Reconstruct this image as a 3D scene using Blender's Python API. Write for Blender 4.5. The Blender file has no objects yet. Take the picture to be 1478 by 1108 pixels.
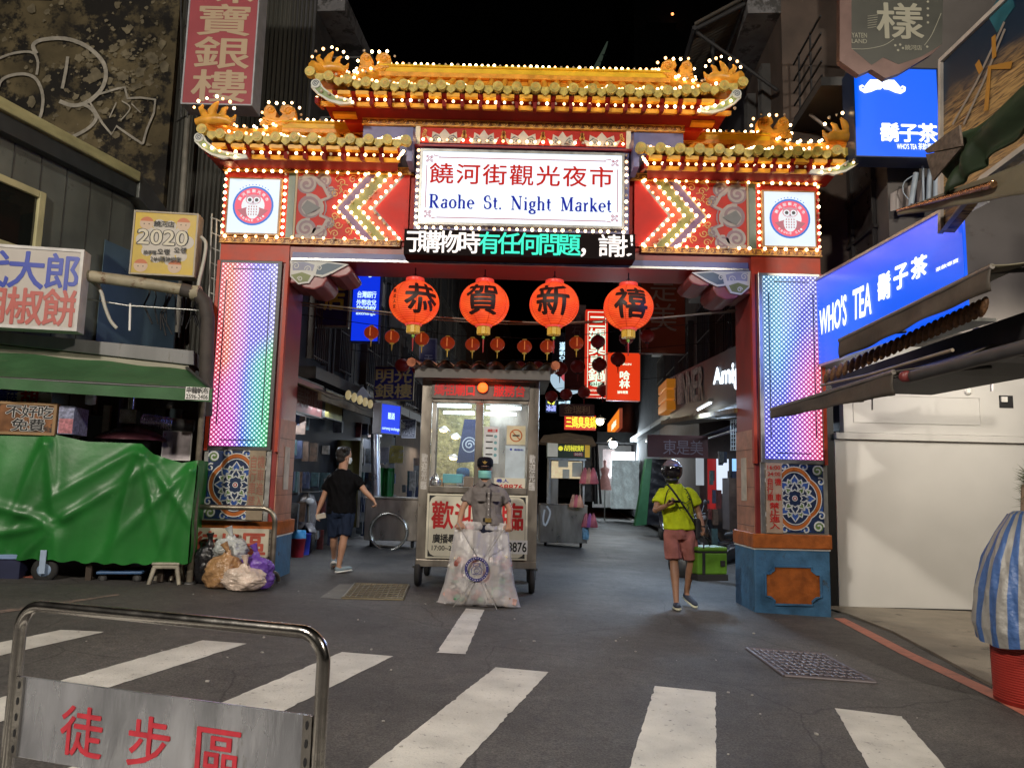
import bpy, math, random
from mathutils import Vector as V, Matrix
random.seed(7)
R=math.radians
sc=bpy.context.scene; COL=sc.collection
# ---------------- camera model: a pixel of the photo seen on a real plane of the street gives a point in metres
F=1110.;H=1.42;PIT=R(7.24);ROL=R(1.375)
CAMM=Matrix.Rotation(math.pi/2+PIT,3,'X')@Matrix.Rotation(ROL,3,'Z')
def ray(px,py): return CAMM@V(((px-739)/F,-(py-554)/F,-1))
C0=V((0,0,H))
def at(px,py,Y): r=ray(px,py); return C0+r*(Y/r.y)
def atz(px,py,z): r=ray(px,py); return C0+r*((z-H)/r.z)
def gz(x,y=0): return .03-.04*max(-6.5,min(5.5,x))
def gs(px,py):
    r=ray(px,py); k=(.03-H)/(r.z+.04*r.x); p=C0+r*k; return V((p.x,p.y,gz(p.x)))
class Fr:
    def __init__(s,o,u,v=(0,0,1)):
        s.o=V(o);s.u=V(u).normalized();s.v=V(v).normalized();s.n=s.u.cross(s.v)
    def P(s,a,b,d=0): return s.o+s.u*a+s.v*b+s.n*d
    def px(s,x,y,d=0):
        r=ray(x,y);k=(s.o+s.n*d-C0).dot(s.n)/r.dot(s.n);q=C0+r*k-s.o
        return (q.dot(s.u),q.dot(s.v))
    def box(s,x0,y0,x1,y1,d=0):
        cx,cy=(x0+x1)/2,(y0+y1)/2;hx,hy=(x1-x0)/2,(y1-y0)/2;t=math.tan(ROL)
        a0=s.px(cx-hx,cy-hx*t,d)[0];a1=s.px(cx+hx,cy+hx*t,d)[0]
        b0=s.px(cx-hy*t,cy+hy,d)[1];b1=s.px(cx+hy*t,cy-hy,d)[1]
        return a0,b0,a1,b1
def FY(Y,x=0,z=0): return Fr((x,Y,z),(1,0,0))
# ---------------- materials
MC={}
def M(name,col,rough=.6,metal=0,emit=0,ecol=None,ns=6,na=.18,bump=0,bs=40,alpha=1,trans=0,spec=.5,dirt=None,stretch=None):
    if name in MC: return MC[name]
    m=bpy.data.materials.new(name);m.use_nodes=True;nt=m.node_tree;N=nt.nodes;L=nt.links
    b=N['Principled BSDF'];c=tuple(col)+(1,)
    b.inputs['Base Color'].default_value=c;b.inputs['Roughness'].default_value=rough;b.inputs['Metallic'].default_value=metal
    b.inputs['Specular IOR Level'].default_value=spec
    tc=N.new('ShaderNodeTexCoord');src=tc.outputs['Object']
    if stretch:
        mp=N.new('ShaderNodeMapping');mp.inputs['Scale'].default_value=stretch;L.new(src,mp.inputs['Vector']);src=mp.outputs['Vector']
    if na:
        n=N.new('ShaderNodeTexNoise');n.inputs['Scale'].default_value=ns;n.inputs['Detail'].default_value=6;L.new(src,n.inputs['Vector'])
        mr=N.new('ShaderNodeMapRange');mr.inputs['From Min'].default_value=.3;mr.inputs['From Max'].default_value=.7
        L.new(n.outputs['Fac'],mr.inputs['Value'])
        mx=N.new('ShaderNodeMix');mx.data_type='RGBA';L.new(mr.outputs['Result'],mx.inputs['Factor'])
        mx.inputs['A'].default_value=tuple(max(0,x*(1-na)) for x in col)+(1,)
        mx.inputs['B'].default_value=tuple(min(1,x*(1+na)) for x in col)+(1,)
        out=mx.outputs['Result']
        if dirt:
            n2=N.new('ShaderNodeTexNoise');n2.inputs['Scale'].default_value=dirt[1];n2.inputs['Detail'].default_value=8;n2.inputs['Roughness'].default_value=.7
            L.new(src,n2.inputs['Vector'])
            m2=N.new('ShaderNodeMapRange');m2.inputs['From Min'].default_value=dirt[2];m2.inputs['From Max'].default_value=dirt[2]+.08;L.new(n2.outputs['Fac'],m2.inputs['Value'])
            x2=N.new('ShaderNodeMix');x2.data_type='RGBA';L.new(m2.outputs['Result'],x2.inputs['Factor']);L.new(out,x2.inputs['A']);x2.inputs['B'].default_value=tuple(dirt[0])+(1,);out=x2.outputs['Result']
        L.new(out,b.inputs['Base Color'])
        r2=N.new('ShaderNodeMapRange');r2.inputs['To Min'].default_value=max(0,rough-.1);r2.inputs['To Max'].default_value=min(1,rough+.1);L.new(n.outputs['Fac'],r2.inputs['Value']);L.new(r2.outputs['Result'],b.inputs['Roughness'])
    if emit:
        b.inputs['Emission Color'].default_value=tuple(ecol or col)+(1,);b.inputs['Emission Strength'].default_value=emit
    if bump:
        n=N.new('ShaderNodeTexNoise');n.inputs['Scale'].default_value=bs;n.inputs['Detail'].default_value=4;L.new(src,n.inputs['Vector'])
        bp=N.new('ShaderNodeBump');bp.inputs['Strength'].default_value=bump;bp.inputs['Distance'].default_value=.02;L.new(n.outputs['Fac'],bp.inputs['Height']);L.new(bp.outputs['Normal'],b.inputs['Normal'])
    if alpha<1: b.inputs['Alpha'].default_value=alpha
    if trans: b.inputs['Transmission Weight'].default_value=trans
    MC[name]=m;return m
def E(name,col,s=1.): return M(name,tuple(c*.25 for c in col),.5,emit=s,ecol=col,na=0)
steel=M('stainless_steel',(.4,.36,.31),.3,.9,ns=6,na=.3,bump=.05,bs=30,dirt=((.16,.13,.1),5,.64),stretch=(1,1,.3))
dsteel=M('dark_steel',(.09,.09,.09),.5,.5)
chrome=M('polished_tube',(.5,.48,.45),.22,1,na=.12,ns=14,bump=.04,bs=60,dirt=((.2,.12,.06),14,.66))
black=M('black_matte',(.012,.012,.014),.7)
rubber=M('rubber',(.02,.02,.02),.75,bump=.2)
gold=M('gold_glaze',(.72,.33,.035),.38,ns=9,na=.3,bump=.15,bs=50,dirt=((.35,.13,.02),10,.62))
gold2=M('gold_leaf_trim',(.62,.33,.06),.4,ns=14,na=.35)
tilem=M('tile_end_glaze',(.5,.38,.08),.4,ns=16,na=.4,bump=.3,bs=60)
yel=M('yellow_paint',(.75,.48,.02),.4,ns=5,na=.2)
red=M('red_paint',(.40,.017,.010),.5,ns=4,na=.2,dirt=((.25,.03,.02),7,.68),spec=.3)
dred=M('oxide_red_paint',(.24,.03,.026),.4,ns=3,na=.25,dirt=((.38,.26,.2),5,.7))
bluep=M('blue_grey_paint',(.11,.12,.27),.45,ns=5,na=.2)
white=M('white_paint',(.78,.77,.74),.45,ns=5,na=.08)
cream=M('cream_board',(.68,.64,.5),.5,ns=4,na=.1,dirt=((.4,.36,.28),6,.7))
bulbon=E('lit_bulb',(1,.66,.32),13)
bulboff=M('unlit_bulb',(.55,.45,.33),.1,na=0)
letred=M('red_lettering',(.55,.02,.02),.4,na=.1)
letblk=M('black_lettering',(.015,.015,.015),.5,na=0)
letblu=M('blue_lettering',(.02,.05,.4),.4,na=0)
# ---------------- mesh builder
TXT={}
def glyph(s,bold):
    k=(s,bold)
    if k in TXT: return TXT[k]
    if bold:
        v0,f0=glyph(s,0);v=[];f=[]
        for i in range(8):
            t=i*math.pi/4;q=len(v);v+=[(p[0]+bold*math.cos(t),p[1]+bold*math.sin(t),i*.0003) for p in v0];f+=[tuple(j+q for j in g) for g in f0]
        TXT[k]=(v,f);return TXT[k]
    c=bpy.data.curves.new('t','FONT');c.body=s;c.size=1;c.resolution_u=3
    o=bpy.data.objects.new('t',c);COL.objects.link(o)
    bpy.context.view_layer.update()
    me=bpy.data.meshes.new_from_object(o.evaluated_get(bpy.context.evaluated_depsgraph_get()))
    v=[(p.co.x,p.co.y,0) for p in me.vertices];f=[tuple(q.vertices) for q in me.polygons]
    bpy.data.objects.remove(o);bpy.data.meshes.remove(me);bpy.data.curves.remove(c)
    TXT[k]=(v,f);return TXT[k]
def bb(v): xs=[p[0] for p in v];ys=[p[1] for p in v];return min(xs),min(ys),max(xs),max(ys)
def cjk(c): return ord(c)>0x2000
class MB:
    def __init__(s): s.v=[];s.f=[];s.m=[];s.s=[]
    def add(s,vs,fs,mi=0,sm=False):
        k=len(s.v);s.v+=[V(p) for p in vs]
        for f in fs: s.f.append(tuple(i+k for i in f));s.m.append(mi);s.s.append(sm)
        return s
    def quad(s,a,b,c,d,mi=0): return s.add([a,b,c,d],[(0,1,2,3)],mi)
    def bx(s,fr,a0,b0,a1,b1,d0,d1,mi=0):
        p=[fr.P(a,b,d) for d in (d0,d1) for a,b in ((a0,b0),(a1,b0),(a1,b1),(a0,b1))]
        return s.add(p,[(3,2,1,0),(4,5,6,7),(0,1,5,4),(1,2,6,5),(2,3,7,6),(3,0,4,7)],mi)
    def box(s,x0,y0,z0,x1,y1,z1,mi=0): return s.bx(FY(0),x0,z0,x1,z1,-y1,-y0,mi)
    def obx(s,c,sz,rot=None,mi=0):
        Q=rot.to_matrix() if rot is not None and hasattr(rot,'to_matrix') else (rot or Matrix.Identity(3))
        c=V(c);h=[x/2 for x in sz]
        p=[c+Q@V((i*h[0],j*h[1],k*h[2])) for k in (-1,1) for i,j in ((-1,-1),(1,-1),(1,1),(-1,1))]
        return s.add(p,[(3,2,1,0),(4,5,6,7),(0,1,5,4),(1,2,6,5),(2,3,7,6),(3,0,4,7)],mi)
    def poly(s,fr,pts,d0,d1=None,mi=0):
        n=len(pts)
        ar=sum(pts[i][0]*pts[(i+1)%n][1]-pts[(i+1)%n][0]*pts[i][1] for i in range(n))
        if ar<0: pts=pts[::-1]
        if d1 is None: return s.add([fr.P(a,b,d0) for a,b in pts],[tuple(range(n))],mi)
        if d1<d0: d0,d1=d1,d0
        p=[fr.P(a,b,d0) for a,b in pts]+[fr.P(a,b,d1) for a,b in pts]
        return s.add(p,[tuple(range(n))[::-1],tuple(range(n,2*n))]+[(i,(i+1)%n,n+(i+1)%n,n+i) for i in range(n)],mi)
    def ribbon(s,fr,pts,w,d0,d1=None,mi=0,closed=False):
        n=len(pts);l=[];r=[]
        for i in range(n):
            if closed: a,b=pts[i-1],pts[(i+1)%n]
            else: a,b=pts[max(0,i-1)],pts[min(n-1,i+1)]
            dx,dy=b[0]-a[0],b[1]-a[1];q=math.hypot(dx,dy) or 1;ww=w[i] if isinstance(w,(list,tuple)) else w
            nx,ny=-dy/q*ww/2,dx/q*ww/2
            l.append((pts[i][0]+nx,pts[i][1]+ny));r.append((pts[i][0]-nx,pts[i][1]-ny))
        m=n if closed else n-1
        if d1 is None:
            return s.add([fr.P(*p,d0) for p in l+r],[(n+i,n+(i+1)%n,(i+1)%n,i) for i in range(m)],mi)
        return s.add([fr.P(*p,d0) for p in l+r]+[fr.P(*p,d1) for p in l+r],
          [(n+i+2*n,n+(i+1)%n+2*n,(i+1)%n+2*n,i+2*n) for i in range(m)]+[(i,(i+1)%n,(i+1)%n+2*n,i+2*n) for i in range(m)]+[(n+(i+1)%n,n+i,3*n+i,3*n+(i+1)%n) for i in range(m)],mi)
    def disc(s,fr,a,b,r,d0,d1=None,mi=0,n=16,ry=None):
        ry=ry or r
        return s.poly(fr,[(a+r*math.cos(t*2*math.pi/n),b+ry*math.sin(t*2*math.pi/n)) for t in range(n)],d0,d1,mi)
    def tube(s,pts,r,n=8,mi=0,closed=False,cap=True,sm=True,ell=None):
        pts=[V(p) for p in pts];k=len(pts);vs=[];fs=[];up=None
        for i,p in enumerate(pts):
            a=pts[(i-1)%k] if closed else pts[max(0,i-1)];b=pts[(i+1)%k] if closed else pts[min(k-1,i+1)]
            t=(b-a);t=t.normalized() if t.length>1e-9 else V((0,0,1))
            if up is None: up=V((0,0,1)) if abs(t.z)<.9 else V((0,1,0))
            x=up-t*up.dot(t)
            if x.length<1e-6: x=t.orthogonal()
            x.normalize();up=x;y=t.cross(x);rr=r[i] if isinstance(r,(list,tuple)) else r
            for j in range(n):
                q=2*math.pi*j/n;vs.append(p+(x*math.cos(q)+y*math.sin(q))*rr)
        m=k if closed else k-1
        for i in range(m):
            for j in range(n): fs.append((i*n+j,i*n+(j+1)%n,((i+1)%k)*n+(j+1)%n,((i+1)%k)*n+j))
        s.add(vs,fs,mi,sm)
        if cap and not closed:
            s.add(vs[:n],[tuple(range(n))[::-1]],mi);s.add(vs[-n:],[tuple(range(n))],mi)
        return s
    def ball(s,c,r,n=8,m=6,mi=0,Q=None):
        c=V(c);r=(r,r,r) if not isinstance(r,(list,tuple)) else r;vs=[];fs=[]
        for i in range(1,m):
            for j in range(n):
                t=math.pi*i/m;q=2*math.pi*j/n;w=V((r[0]*math.sin(t)*math.cos(q),r[1]*math.sin(t)*math.sin(q),r[2]*math.cos(t)))
                vs.append(c+(Q@w if Q else w))
        w=V((0,0,r[2]));w=Q@w if Q else w
        vs+=[c+w,c-w];T=len(vs)-2
        for i in range(m-2):
            for j in range(n): fs.append((i*n+j,(i+1)*n+j,(i+1)*n+(j+1)%n,i*n+(j+1)%n))
        for j in range(n): fs.append((T,j,(j+1)%n));fs.append((T+1,(m-2)*n+(j+1)%n,(m-2)*n+j))
        return s.add(vs,fs,mi,True)
    def lathe(s,c,prof,n=24,mi=0,ax=(0,0,1),ribs=0):
        c=V(c);az=V(ax).normalized();x=az.orthogonal().normalized();y=az.cross(x);vs=[];fs=[]
        for r,z in prof:
            for j in range(n):
                q=2*math.pi*j/n;vs.append(c+(x*math.cos(q)+y*math.sin(q))*r*(1+ribs*abs(math.cos(q*n/4)))+az*z)
        for i in range(len(prof)-1):
            for j in range(n): fs.append((i*n+j,i*n+(j+1)%n,(i+1)*n+(j+1)%n,(i+1)*n+j))
        s.add(vs,fs,mi,True)
        for i,q in ((0,-1),(len(prof)-1,1)):
            if prof[i][0]>1e-4: s.add(vs[i*n:i*n+n],[tuple(range(n))[::q]],mi)
        return s
    def loft(s,rings,mi=0,n=16):   # rings: (centre, xaxis*rx, yaxis*ry)
        vs=[];fs=[]
        for c,x,y in rings:
            for j in range(n):
                q=2*math.pi*j/n;vs.append(c+x*math.cos(q)+y*math.sin(q))
        for i in range(len(rings)-1):
            for j in range(n): fs.append((i*n+j,i*n+(j+1)%n,(i+1)*n+(j+1)%n,(i+1)*n+j))
        fs+=[tuple(range(n))[::-1],tuple(range((len(rings)-1)*n,len(rings)*n))]
        return s.add(vs,fs,mi,True)
    def grid(s,fn,nu,nv,mi=0,sm=True):
        vs=[fn(i/nu,j/nv) for j in range(nv+1) for i in range(nu+1)]
        return s.add(vs,[(j*(nu+1)+i,j*(nu+1)+i+1,(j+1)*(nu+1)+i+1,(j+1)*(nu+1)+i) for j in range(nv) for i in range(nu)],mi,sm)
    def fit(s,fr,t,a0,b0,a1,b1,d,mi=0,bold=0.,ital=0.):
        v,f=glyph(t,bold);
        if not v: return s
        x0,y0,x1,y1=bb(v);kx=(a1-a0)/(x1-x0);ky=(b1-b0)/(y1-y0)
        return s.add([fr.P(a0+(x-x0)*kx+ital*(y-y0)*ky,b0+(y-y0)*ky,d+z) for x,y,z in v],f,mi)
    def cell(s,fr,t,a0,b0,a1,b1,d,mi=0,bold=0.):
        x0,y0,x1,y1=bb(glyph('國',0)[0]);v,f=glyph(t,bold);kx=(a1-a0)/(x1-x0);ky=(b1-b0)/(y1-y0)
        return s.add([fr.P(a0+(x-x0)*kx,b0+(y-y0)*ky,d+z) for x,y,z in v],f,mi)
    def row(s,fr,t,a0,b0,a1,b1,d,mi=0,bold=0.,gap=.12):
        n=len(t);w=(a1-a0)/(n+(n-1)*gap)
        for i,c in enumerate(t):
            if c!=' ': s.cell(fr,c,a0+i*w*(1+gap),b0,a0+i*w*(1+gap)+w,b1,d,mi,bold)
        return s
    def colm(s,fr,t,a0,b0,a1,b1,d,mi=0,bold=0.,gap=.12):
        n=len(t);h=(b1-b0)/(n+(n-1)*gap)
        for i,c in enumerate(t):
            if c!=' ': s.cell(fr,c,a0,b1-i*h*(1+gap)-h,a1,b1-i*h*(1+gap),d,mi,bold)
        return s
    def build(s,name,mats,parent=None,bevel=0,loc=None,remesh=0,smooth=0,solid=0):
        if not isinstance(mats,(list,tuple)): mats=[mats]
        off=V((0,0,0))
        q=parent
        while q is not None:
            off+=q.location;q=q.parent
        if loc is not None: off=off+V(loc)
        me=bpy.data.meshes.new(name);me.from_pydata([p-off for p in s.v],[],s.f)
        for m in mats: me.materials.append(m)
        me.polygons.foreach_set('material_index',s.m);me.polygons.foreach_set('use_smooth',s.s);me.update()
        o=bpy.data.objects.new(name,me);COL.objects.link(o)
        if parent is not None: o.parent=parent
        if loc is not None: o.location=loc
        if remesh or smooth:
            if remesh:
                md=o.modifiers.new('r','REMESH');md.mode='VOXEL';md.voxel_size=remesh;md.use_smooth_shade=True
            if smooth:
                md=o.modifiers.new('s','SMOOTH');md.factor=.5;md.iterations=smooth
            bpy.context.view_layer.update()
            nm=bpy.data.meshes.new_from_object(o.evaluated_get(bpy.context.evaluated_depsgraph_get()))
            o.modifiers.clear();o.data=nm;bpy.data.meshes.remove(me);nm.name=name
            if not nm.materials:
                for m in mats: nm.materials.append(m)
        if solid:
            md=o.modifiers.new('Solidify','SOLIDIFY');md.thickness=solid
        if bevel:
            md=o.modifiers.new('Bevel','BEVEL');md.width=bevel;md.segments=2;md.limit_method='ANGLE'
        return o
def tag(o,label=None,cat=None,group=None,kind=None):
    for k,v in (('label',label),('category',cat),('group',group),('kind',kind)):
        if v: o[k]=v
    return o
def thing(name,label,cat,loc,group=None):
    o=bpy.data.objects.new(name,None);COL.objects.link(o);o.location=V(loc);o.empty_display_size=.2
    return tag(o,label,cat,group)
def kids(o): return [c for c in bpy.data.objects if c.parent==o]
def dup(o,loc,label=None,scale=None):
    def cp(x,par):
        c=x.copy();COL.objects.link(c);c.parent=par
        for ch in kids(x): cp(ch,c)
        return c
    c=cp(o,None);c.location=V(loc)
    if label: c['label']=label
    if scale: c.scale=(scale,)*3
    return c
def struct(name,mb,mat,**k): return tag(mb.build(name,mat,**k),kind='structure')
# ---------------- world, camera, lamps
w=bpy.data.worlds.new('World');sc.world=w;w.use_nodes=True;nt=w.node_tree;bg=nt.nodes['Background']
sky=nt.nodes.new('ShaderNodeTexSky');sky.sky_type='NISHITA';sky.sun_disc=False;sky.sun_elevation=R(-4);sky.sun_rotation=R(200)
nt.links.new(sky.outputs[0],bg.inputs[0]);bg.inputs[1].default_value=.05
cd=bpy.data.cameras.new('camera');cam=bpy.data.objects.new('camera',cd);COL.objects.link(cam)
cam.location=C0;cam.rotation_euler=CAMM.to_euler();cd.sensor_width=36;cd.lens=F/1478*36;cd.clip_end=600;cd.clip_start=.05;sc.camera=cam
sc.view_settings.view_transform='Standard';sc.view_settings.look='None';sc.view_settings.gamma=1;sc.view_settings.exposure=0
sc.render.engine='CYCLES';sc.cycles.use_denoising=True;sc.cycles.max_bounces=6;sc.cycles.transparent_max_bounces=12;sc.cycles.sample_clamp_indirect=6;sc.cycles.caustics_reflective=False;sc.cycles.caustics_refractive=False
def lamp(name,kind,loc,energy,col,size=.3,aim=None,spread=None,parent=None):
    l=bpy.data.lights.new(name,kind);l.energy=energy;l.color=col
    if kind=='AREA': l.size=size
    elif kind=='SUN': l.angle=size
    else: l.shadow_soft_size=size
    if kind=='SPOT' and spread: l.spot_size=spread;l.spot_blend=.6
    o=bpy.data.objects.new(name,l);COL.objects.link(o)
    if parent is not None: o.parent=parent;o.location=V(loc)-parent.location
    else: o.location=loc
    if aim is not None: o.rotation_euler=(V(aim)-V(loc)).to_track_quat('-Z','Y').to_euler()
    return o
# ================= the gate
CX=.07;GY=9.7
G=Fr((CX,GY,0),(1,0,0))
gate=thing('market_gate','tall red and gold market gateway with tiled roofs and hundreds of lit bulbs','gateway',(CX,GY+.35,0))
BUL=[]       # (position, facing, is_small_priority)
def bulb(p,pr=0): BUL.append((V(p),pr))
def brow(p0,p1,sp,pr=0):
    p0,p1=V(p0),V(p1);n=max(1,round((p1-p0).length/sp))
    for i in range(n+1): bulb(p0.lerp(p1,i/n),pr)
def spiral(cx,cy,r0,turns,hand=1,ph=0,n=14,r1=0.):
    return [(cx+hand*(r0+(r1-r0)*i/n)*math.cos(ph+turns*2*math.pi*i/n),cy+(r0+(r1-r0)*i/n)*math.sin(ph+turns*2*math.pi*i/n)) for i in range(n+1)]
def scrollband(mb,a0,a1,b0,b1,d,mi_bg=0,mi_s=1,fr=None):
    fr=fr or G;h=b1-b0;n=max(1,round((a1-a0)/(h*1.45)));w=(a1-a0)/n
    mb.bx(fr,a0,b0,a1,b1,d-.03,d,mi_bg)
    for i in range(n):
        c=a0+w*(i+.5);m=(b0+b1)/2
        mb.ribbon(fr,spiral(c-w*.18,m-.02*h,h*.30,1.3,1,2.6,12,h*.04),h*.13,d+.012,None,mi_s)
        mb.ribbon(fr,[(c-w*.48,b0+h*.1),(c-w*.1,b0+h*.08),(c+w*.2,b0+h*.3),(c+w*.3,b0+h*.75),(c+w*.12,b0+h*.85),(c+w*.1,b0+h*.6)],h*.13,d+.012,None,mi_s)
    for y in (b0+h*.02,b1-h*.02): mb.bx(fr,a0,y-h*.05,a1,y+h*.05,d-.03,d+.014,mi_s)
# --- pillars
def ledmat(name,xl,xr,z0,z1,left):
    m=bpy.data.materials.new(name);m.use_nodes=True;nt=m.node_tree;N=nt.nodes;L=nt.links;b=N['Principled BSDF']
    b.inputs['Base Color'].default_value=(.02,.02,.03,1);b.inputs['Roughness'].default_value=.4
    g=N.new('ShaderNodeNewGeometry');sp=N.new('ShaderNodeSeparateXYZ');L.new(g.outputs['Position'],sp.inputs[0])
    def mt(op,a,b_=None,c=None):
        n=N.new('ShaderNodeMath');n.operation=op
        for i,q in enumerate((a,b_,c)):
            if q is None: continue
            if isinstance(q,(int,float)): n.inputs[i].default_value=q
            else: L.new(q,n.inputs[i])
        return n.outputs[0]
    X=sp.outputs['X'];Z=sp.outputs['Z'];p=.06
    cx_=mt('COSINE',mt('MULTIPLY',mt('ADD',X,Z),math.pi/p*1.0));cz_=mt('COSINE',mt('MULTIPLY',mt('SUBTRACT',X,Z),math.pi/p*1.0))
    dot=mt('MULTIPLY',mt('ABSOLUTE',cx_),mt('ABSOLUTE',cz_))
    u=mt('DIVIDE',mt('SUBTRACT',X,xl),xr-xl);v=mt('DIVIDE',mt('SUBTRACT',Z,z0),z1-z0)
    def ramp(fac,stops):
        r=N.new('ShaderNodeValToRGB');e=r.color_ramp.elements
        e[0].position=stops[0][0];e[0].color=stops[0][1]+(1,);e[1].position=stops[-1][0];e[1].color=stops[-1][1]+(1,)
        for s_,c_ in stops[1:-1]:
            q=e.new(s_);q.color=c_+(1,)
        L.new(fac,r.inputs[0]);return r.outputs[0]
    if left:
        up=ramp(u,[(0,(.95,.08,.12)),(.2,(.9,.16,.1)),(.42,(.75,.2,.7)),(.6,(.18,.14,.95)),(.85,(.13,.13,.85)),(1,(.35,.35,.8))])
        lo=ramp(u,[(0,(.9,.08,.28)),(.35,(.8,.12,.75)),(.55,(.12,.2,.95)),(.75,(.05,.55,.6)),(1,(.03,.6,.18))])
        fac=mt('SUBTRACT',mt('ADD',mt('MULTIPLY',v,7),mt('MULTIPLY',u,-1.6)),1.9)
    else:
        lo=ramp(u,[(0,(.1,.08,.8)),(.35,(.12,.14,.95)),(.55,(.55,.18,.85)),(.75,(.9,.14,.55)),(1,(.95,.05,.16))])
        up=ramp(u,[(0,(.16,.35,.6)),(.25,(.12,.5,.75)),(.42,(.1,.35,.9)),(.7,(.12,.14,.9)),(1,(.3,.3,.85))])
        fac=mt('ADD',mt('SUBTRACT',mt('MULTIPLY',v,3.4),mt('MULTIPLY',u,.9)),-.75)
    cl=N.new('ShaderNodeClamp');L.new(fac,cl.inputs[0])
    mx=N.new('ShaderNodeMix');mx.data_type='RGBA';L.new(cl.outputs[0],mx.inputs['Factor']);L.new(lo,mx.inputs['A']);L.new(up,mx.inputs['B'])
    hot=N.new('ShaderNodeMix');hot.data_type='RGBA';L.new(mt('MULTIPLY',mt('POWER',dot,2.5),.6),hot.inputs['Factor']);L.new(mx.outputs['Result'],hot.inputs['A']);hot.inputs['B'].default_value=(1,1,1,1)
    L.new(hot.outputs['Result'],b.inputs['Emission Color'])
    L.new(mt('ADD',mt('MULTIPLY',mt('POWER',dot,1.3),1.9),.3),b.inputs['Emission Strength'])
    return m
brick=M('weathered_pillar_face',(.42,.2,.13),.5,ns=5,na=.3,dirt=((.55,.42,.33),4,.62),bump=.2,bs=20)
navy=M('mosaic_navy',(.02,.035,.09),.3,na=.2);mgreen=M('mosaic_green',(.12,.2,.06),.3,na=.2);morange=M('mosaic_orange',(.45,.13,.03),.3,na=.2);mwhite=M('mosaic_white',(.6,.62,.62),.3,na=.1);mblue=M('mosaic_blue',(.04,.1,.35),.3,na=.2);mred=M('mosaic_red',(.4,.02,.02),.3,na=.1)
orp=M('orange_painted_stone',(.38,.1,.015),.6,ns=8,na=.35,dirt=((.5,.4,.3),14,.72),bump=.3,bs=25)
blp=M('blue_painted_stone',(.055,.16,.3),.55,ns=6,na=.3,dirt=((.06,.06,.055),5,.6),bump=.3,bs=25)
alu=M('aluminium_trim',(.42,.42,.4),.35,.7,ns=10,na=.2)
def mosaic(mb,a0,b0,a1,b1,d):
    cx,cy=(a0+a1)/2,(b0+b1)/2;rx,ry=(a1-a0)/2,(b1-b0)/2
    mb.bx(G,a0,b0,a1,b1,d-.03,d,0)
    def lob(k,amp,nl,n=64,ph=0): return [(cx+rx*k*(1+amp*abs(math.cos(nl*t/2+ph)))*math.cos(t),cy+ry*k*(1+amp*abs(math.cos(nl*t/2+ph)))*math.sin(t)) for t in [2*math.pi*i/n for i in range(n)]]
    for i in range(4):
        sx,sy=((1,1),(-1,1),(-1,-1),(1,-1))[i];ccx,ccy=cx+sx*rx*.8,cy+sy*ry*.82
        mb.disc(G,ccx,ccy,rx*.17,d+.003,None,2,10)
        mb.ribbon(G,spiral(ccx,ccy,rx*.2,1.4,sx,0,16,rx*.04),rx*.055,d+.005,None,1)
        mb.ribbon(G,spiral(cx+sx*rx*.35,cy+sy*ry*.92,rx*.17,1.1,-sx,0,12,rx*.03),rx*.05,d+.005,None,1)
        mb.ribbon(G,spiral(cx+sx*rx*.9,cy+sy*ry*.5,rx*.15,1.1,-sx,1,12,rx*.03),rx*.05,d+.005,None,1)
        mb.poly(G,[(cx+sx*rx*.55,cy+sy*ry*.96),(cx+sx*rx*.15,cy+sy*ry*.97),(cx+sx*rx*.4,cy+sy*ry*.86)],d+.003,None,4)
        mb.poly(G,[(cx+sx*rx*.96,cy+sy*ry*.2),(cx+sx*rx*.97,cy+sy*ry*.55),(cx+sx*rx*.82,cy+sy*ry*.4)],d+.003,None,4)
    mb.ribbon(G,lob(.74,.16,4),rx*.13,d+.006,None,3,True)
    mb.ribbon(G,lob(.80,.16,4),rx*.03,d+.007,None,1,True);mb.ribbon(G,lob(.66,.16,4),rx*.03,d+.007,None,1,True)
    for k,r_,m_,n_,sz in ((0,.52,4,8,.17),(1,.50,2,8,.1),(0,.3,0,4,.16),(1,.31,2,4,.12)):
        for i in range(n_):
            t=2*math.pi*(i+.5*k)/n_;x,y=cx+rx*r_*math.cos(t),cy+ry*r_*math.sin(t)
            c,s=math.cos(t),math.sin(t)
            pet=[(-.7,-.55),(.1,-.75),(.55,-.4),(1.15,0),(.55,.4),(.1,.75),(-.7,.55),(-.3,0)]
            q=[(x+(u_*c-v_*s)*rx*sz,y+(u_*s+v_*c)*rx*sz) for u_,v_ in pet]
            mb.poly(G,q,d+.007,None,m_);mb.ribbon(G,q,rx*.045,d+.009,None,1,True)
    mb.disc(G,cx,cy,rx*.1,d+.008,None,1,12);mb.disc(G,cx,cy,rx*.07,d+.0095,None,5,12);mb.disc(G,cx,cy,rx*.035,d+.011,None,1,12)
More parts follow.
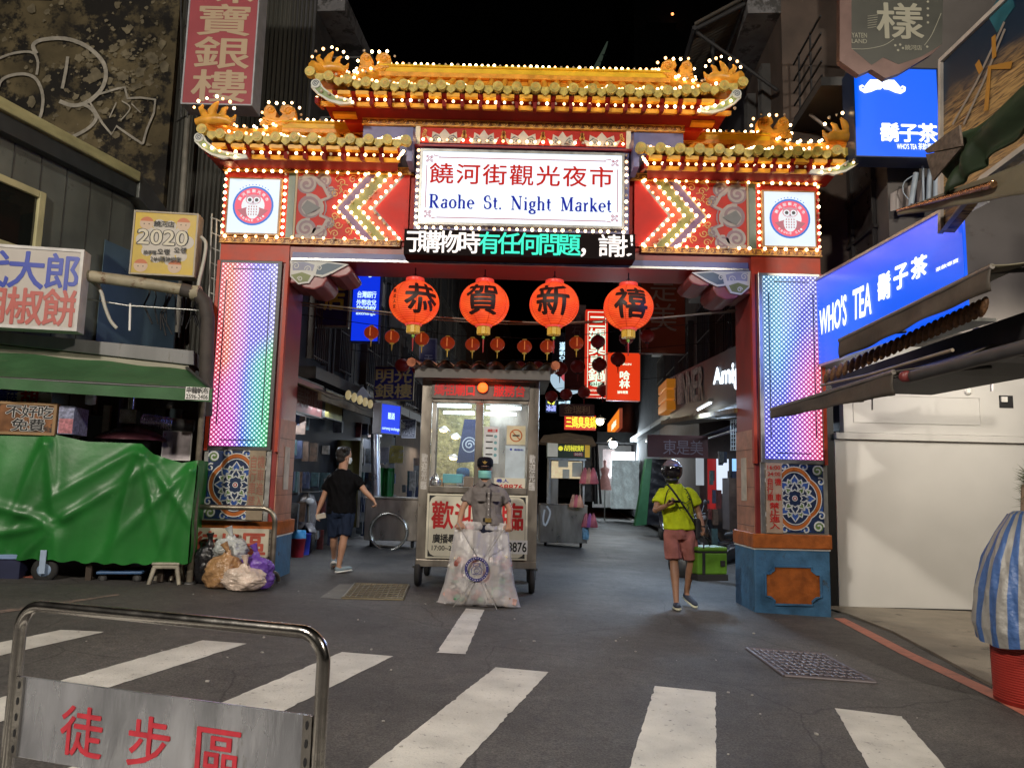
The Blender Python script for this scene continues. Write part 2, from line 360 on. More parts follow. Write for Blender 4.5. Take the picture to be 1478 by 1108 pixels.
for sg in (-1,1):
    a0,a1=sorted((sg*3.0,sg*3.88))
    zb=gz(CX+sg*3.4)-.25
    nm='left' if sg<0 else 'right'
    pil=MB().bx(G,a0,.6,a1,4.42,-.75,0,0).build('pillar',dred,gate,bevel=.012)
    tag(pil,'red pillar at the %s of the gateway'%nm)
    mb=MB();mb.bx(G,a0-.006,4.16,a1+.006,4.40,-.76,.02,0)
    for s_ in (a0,a1): mb.bx(G,s_-.02,1.72,s_+.02,4.16,-.02,.06,0)
    mb.build('pillar_trim',M('vermilion_band',(.42,.04,.01),.5,na=.2),pil)
    # inner face cladding, worn stone lower half
    ia=sg*3.0;mb=MB();mb.bx(G,min(ia,ia-sg*.012),.7,max(ia,ia-sg*.012),2.15,-.74,-.01,0)
    for k in range(6): mb.bx(G,min(ia,ia-sg*.016),.7+k*.24,max(ia,ia-sg*.016),.706+k*.24,-.74,-.01,1)
    mb.build('stone_cladding',[brick,M('mortar',(.15,.1,.08),.8)],pil)
    mb=MB();mb.bx(G,min(ia-sg*.016,ia-sg*.022),1.25,max(ia-sg*.016,ia-sg*.022),1.8,-.5,-.28,0)
    mb.build('paper_notice',M('old_paper',(.55,.5,.42),.8,na=.25),pil)
    # led panel
    x0,x1=sorted((sg*3.12,sg*3.84))
    MB().bx(G,x0-.05,1.73,x1+.05,4.17,0,.05).build('led_housing',[dsteel,alu][sg>0],pil,bevel=.006)
    lm=ledmat('led_colours_'+nm,CX+x0,CX+x1,1.77,4.14,sg<0)
    led=MB().bx(G,x0,1.78,x1,4.13,.03,.06).build('led_panel',lm,pil)
    mb=MB()
    for q in (x0+.075,x1-.075): mb.bx(G,q-.006,2.05,q+.006,3.9,.06,.064)
    mb.bx(G,x0+.14,4.045,x1-.14,4.057,.06,.064);mb.bx(G,x0+.14,1.85,x1-.14,1.862,.06,.064)
    mb.build('seam_line',M('led_seam',(.01,.02,.05),.4,na=0),led)
    # mosaic and notice
    nb=MB();ms=MB();w_=.21
    if sg<0: mosaic(ms,x0,.88,x1,1.72,.04);na0,na1=x1-w_+.01,x1
    else: mosaic(ms,x0,.88,x1,1.72,.04);na0,na1=x0,x0+w_-.01
    MB().bx(G,x0-.06,.83,x1+.06,1.74,0,.03).build('panel_frame',alu,pil,bevel=.005)
    ms.build('mosaic_panel',[navy,mwhite,mgreen,morange,mblue,mred],pil)
    nb.bx(G,na0,.87,na1,1.73,.03,.058,0)
    if sg>0:
        nb.fit(G,'16:00',na0+.02,1.65,na1-.02,1.70,.062,1,.01);nb.fit(G,'24:00',na0+.02,1.57,na1-.02,1.62,.062,1,.01)
        nb.colm(G,'自行車',na0+.015,1.26,na0+.085,1.54,.062,1,.015);nb.colm(G,'機 車',na0+.115,1.26,na0+.185,1.54,.062,1,.015)
        nb.colm(G,'禁止進入',na0+.045,.92,na0+.155,1.24,.062,1,.02)
        nb.build('notice_board',[M('notice_tan',(.45,.33,.24),.5,na=.2),letred],pil)
    else:
        nb.colm(G,'自行車禁',na0+.015,1.02,na0+.095,1.66,.062,1,.01);nb.colm(G,'機車進入',na0+.11,1.02,na0+.19,1.66,.062,1,.01)
        nb.build('notice_board',[M('notice_brown',(.28,.22,.15),.5,na=.25),M('faded_letters',(.32,.13,.09),.6,na=.2)],pil)
    # pedestal
    ped=MB()
    p0,p1=a0-.03,a1+.03;ped.bx(G,p0,zb,p1,.68,-.80,.02,0);ped.build('pedestal',blp,gate,bevel=.02)
    pd=[c for c in bpy.data.objects if c.name.startswith('pedestal')][-1]
    mb=MB();mb.bx(G,p0-.02,.685,p1+.02,.86,-.82,.05,0);mb.bx(G,p0-.01,.66,p1+.01,.683,-.81,.03,1);mb.build('pedestal_cornice',[orp,white],pd,bevel=.025)
    c=(p0+p1)/2
    def notch(cx,cy,hx,hy,r):
        pts=[]
        for sx,sy,a in ((1,1,0),(-1,1,1),(-1,-1,2),(1,-1,3)):
            seq=[(cx+sx*(hx-r),cy+sy*(hy-r*.1)),(cx+sx*(hx-r),cy+sy*(hy-r*.5)),(cx+sx*(hx-r*.5),cy+sy*(hy-r*.9)),(cx+sx*hx,cy+sy*(hy-r))]
            pts+=seq[::-1] if a in (0,2) else seq
        return pts
    q=notch(c,.24,.34,.24,.11)
    mb=MB();mb.poly(G,q,.022,.026,0);mb.ribbon(G,q,.022,.02,.045,1,True);mb.build('recess_panel',[orp,blp],pd)
# curved cloud brackets under the beam
cloudw=M('bracket_white',(.55,.55,.52),.5,na=.1);cloudg=M('bracket_slate',(.09,.13,.17),.5,na=.2);cloudo=M('bracket_olive',(.17,.2,.07),.5,na=.2);cloudl=M('bracket_lilac',(.25,.26,.36),.5,na=.2)
for sg in (-1,1):
    mb=MB()
    prof=[(2.995,4.2),(2.3,4.2),(2.2,4.14),(2.18,4.08),(2.24,4.02),(2.34,3.99),(2.44,4.0),(2.52,4.05),(2.5,3.96),(2.55,3.87),(2.66,3.82),(2.8,3.84),(2.86,3.9),(2.995,3.9)]
    mb.poly(G,[(sg*x,z) for x,z in prof],-.72,-.02,0);b=mb.build('bracket',M('bracket_red',(.26,.07,.07),.4,na=.2),gate,bevel=.02)
    cl=[(2.985,4.2),(2.97,3.98),(2.86,3.88),(2.72,3.9),(2.66,4.0),(2.55,3.98),(2.42,4.04),(2.22,4.16),(2.5,4.19),(2.7,4.2)]
    mb=MB();mb.poly(G,[(sg*x,z) for x,z in cl],-.02,.01,0)
    mb.poly(G,[(sg*x,z) for x,z in [(2.96,4.0),(2.86,3.9),(2.74,3.92),(2.7,4.0),(2.82,4.04)]],.012,None,2)
    mb.poly(G,[(sg*x,z) for x,z in [(2.64,4.02),(2.55,4.01),(2.42,4.07),(2.28,4.15),(2.5,4.17),(2.62,4.12)]],.012,None,1)
    mb.poly(G,[(sg*x,z) for x,z in [(2.94,4.06),(2.8,4.07),(2.68,4.06),(2.66,4.14),(2.8,4.18),(2.95,4.17)]],.012,None,3)
    for (x,z,r) in ((2.9,4.12,.05),(2.74,4.08,.05),(2.6,4.1,.04),(2.84,3.95,.035)): mb.ribbon(G,[(sg*p,q) for p,q in spiral(x,z,r,1.3,1,0,12,.01)],.012,.016,None,0)
    mb.build('cloud_plaque',[cloudw,cloudg,cloudo,cloudl],b)
# beam
mb=MB();mb.bx(G,-2.999,4.205,2.999,4.415,-.75,0,0);beam=mb.build('beam',dred,gate,bevel=.01)
MB().bx(G,-2.95,4.225,2.95,4.30,.002,.03).build('beam_trim',bluep,beam)
MB().bx(G,-2.96,4.195,2.96,4.222,-.01,.035).build('beam_edge_strip',alu,beam)
mb=MB()
for sg in (-1,1):
    x0,x1=sorted((sg*3.9,sg*1.56));scrollband(mb,x0,x1,4.40,4.475,.05)
    x0,x1=sorted((sg*3.92,sg*1.42));scrollband(mb,x0,x1,5.37,5.46,.06)
scrollband(mb,-2.13,2.13,6.05,6.135,.05)
mb.build('scroll_border',[M('scroll_ground',(.2,.07,.02),.5,na=.3),gold2],gate)
# wall body between beam and roofs
mb=MB();mb.bx(G,-3.9,4.42,3.9,5.45,-.72,0,0);mb.bx(G,-2.12,5.45,2.12,6.45,-.6,-.002,1);mb.build('gate_wall',[red,bluep],gate)
mb=MB();mb.bx(G,-2.13,6.14,2.13,6.29,-.6,.03,0)
for sg in (-1,1):
    x0,x1=sorted((sg*1.46,sg*2.12));mb.bx(G,x0,5.7,x1,6.045,-.6,.02,0)
mb.build('blue_frieze',bluep,gate,bevel=.004)
mb=MB();mb.bx(G,-1.38,5.83,1.38,6.045,-.3,.02,0)
for sg in (-1,1): mb.bx(G,min(sg*1.36,sg*1.42),5.8,max(sg*1.36,sg*1.42),6.045,-.3,.05,4)
for i in range(5):
    c=(i-2)*.52;k=1 if i%2==0 else .8
    for s_ in (-1,1):
        mb.poly(G,[(c,5.835),(c+s_*.2*k,5.835),(c+s_*.25*k,5.93),(c+s_*.17*k,5.9),(c+s_*.16*k,5.99),(c+s_*.07*k,5.95),(c,6.03)],.024,None,1)
        mb.poly(G,[(c+s_*.02,5.85),(c+s_*.15*k,5.85),(c+s_*.17*k,5.9),(c+s_*.12*k,5.95),(c+s_*.06,5.92)],.027,None,2)
        mb.ribbon(G,spiral(c+s_*.1,5.88,.045,1.3,s_,0,12,.01),.014,.03,None,1)
        mb.ribbon(G,spiral(c+s_*.26,5.93,.04,1.4,-s_,1,12,.01),.012,.03,None,3)
        mb.ribbon(G,spiral(c+s_*.26,5.99,.025,1.4,s_,1,12,.01),.01,.03,None,3)
mur=mb.build('lotus_mural',[red,M('mural_silver',(.5,.46,.4),.5,na=.15),M('mural_slate',(.12,.13,.14),.5,na=.2),gold2,cream],gate)
brow(G.P(-1.42,5.855,.07),G.P(1.42,5.855,.07),.105,1)
# side murals
grey1=M('mural_grey',(.3,.27,.26),.5,na=.15);grey2=M('mural_mauve',(.2,.13,.16),.5,na=.2);mgold=M('mural_curl_gold',(.5,.28,.08),.5,na=.2);strp=M('stripe_violet',(.09,.05,.14),.5,na=.1);strg=M('stripe_olive',(.14,.15,.04),.5,na=.15);stro=M('stripe_orange',(.38,.05,.015),.5,na=.1);strw=M('stripe_edge',(.35,.27,.17),.5,na=.1)
for sg in (-1,1):
    S=lambda pts:[(sg*x,z) for x,z in pts]
    mb=MB();z0,z1,zm=4.48,5.37,4.9
    mb.poly(G,S([(1.5,z0),(2.96,z0),(2.96,z1),(1.5,z1)]),0,.02,0)
    mb.poly(G,S([(2.97,z0),(3.06,z0),(3.06,z1),(2.97,z1)]),0,.03,7);mb.poly(G,S([(2.94,z0),(2.965,z0),(2.965,z1),(2.94,z1)]),0,.035,6)
    # clouds
    for cx,cz,r,hh in ((2.82,5.22,.13,1),(2.6,5.28,.1,-1),(2.76,4.92,.16,1),(2.8,4.62,.13,-1),(2.62,4.56,.1,1),(2.5,5.12,.07,-1),(2.5,4.7,.07,1)):
        mb.disc(G,sg*cx,cz,r,.022,None,8,18);mb.ribbon(G,S(spiral(cx,cz,r,1.7,hh,1.2,26,r*.12)),r*.26,.026,None,1)
    lob=[(2.93,5.3),(2.75,5.33),(2.6,5.2),(2.52,5.05),(2.62,5.0),(2.6,4.93),(2.6,4.86),(2.62,4.8),(2.52,4.75),(2.6,4.6),(2.75,4.5),(2.93,4.52)]
    mb.ribbon(G,S(lob),.045,.03,None,1);mb.ribbon(G,S([(x-.05,z) for x,z in lob[1:-1]]),.02,.031,None,8)
    mb.poly(G,S([(2.8,5.0),(2.62,4.9),(2.8,4.8),(2.87,4.9)]),.034,None,2)
    for i,(cx,cz,h_) in enumerate(((2.36,5.25,1),(2.44,5.1,-1),(2.3,5.12,1),(2.38,4.68,1),(2.44,4.8,-1),(2.25,4.6,-1),(2.42,4.56,1),(2.22,5.3,-1))):
        mb.ribbon(G,S(spiral(cx,cz,.055,1.3,h_,i,14,.01)),.013,.026,None,3);mb.ribbon(G,S([(cx+.05*h_,cz),(cx+.09*h_,cz+.05),(cx+.05*h_,cz+.11),(cx-.02,cz+.1)]),.012,.026,None,3)
    # chevrons
    hw=.38
    def chev(x,w_): return S([(x-hw,z0),(x,zm),(x-hw,z1),(x-hw-w_,z1),(x-w_,zm),(x-hw-w_,z0)])
    xs=2.43
    for w_,m_ in ((.03,6),(.11,4),(.02,6),(.15,5),(.02,6),(.14,9),(.05,10)):
        pts=[p for p in chev(xs,w_)];mb.poly(G,pts[:3]+pts[3:],.04,None,m_) if 0 else (mb.poly(G,[pts[0],pts[1],pts[4],pts[5]],.04,None,m_),mb.poly(G,[pts[1],pts[2],pts[3],pts[4]],.04,None,m_));xs-=w_
    mb.poly(G,S([(xs-hw,z0),(xs,zm),(xs-hw,z1),(1.47,z1),(1.47,z0)]),.03,.045,11)
    o=mb.build('side_mural',[red,grey1,M('mural_slate',(1,1,1)),mgold,strp,strg,strw,M('dark_green_strip',(.07,.11,.08),.4,na=.3),grey2,stro,M('stripe_grey',(.2,.18,.2),.5,na=.1),M('arrow_red',(.45,.014,.008),.5,na=.1,spec=.3)],gate)
    for x in (2.43,2.27,2.11,1.96):
        for s_ in (z0,z1): brow(G.P(sg*x,zm,.075),G.P(sg*(x-hw),s_+(.02 if s_==z0 else -.02),.075),.10,2)
    a0,a1=sorted((sg*1.5,sg*3.86))
    # owl light box
    a0,a1=sorted((sg*3.13,sg*3.84));c=(a0+a1)/2
    MB().bx(G,a0-.0,4.50,a1,5.28,0,.06).build('light_box_frame',M('box_frame_gold',(.3,.16,.06),.4,na=.3),gate,bevel=.01)
    bxo=[o for o in bpy.data.objects if o.name.startswith('light_box_frame')][-1]
    MB().bx(G,a0+.03,4.53,a1-.03,5.25,.05,.075).build('light_panel',E('light_panel_white',(.72,.84,.95),.92),bxo)
    mb=MB();cz=4.89;d=.078
    mb.disc(G,c,cz,.265,d,None,0,32);mb.disc(G,c,cz,.24,d+.002,None,1,32);mb.disc(G,c,cz,.15,d+.004,None,2,24)
    mb.poly(G,[(c-.2,cz-.06),(c-.1,cz-.03),(c,cz+.02),(c+.1,cz-.03),(c+.2,cz-.06),(c+.1,cz-.16),(c,cz-.1),(c-.1,cz-.16)],d+.006,None,3)
    mb.disc(G,c,cz-.06,.085,d+.008,None,2,16,.12);mb.disc(G,c,cz+.08,.1,d+.008,None,4,16,.07)
    for s_ in (-1,1):
        mb.disc(G,c+s_*.045,cz+.075,.042,d+.01,None,2,12);mb.disc(G,c+s_*.045,cz+.075,.024,d+.012,None,5,12)
        mb.poly(G,[(c+s_*.1,cz+.16),(c+s_*.03,cz+.12),(c+s_*.09,cz+.1)],d+.01,None,4)
    for j in range(4):
        for k in range(4): mb.disc(G,c-.05+k*.033,cz-.12+j*.035,.008,d+.01,None,3,6,.012)
    mb.poly(G,[(c-.012,cz+.05),(c+.012,cz+.05),(c,cz+.025)],d+.013,None,5)
    for j,ch in enumerate('饒河街觀光夜市'):
        t=math.pi*(.85-.7*j/6);f2=Fr(G.P(c+.195*math.cos(t),cz+.195*math.sin(t)),(math.sin(t),0,-math.cos(t)),(math.cos(t),0,math.sin(t)))
        mb.cell(f2,ch,-.02,-.02,.02,.02,d+.006,2,.02)
    for j,ch in enumerate('Raohe St.'):
        if ch==' ': continue
        t=math.pi*(1.25+.5*j/8);f2=Fr(G.P(c+.2*math.cos(t),cz+.2*math.sin(t)),(-math.sin(t),0,math.cos(t)),(-math.cos(t),0,-math.sin(t)))
        mb.fit(f2,ch,-.013,-.015,.013,.015,d+.006,2,.01)
    for j in range(10):
        t=math.pi*(.72-.44*j/9);mb.disc(G,c+.285*math.cos(t),cz+.285*math.sin(t),.009,d,None,0,4)
    em=lambda n_,c_:E(n_,c_,.85)
    mb.build('owl_emblem',[em('emblem_blue',(.01,.16,.62)),em('emblem_pink',(.85,.1,.17)),em('emblem_white',(.8,.85,.9)),em('emblem_mauve',(.45,.13,.17)),em('emblem_rose',(.6,.25,.32)),em('emblem_dark',(.06,.05,.06))],bxo)
    for x in (a0-.035,a1+.035): brow(G.P(x,4.53,.05),G.P(x,5.34,.05),.095,2)
    brow(G.P(a0+.02,5.36,.09),G.P(a1-.02,5.36,.09),.11,2);brow(G.P(a0+.02,4.475,.09),G.P(a1-.02,4.475,.09),.125,2)
    a0,a1=sorted((sg*1.6,sg*2.95));brow(G.P(a0,5.36,.09),G.P(a1,5.36,.09),.13,1);brow(G.P(a0,4.475,.09),G.P(a1,4.475,.09),.14,1)
# --- main sign box
SF=Fr((CX,9.45,0),(1,0,0))
mb=MB();a0,b0=SF.px(596,328)[0],SF.px(753,338)[1];a1,b1=SF.px(909,225)[0],SF.px(753,215)[1]
sb=MB().bx(SF,a0,b0,a1,b1,-.25,-.03).build('sign_housing',bluep,gate,bevel=.01)
s0,t0,s1,t1=SF.box(609,223,897,325)
W_,H_=s1-s0,t1-t0
MB().bx(SF,s0,t0,s1,t1,-.03,.03).build('sign_face',E('sign_face_white',(.82,.91,1),1.04),sb)
mb=MB()
for p in ((s0-.03,t0-.03,s1+.03,t0),(s0-.03,t1,s1+.03,t1+.03),(s0-.03,t0,s0,t1),(s1,t0,s1+.03,t1)): mb.bx(SF,*p,-.03,.045)
mb.build('sign_rim',alu,sb)
esr=M('sign_ink_red',(.3,.008,.004),.6,emit=.42,ecol=(.72,.02,.01),na=0,spec=.1);esb=M('sign_ink_blue',(.004,.012,.2),.6,emit=.42,ecol=(.01,.03,.5),na=0,spec=.1)
mb=MB();r0,q0,r1,q1=s0+.06*W_,t1-.155*W_+.012,s1-.052*W_,t1-.055*W_-.0
n=7;cw=.105*W_;
for i,ch in enumerate('饒河街觀光夜市'):
    xx=s0+.045*W_+i*(.905*W_-cw)/6;mb.cell(SF,ch,xx,t1-.455*H_,xx+cw,t1-.185*H_,.036,0,.012)
mb.build('chinese_lettering',esr,sb)
# serif latin lettering drawn stroke by stroke
def serif(mb,fr,ch,x,y,h,d,mi=0):
    T,t=.19*h,.08*h;L=[]
    def ln(x0,y0,x1,y1,w): L.append(([(x+x0*h,y+y0*h),(x+x1*h,y+y1*h)],w))
    def cv(pts,w): L.append(([(x+p*h,y+q*h) for p,q in pts],w))
    def arc(cx,cy,rx,ry,a,b,n=14): return [(cx+rx*math.cos(R(a+(b-a)*i/n)),cy+ry*math.sin(R(a+(b-a)*i/n))) for i in range(n+1)]
    def thick(pts,cx,rx): return [t+(T-t)*min(1,abs(p-cx)/rx)**2 for p,q in pts]
    def o(cx,cy,rx,ry,a,b):
        p=arc(cx,cy,rx,ry,a,b);cv(p,thick(p,cx,rx))
    sf=lambda cx,cy,w=.15:ln(cx-w,cy,cx+w,cy,t)
    if ch=='R': ln(.18,0,.18,1,T);sf(.18,.02);sf(.14,.98,.13);ln(.18,.97,.4,.97,t);ln(.18,.5,.4,.5,t);o(.4,.735,.22,.235,90,-90);ln(.36,.5,.68,.02,T);sf(.72,.02,.1);return_=.9
    elif ch=='S': p=arc(.33,.74,.22,.23,40,270);cv(p,thick(p,.33,.22));p=arc(.33,.27,.25,.25,90,-150);cv(p,thick(p,.33,.25));ln(.5,.86,.54,.66,t);ln(.08,.34,.1,.1,t);return_=.72
    elif ch=='N': ln(.15,0,.15,1,t);ln(.12,.98,.72,.04,T);ln(.74,0,.74,1,t);sf(.15,.02,.12);sf(.08,.98,.1);sf(.74,.98,.13);return_=.98
    elif ch=='M': ln(.16,0,.16,1,t);ln(.17,.98,.5,.05,T);ln(.5,.05,.82,.98,t);ln(.86,0,.86,1,T);sf(.16,.02,.12);sf(.1,.98,.1);sf(.88,.02,.16);sf(.92,.98,.1);return_=1.12
    elif ch=='a': ln(.42,.08,.42,.45,T*.9);o(.3,.47,.15,.17,0,170);o(.25,.17,.17,.17,80,360);ln(.42,.05,.55,.05,t);ln(.26,.33,.42,.36,t);return_=.6
    elif ch=='o': o(.3,.32,.23,.31,0,360);return_=.64
    elif ch=='e': o(.29,.32,.22,.31,0,310);ln(.1,.34,.5,.34,t);return_=.6
    elif ch=='h': ln(.14,0,.14,1,T*.9);sf(.14,.02,.12);sf(.08,.98,.08);o(.32,.42,.19,.2,180,0);ln(.5,0,.5,.44,T*.9);sf(.5,.02,.12);return_=.7
    elif ch=='t': ln(.16,.12,.16,.85,T*.9);ln(.02,.6,.34,.6,t*1.3);cv(arc(.27,.14,.11,.13,180,320),t);return_=.42
    elif ch=='i': ln(.14,0,.14,.62,T*.9);sf(.14,.02,.12);sf(.08,.61,.08);mb.disc(fr,x+.14*h,y+.86*h,.075*h,d,None,mi,10);return_=.34
    elif ch=='g': o(.27,.42,.17,.2,0,360);o(.28,-.13,.22,.13,0,360);cv([(.16,.25),(.1,.14),(.2,.06),(.4,.03)],t*1.6);ln(.38,.56,.54,.62,t*1.4);return_=.6
    elif ch=='r': ln(.14,0,.14,.6,T*.9);sf(.14,.02,.12);sf(.08,.6,.08);cv([(.16,.4),(.26,.56),(.38,.6)],[t,t*1.4,T]);return_=.46
    elif ch=='k': ln(.14,0,.14,1,T*.9);sf(.14,.02,.12);sf(.08,.98,.08);ln(.16,.26,.46,.6,t);ln(.26,.38,.52,.03,T);sf(.54,.02,.1);sf(.46,.61,.1);return_=.66
    elif ch=='.': mb.disc(fr,x+.1*h,y+.06*h,.085*h,d,None,mi,10);return_=.26
    else: return_=.5
    for i,(p,w_) in enumerate(L): mb.ribbon(fr,p,w_,d+i*.0002,None,mi)
    return return_
txt='Raohe  St.  Night  Market'
tmp=MB();adv=[];tot=0
for ch in txt: a_=serif(tmp,SF,ch,0,0,1,0) if ch!=' ' else .27;adv.append(a_);tot+=a_+.06
h_=.19*H_;kx=(.915*W_)/(tot*h_)
mb=MB();x_=0
F2=Fr(SF.P(s0+.04*W_,t0+.2*H_),(1,0,0))
for ch,a_ in zip(txt,adv):
    if ch!=' ': serif(mb,F2,ch,x_,0,h_,.036)
    x_+=(a_+.06)*h_
for i,p in enumerate(mb.v): mb.v[i]=V((F2.o.x+(p.x-F2.o.x)*kx,p.y,p.z))
mb.build('latin_lettering',esb,sb)
mb=MB()
for y in (t0+.07*H_,t1-.085*H_): mb.bx(SF,s0+.08*W_,y-.004,s1-.08*W_,y+.004,.03,.036)
for x in (s0+.022*W_,s1-.022*W_): mb.bx(SF,x-.004,t0+.2*H_,x+.004,t1-.2*H_,.03,.036)
for x,sx in ((s0+.035*W_,1),(s1-.035*W_,-1)):
    for y,sy in ((t0+.11*H_,1),(t1-.11*H_,-1)):
        for dx,dy,r_,hh in ((0,0,.028,1),(.03,-.025,.018,-1),(-.03,.03,.018,1),(.03,.03,.02,-1),(-.03,-.03,.015,1)): mb.ribbon(SF,spiral(x+dx*sx,y+dy*sy,r_,1.2,hh*sx,0,10,.004),.008,.036,None,0)
        mb.ribbon(SF,[(x+sx*.05,y-sy*.05),(x+sx*.14,y-sy*.035)],[.012,.002],.036,None,0)
mb.build('sign_border',E('sign_border_ink',(.5,.03,.08),.6),sb)
for x in (s0-.055,s1+.055): brow(SF.P(x,t0-.03,.05),SF.P(x,t1+.0,.05),.088,2)
brow(SF.P(s0-.02,t0-.075,.05),SF.P(s1+.02,t0-.075,.05),.095,2)
mb=MB();mb.bx(SF,a0-.02,b1,a1+.02,b1+.025,-.25,.02);mb.build('sign_cap',M('sign_cap_red',(.3,.03,.03),.4),sb)
# ticker
TF=Fr((CX,9.4,0),(1,0,0));a0,b0,a1,b1=TF.box(583,334,917,371)
tk=MB().bx(TF,a0,b0,a1,b1,-.29,0).build('ticker_display',M('ticker_case',(.008,.004,.004),.7,na=.1,spec=.1),gate,bevel=.006)
ma=E('ticker_white',(1,.9,.85),1.2);mg=E('ticker_green',(.02,.85,.55),1.1)
mb=MB();hh=b1-b0;cw=hh*.745;y0,y1=b0+.1*hh,b1-.1*hh;x=a0+.04
def tcell(ch,x0,x1,cl0,cl1,mi,bold=.015):
    m2=MB();m2.cell(TF,ch,x0,y0,x1,y1,.004,mi,bold)
    # cut at the display edge
    keep=[f for f in range(len(m2.f)) if all(cl0<=m2.v[i].x-CX<=cl1 for i in m2.f[f])]
    mb.add(m2.v,[m2.f[f] for f in keep],mi)
tcell('行',x-.42*cw,x+.58*cw,a0+.03,a1,0)
px_=x+.60*cw
for ch in '購物時': tcell(ch,px_,px_+cw,a0,a1,0);px_+=cw*1.02
for ch in '有任何問題': tcell(ch,px_,px_+cw,a0,a1,1,.012);px_+=cw*1.02
tcell('，',px_,px_+cw,a0,a1,0);px_+=cw*1.02
tcell('請',px_,px_+cw,a0,a1,0);px_+=cw*1.02;tcell('找',px_,px_+cw,a0,a1-.03,0)
mb.build('ticker_lettering',[ma,mg],tk)
# --- roofs
def roof(ea0,ea1,ra0,ra1,ez,rz,eY=9.2,rY=10.05,hipL=True,hipR=True,lift=.12,sp=.235,rows=3):
    """eave from ea0..ea1 at height ez, ridge ra0..ra1 at rz; back slope mirrored"""
    mid=(ra0+ra1)/2
    def eave(u):
        a=ea0+(ea1-ea0)*u;z=ez
        if hipL: z+=lift*max(0,1-u*5)**2
        if hipR: z+=lift*max(0,1-(1-u)*5)**2
        return V((CX+a,eY,z))
    def pt(u,w_,side=1):
        e=eave(u);r=V((CX+ra0+(ra1-ra0)*u,rY,rz));p=e.lerp(r,w_);p.z-=.28*(rz-ez)*math.sin(math.pi*w_)*.8
        if side<0: p.y=2*rY-p.y
        return p
    mb=MB();mb.grid(lambda u,v:pt(u,v),40,6,0);mb.grid(lambda u,v:pt(1-u,v,-1),20,4,0)
    if hipL: mb.add([pt(0,0),pt(0,.5),pt(0,1),pt(0,.5,-1),pt(0,0,-1)],[(0,1,2,3,4)],0)
    if hipR: mb.add([pt(1,0),pt(1,.5),pt(1,1),pt(1,.5,-1),pt(1,0,-1)],[(4,3,2,1,0)],0)
    rf=mb.build('roof_tiles',gold,gate)
    tb=MB();en=MB();n=round((ea1-ea0)/sp)
    for i in range(n+1):
        u=i/n
        pts=[pt(u,w_/8)+V((0,0,.012)) for w_ in range(9)]
        tb.tube(pts,[.05]+[.042]*8,6,0)
        e=pt(u,0);fe=Fr((e.x,e.y-.02,e.z+.005),(1,0,0))
        en.disc(fe,0,0,.066,-.05,.03,0,12);en.disc(fe,0,0,.045,.03,.036,0,10);en.ribbon(fe,spiral(0,0,.03,1.2,1,0,8,.006),.01,.04,None,1)
        if i<n:
            e=pt((i+.5)/n,0);fe=Fr((e.x,e.y,e.z-.005),(1,0,0));en.poly(fe,[(-.07,.03),(.07,.03),(.055,-.04),(0,-.085),(-.055,-.04)],-.02,.015,0)
        for k in range(rows):
            q=pt(u,.10+k*.085);bulb(q+V((0,0,.085)),0)
        if 0:pass
    tb.build('tile_ridges',gold,rf);en.build('tile_ends',[tilem,gold2],rf)
    # ridge
    rb=MB();ra0_,ra1_=ra0,ra1
    for z0_,z1_,d_,m_ in ((-.02,.05,.09,1),(.05,.13,.07,0),(.13,.16,.09,2)): rb.box(CX+ra0,rY-d_,rz+z0_,CX+ra1,rY+d_,rz+z1_,m_)
    rb.build('roof_ridge',[yel,gold,yel],rf,bevel=.01)
    nb=round((ra1-ra0)/.085)
    for i in range(nb+1): bulb(V((CX+ra0+(ra1-ra0)*i/nb,rY-.05,rz+.185)),0)
    # hips
    hb=MB()
    for flag,u in ((hipL,0),(hipR,1)):
        if not flag: continue
        for side in (1,-1):
            pts=[pt(u,w_/8,side)+V((0,0,.05+.05*(1-w_/8))) for w_ in range(9)];MB().tube(pts,[.075]*9,8,0).build('hip_ridge',gold,rf)
            if side>0:
                for k in range(2,8): bulb(pts[k]+V((0,-.03,.1)),0);bulb(pts[k]+V((.05 if u==0 else -.05,-.07,.06)),0)
    # soffit: rafters, yellow boards, red brackets
    so=MB();a_0,a_1=ea0+.08,ea1-.08
    so.add([(CX+a_0,eY+.03,ez-.07),(CX+a_1,eY+.03,ez-.07),(CX+a_1-.1,GY,ez-.24),(CX+a_0+.1,GY,ez-.24)],[(0,1,2,3)],1)
    so.add([(CX+a_0,eY+.03,ez-.07),(CX+a_1,eY+.03,ez-.07),(CX+a_1-.1,GY,ez+.1),(CX+a_0+.1,GY,ez+.1)],[(3,2,1,0)],1)
    m=round((a_1-a_0)/sp)
    for i in range(m):
        x0=CX+a_0+(a_1-a_0)*i/m;x1=CX+a_0+(a_1-a_0)*(i+1)/m
        so.box(x0+.035,eY+.02,ez-.115,x1-.035,eY+.1,ez-.065,0)
        so.obx(((x0+x1)/2,eY+.2,ez-.165),(x1-x0-.05,.16,.05),Matrix.Rotation(R(20),3,'X'),0)
        so.obx((x0,eY+.22,ez-.15),(.045,.36,.075),Matrix.Rotation(R(14),3,'X'),1)
    so.build('eave_boards',[M('eave_yellow',(.72,.36,.03),.4,na=.2),M('soffit_red',(.2,.01,.008),.6,na=.2,spec=.2)],rf)
    brow((CX+a_0,eY+.06,ez-.16),(CX+a_1,eY+.06,ez-.16),.108,1)
    return pt,rf
ptT,rfT=roof(-2.72,2.76,-2.02,2.02,6.36,6.93,lift=.14)
ptL,rfL=roof(-4.03,-1.47,-3.3,-2.1,5.62,6.08,hipR=False,lift=.08,rows=4)
ptR,rfR=roof(1.47,4.17,2.1,3.38,5.60,6.06,hipL=False,lift=.08,rows=4)
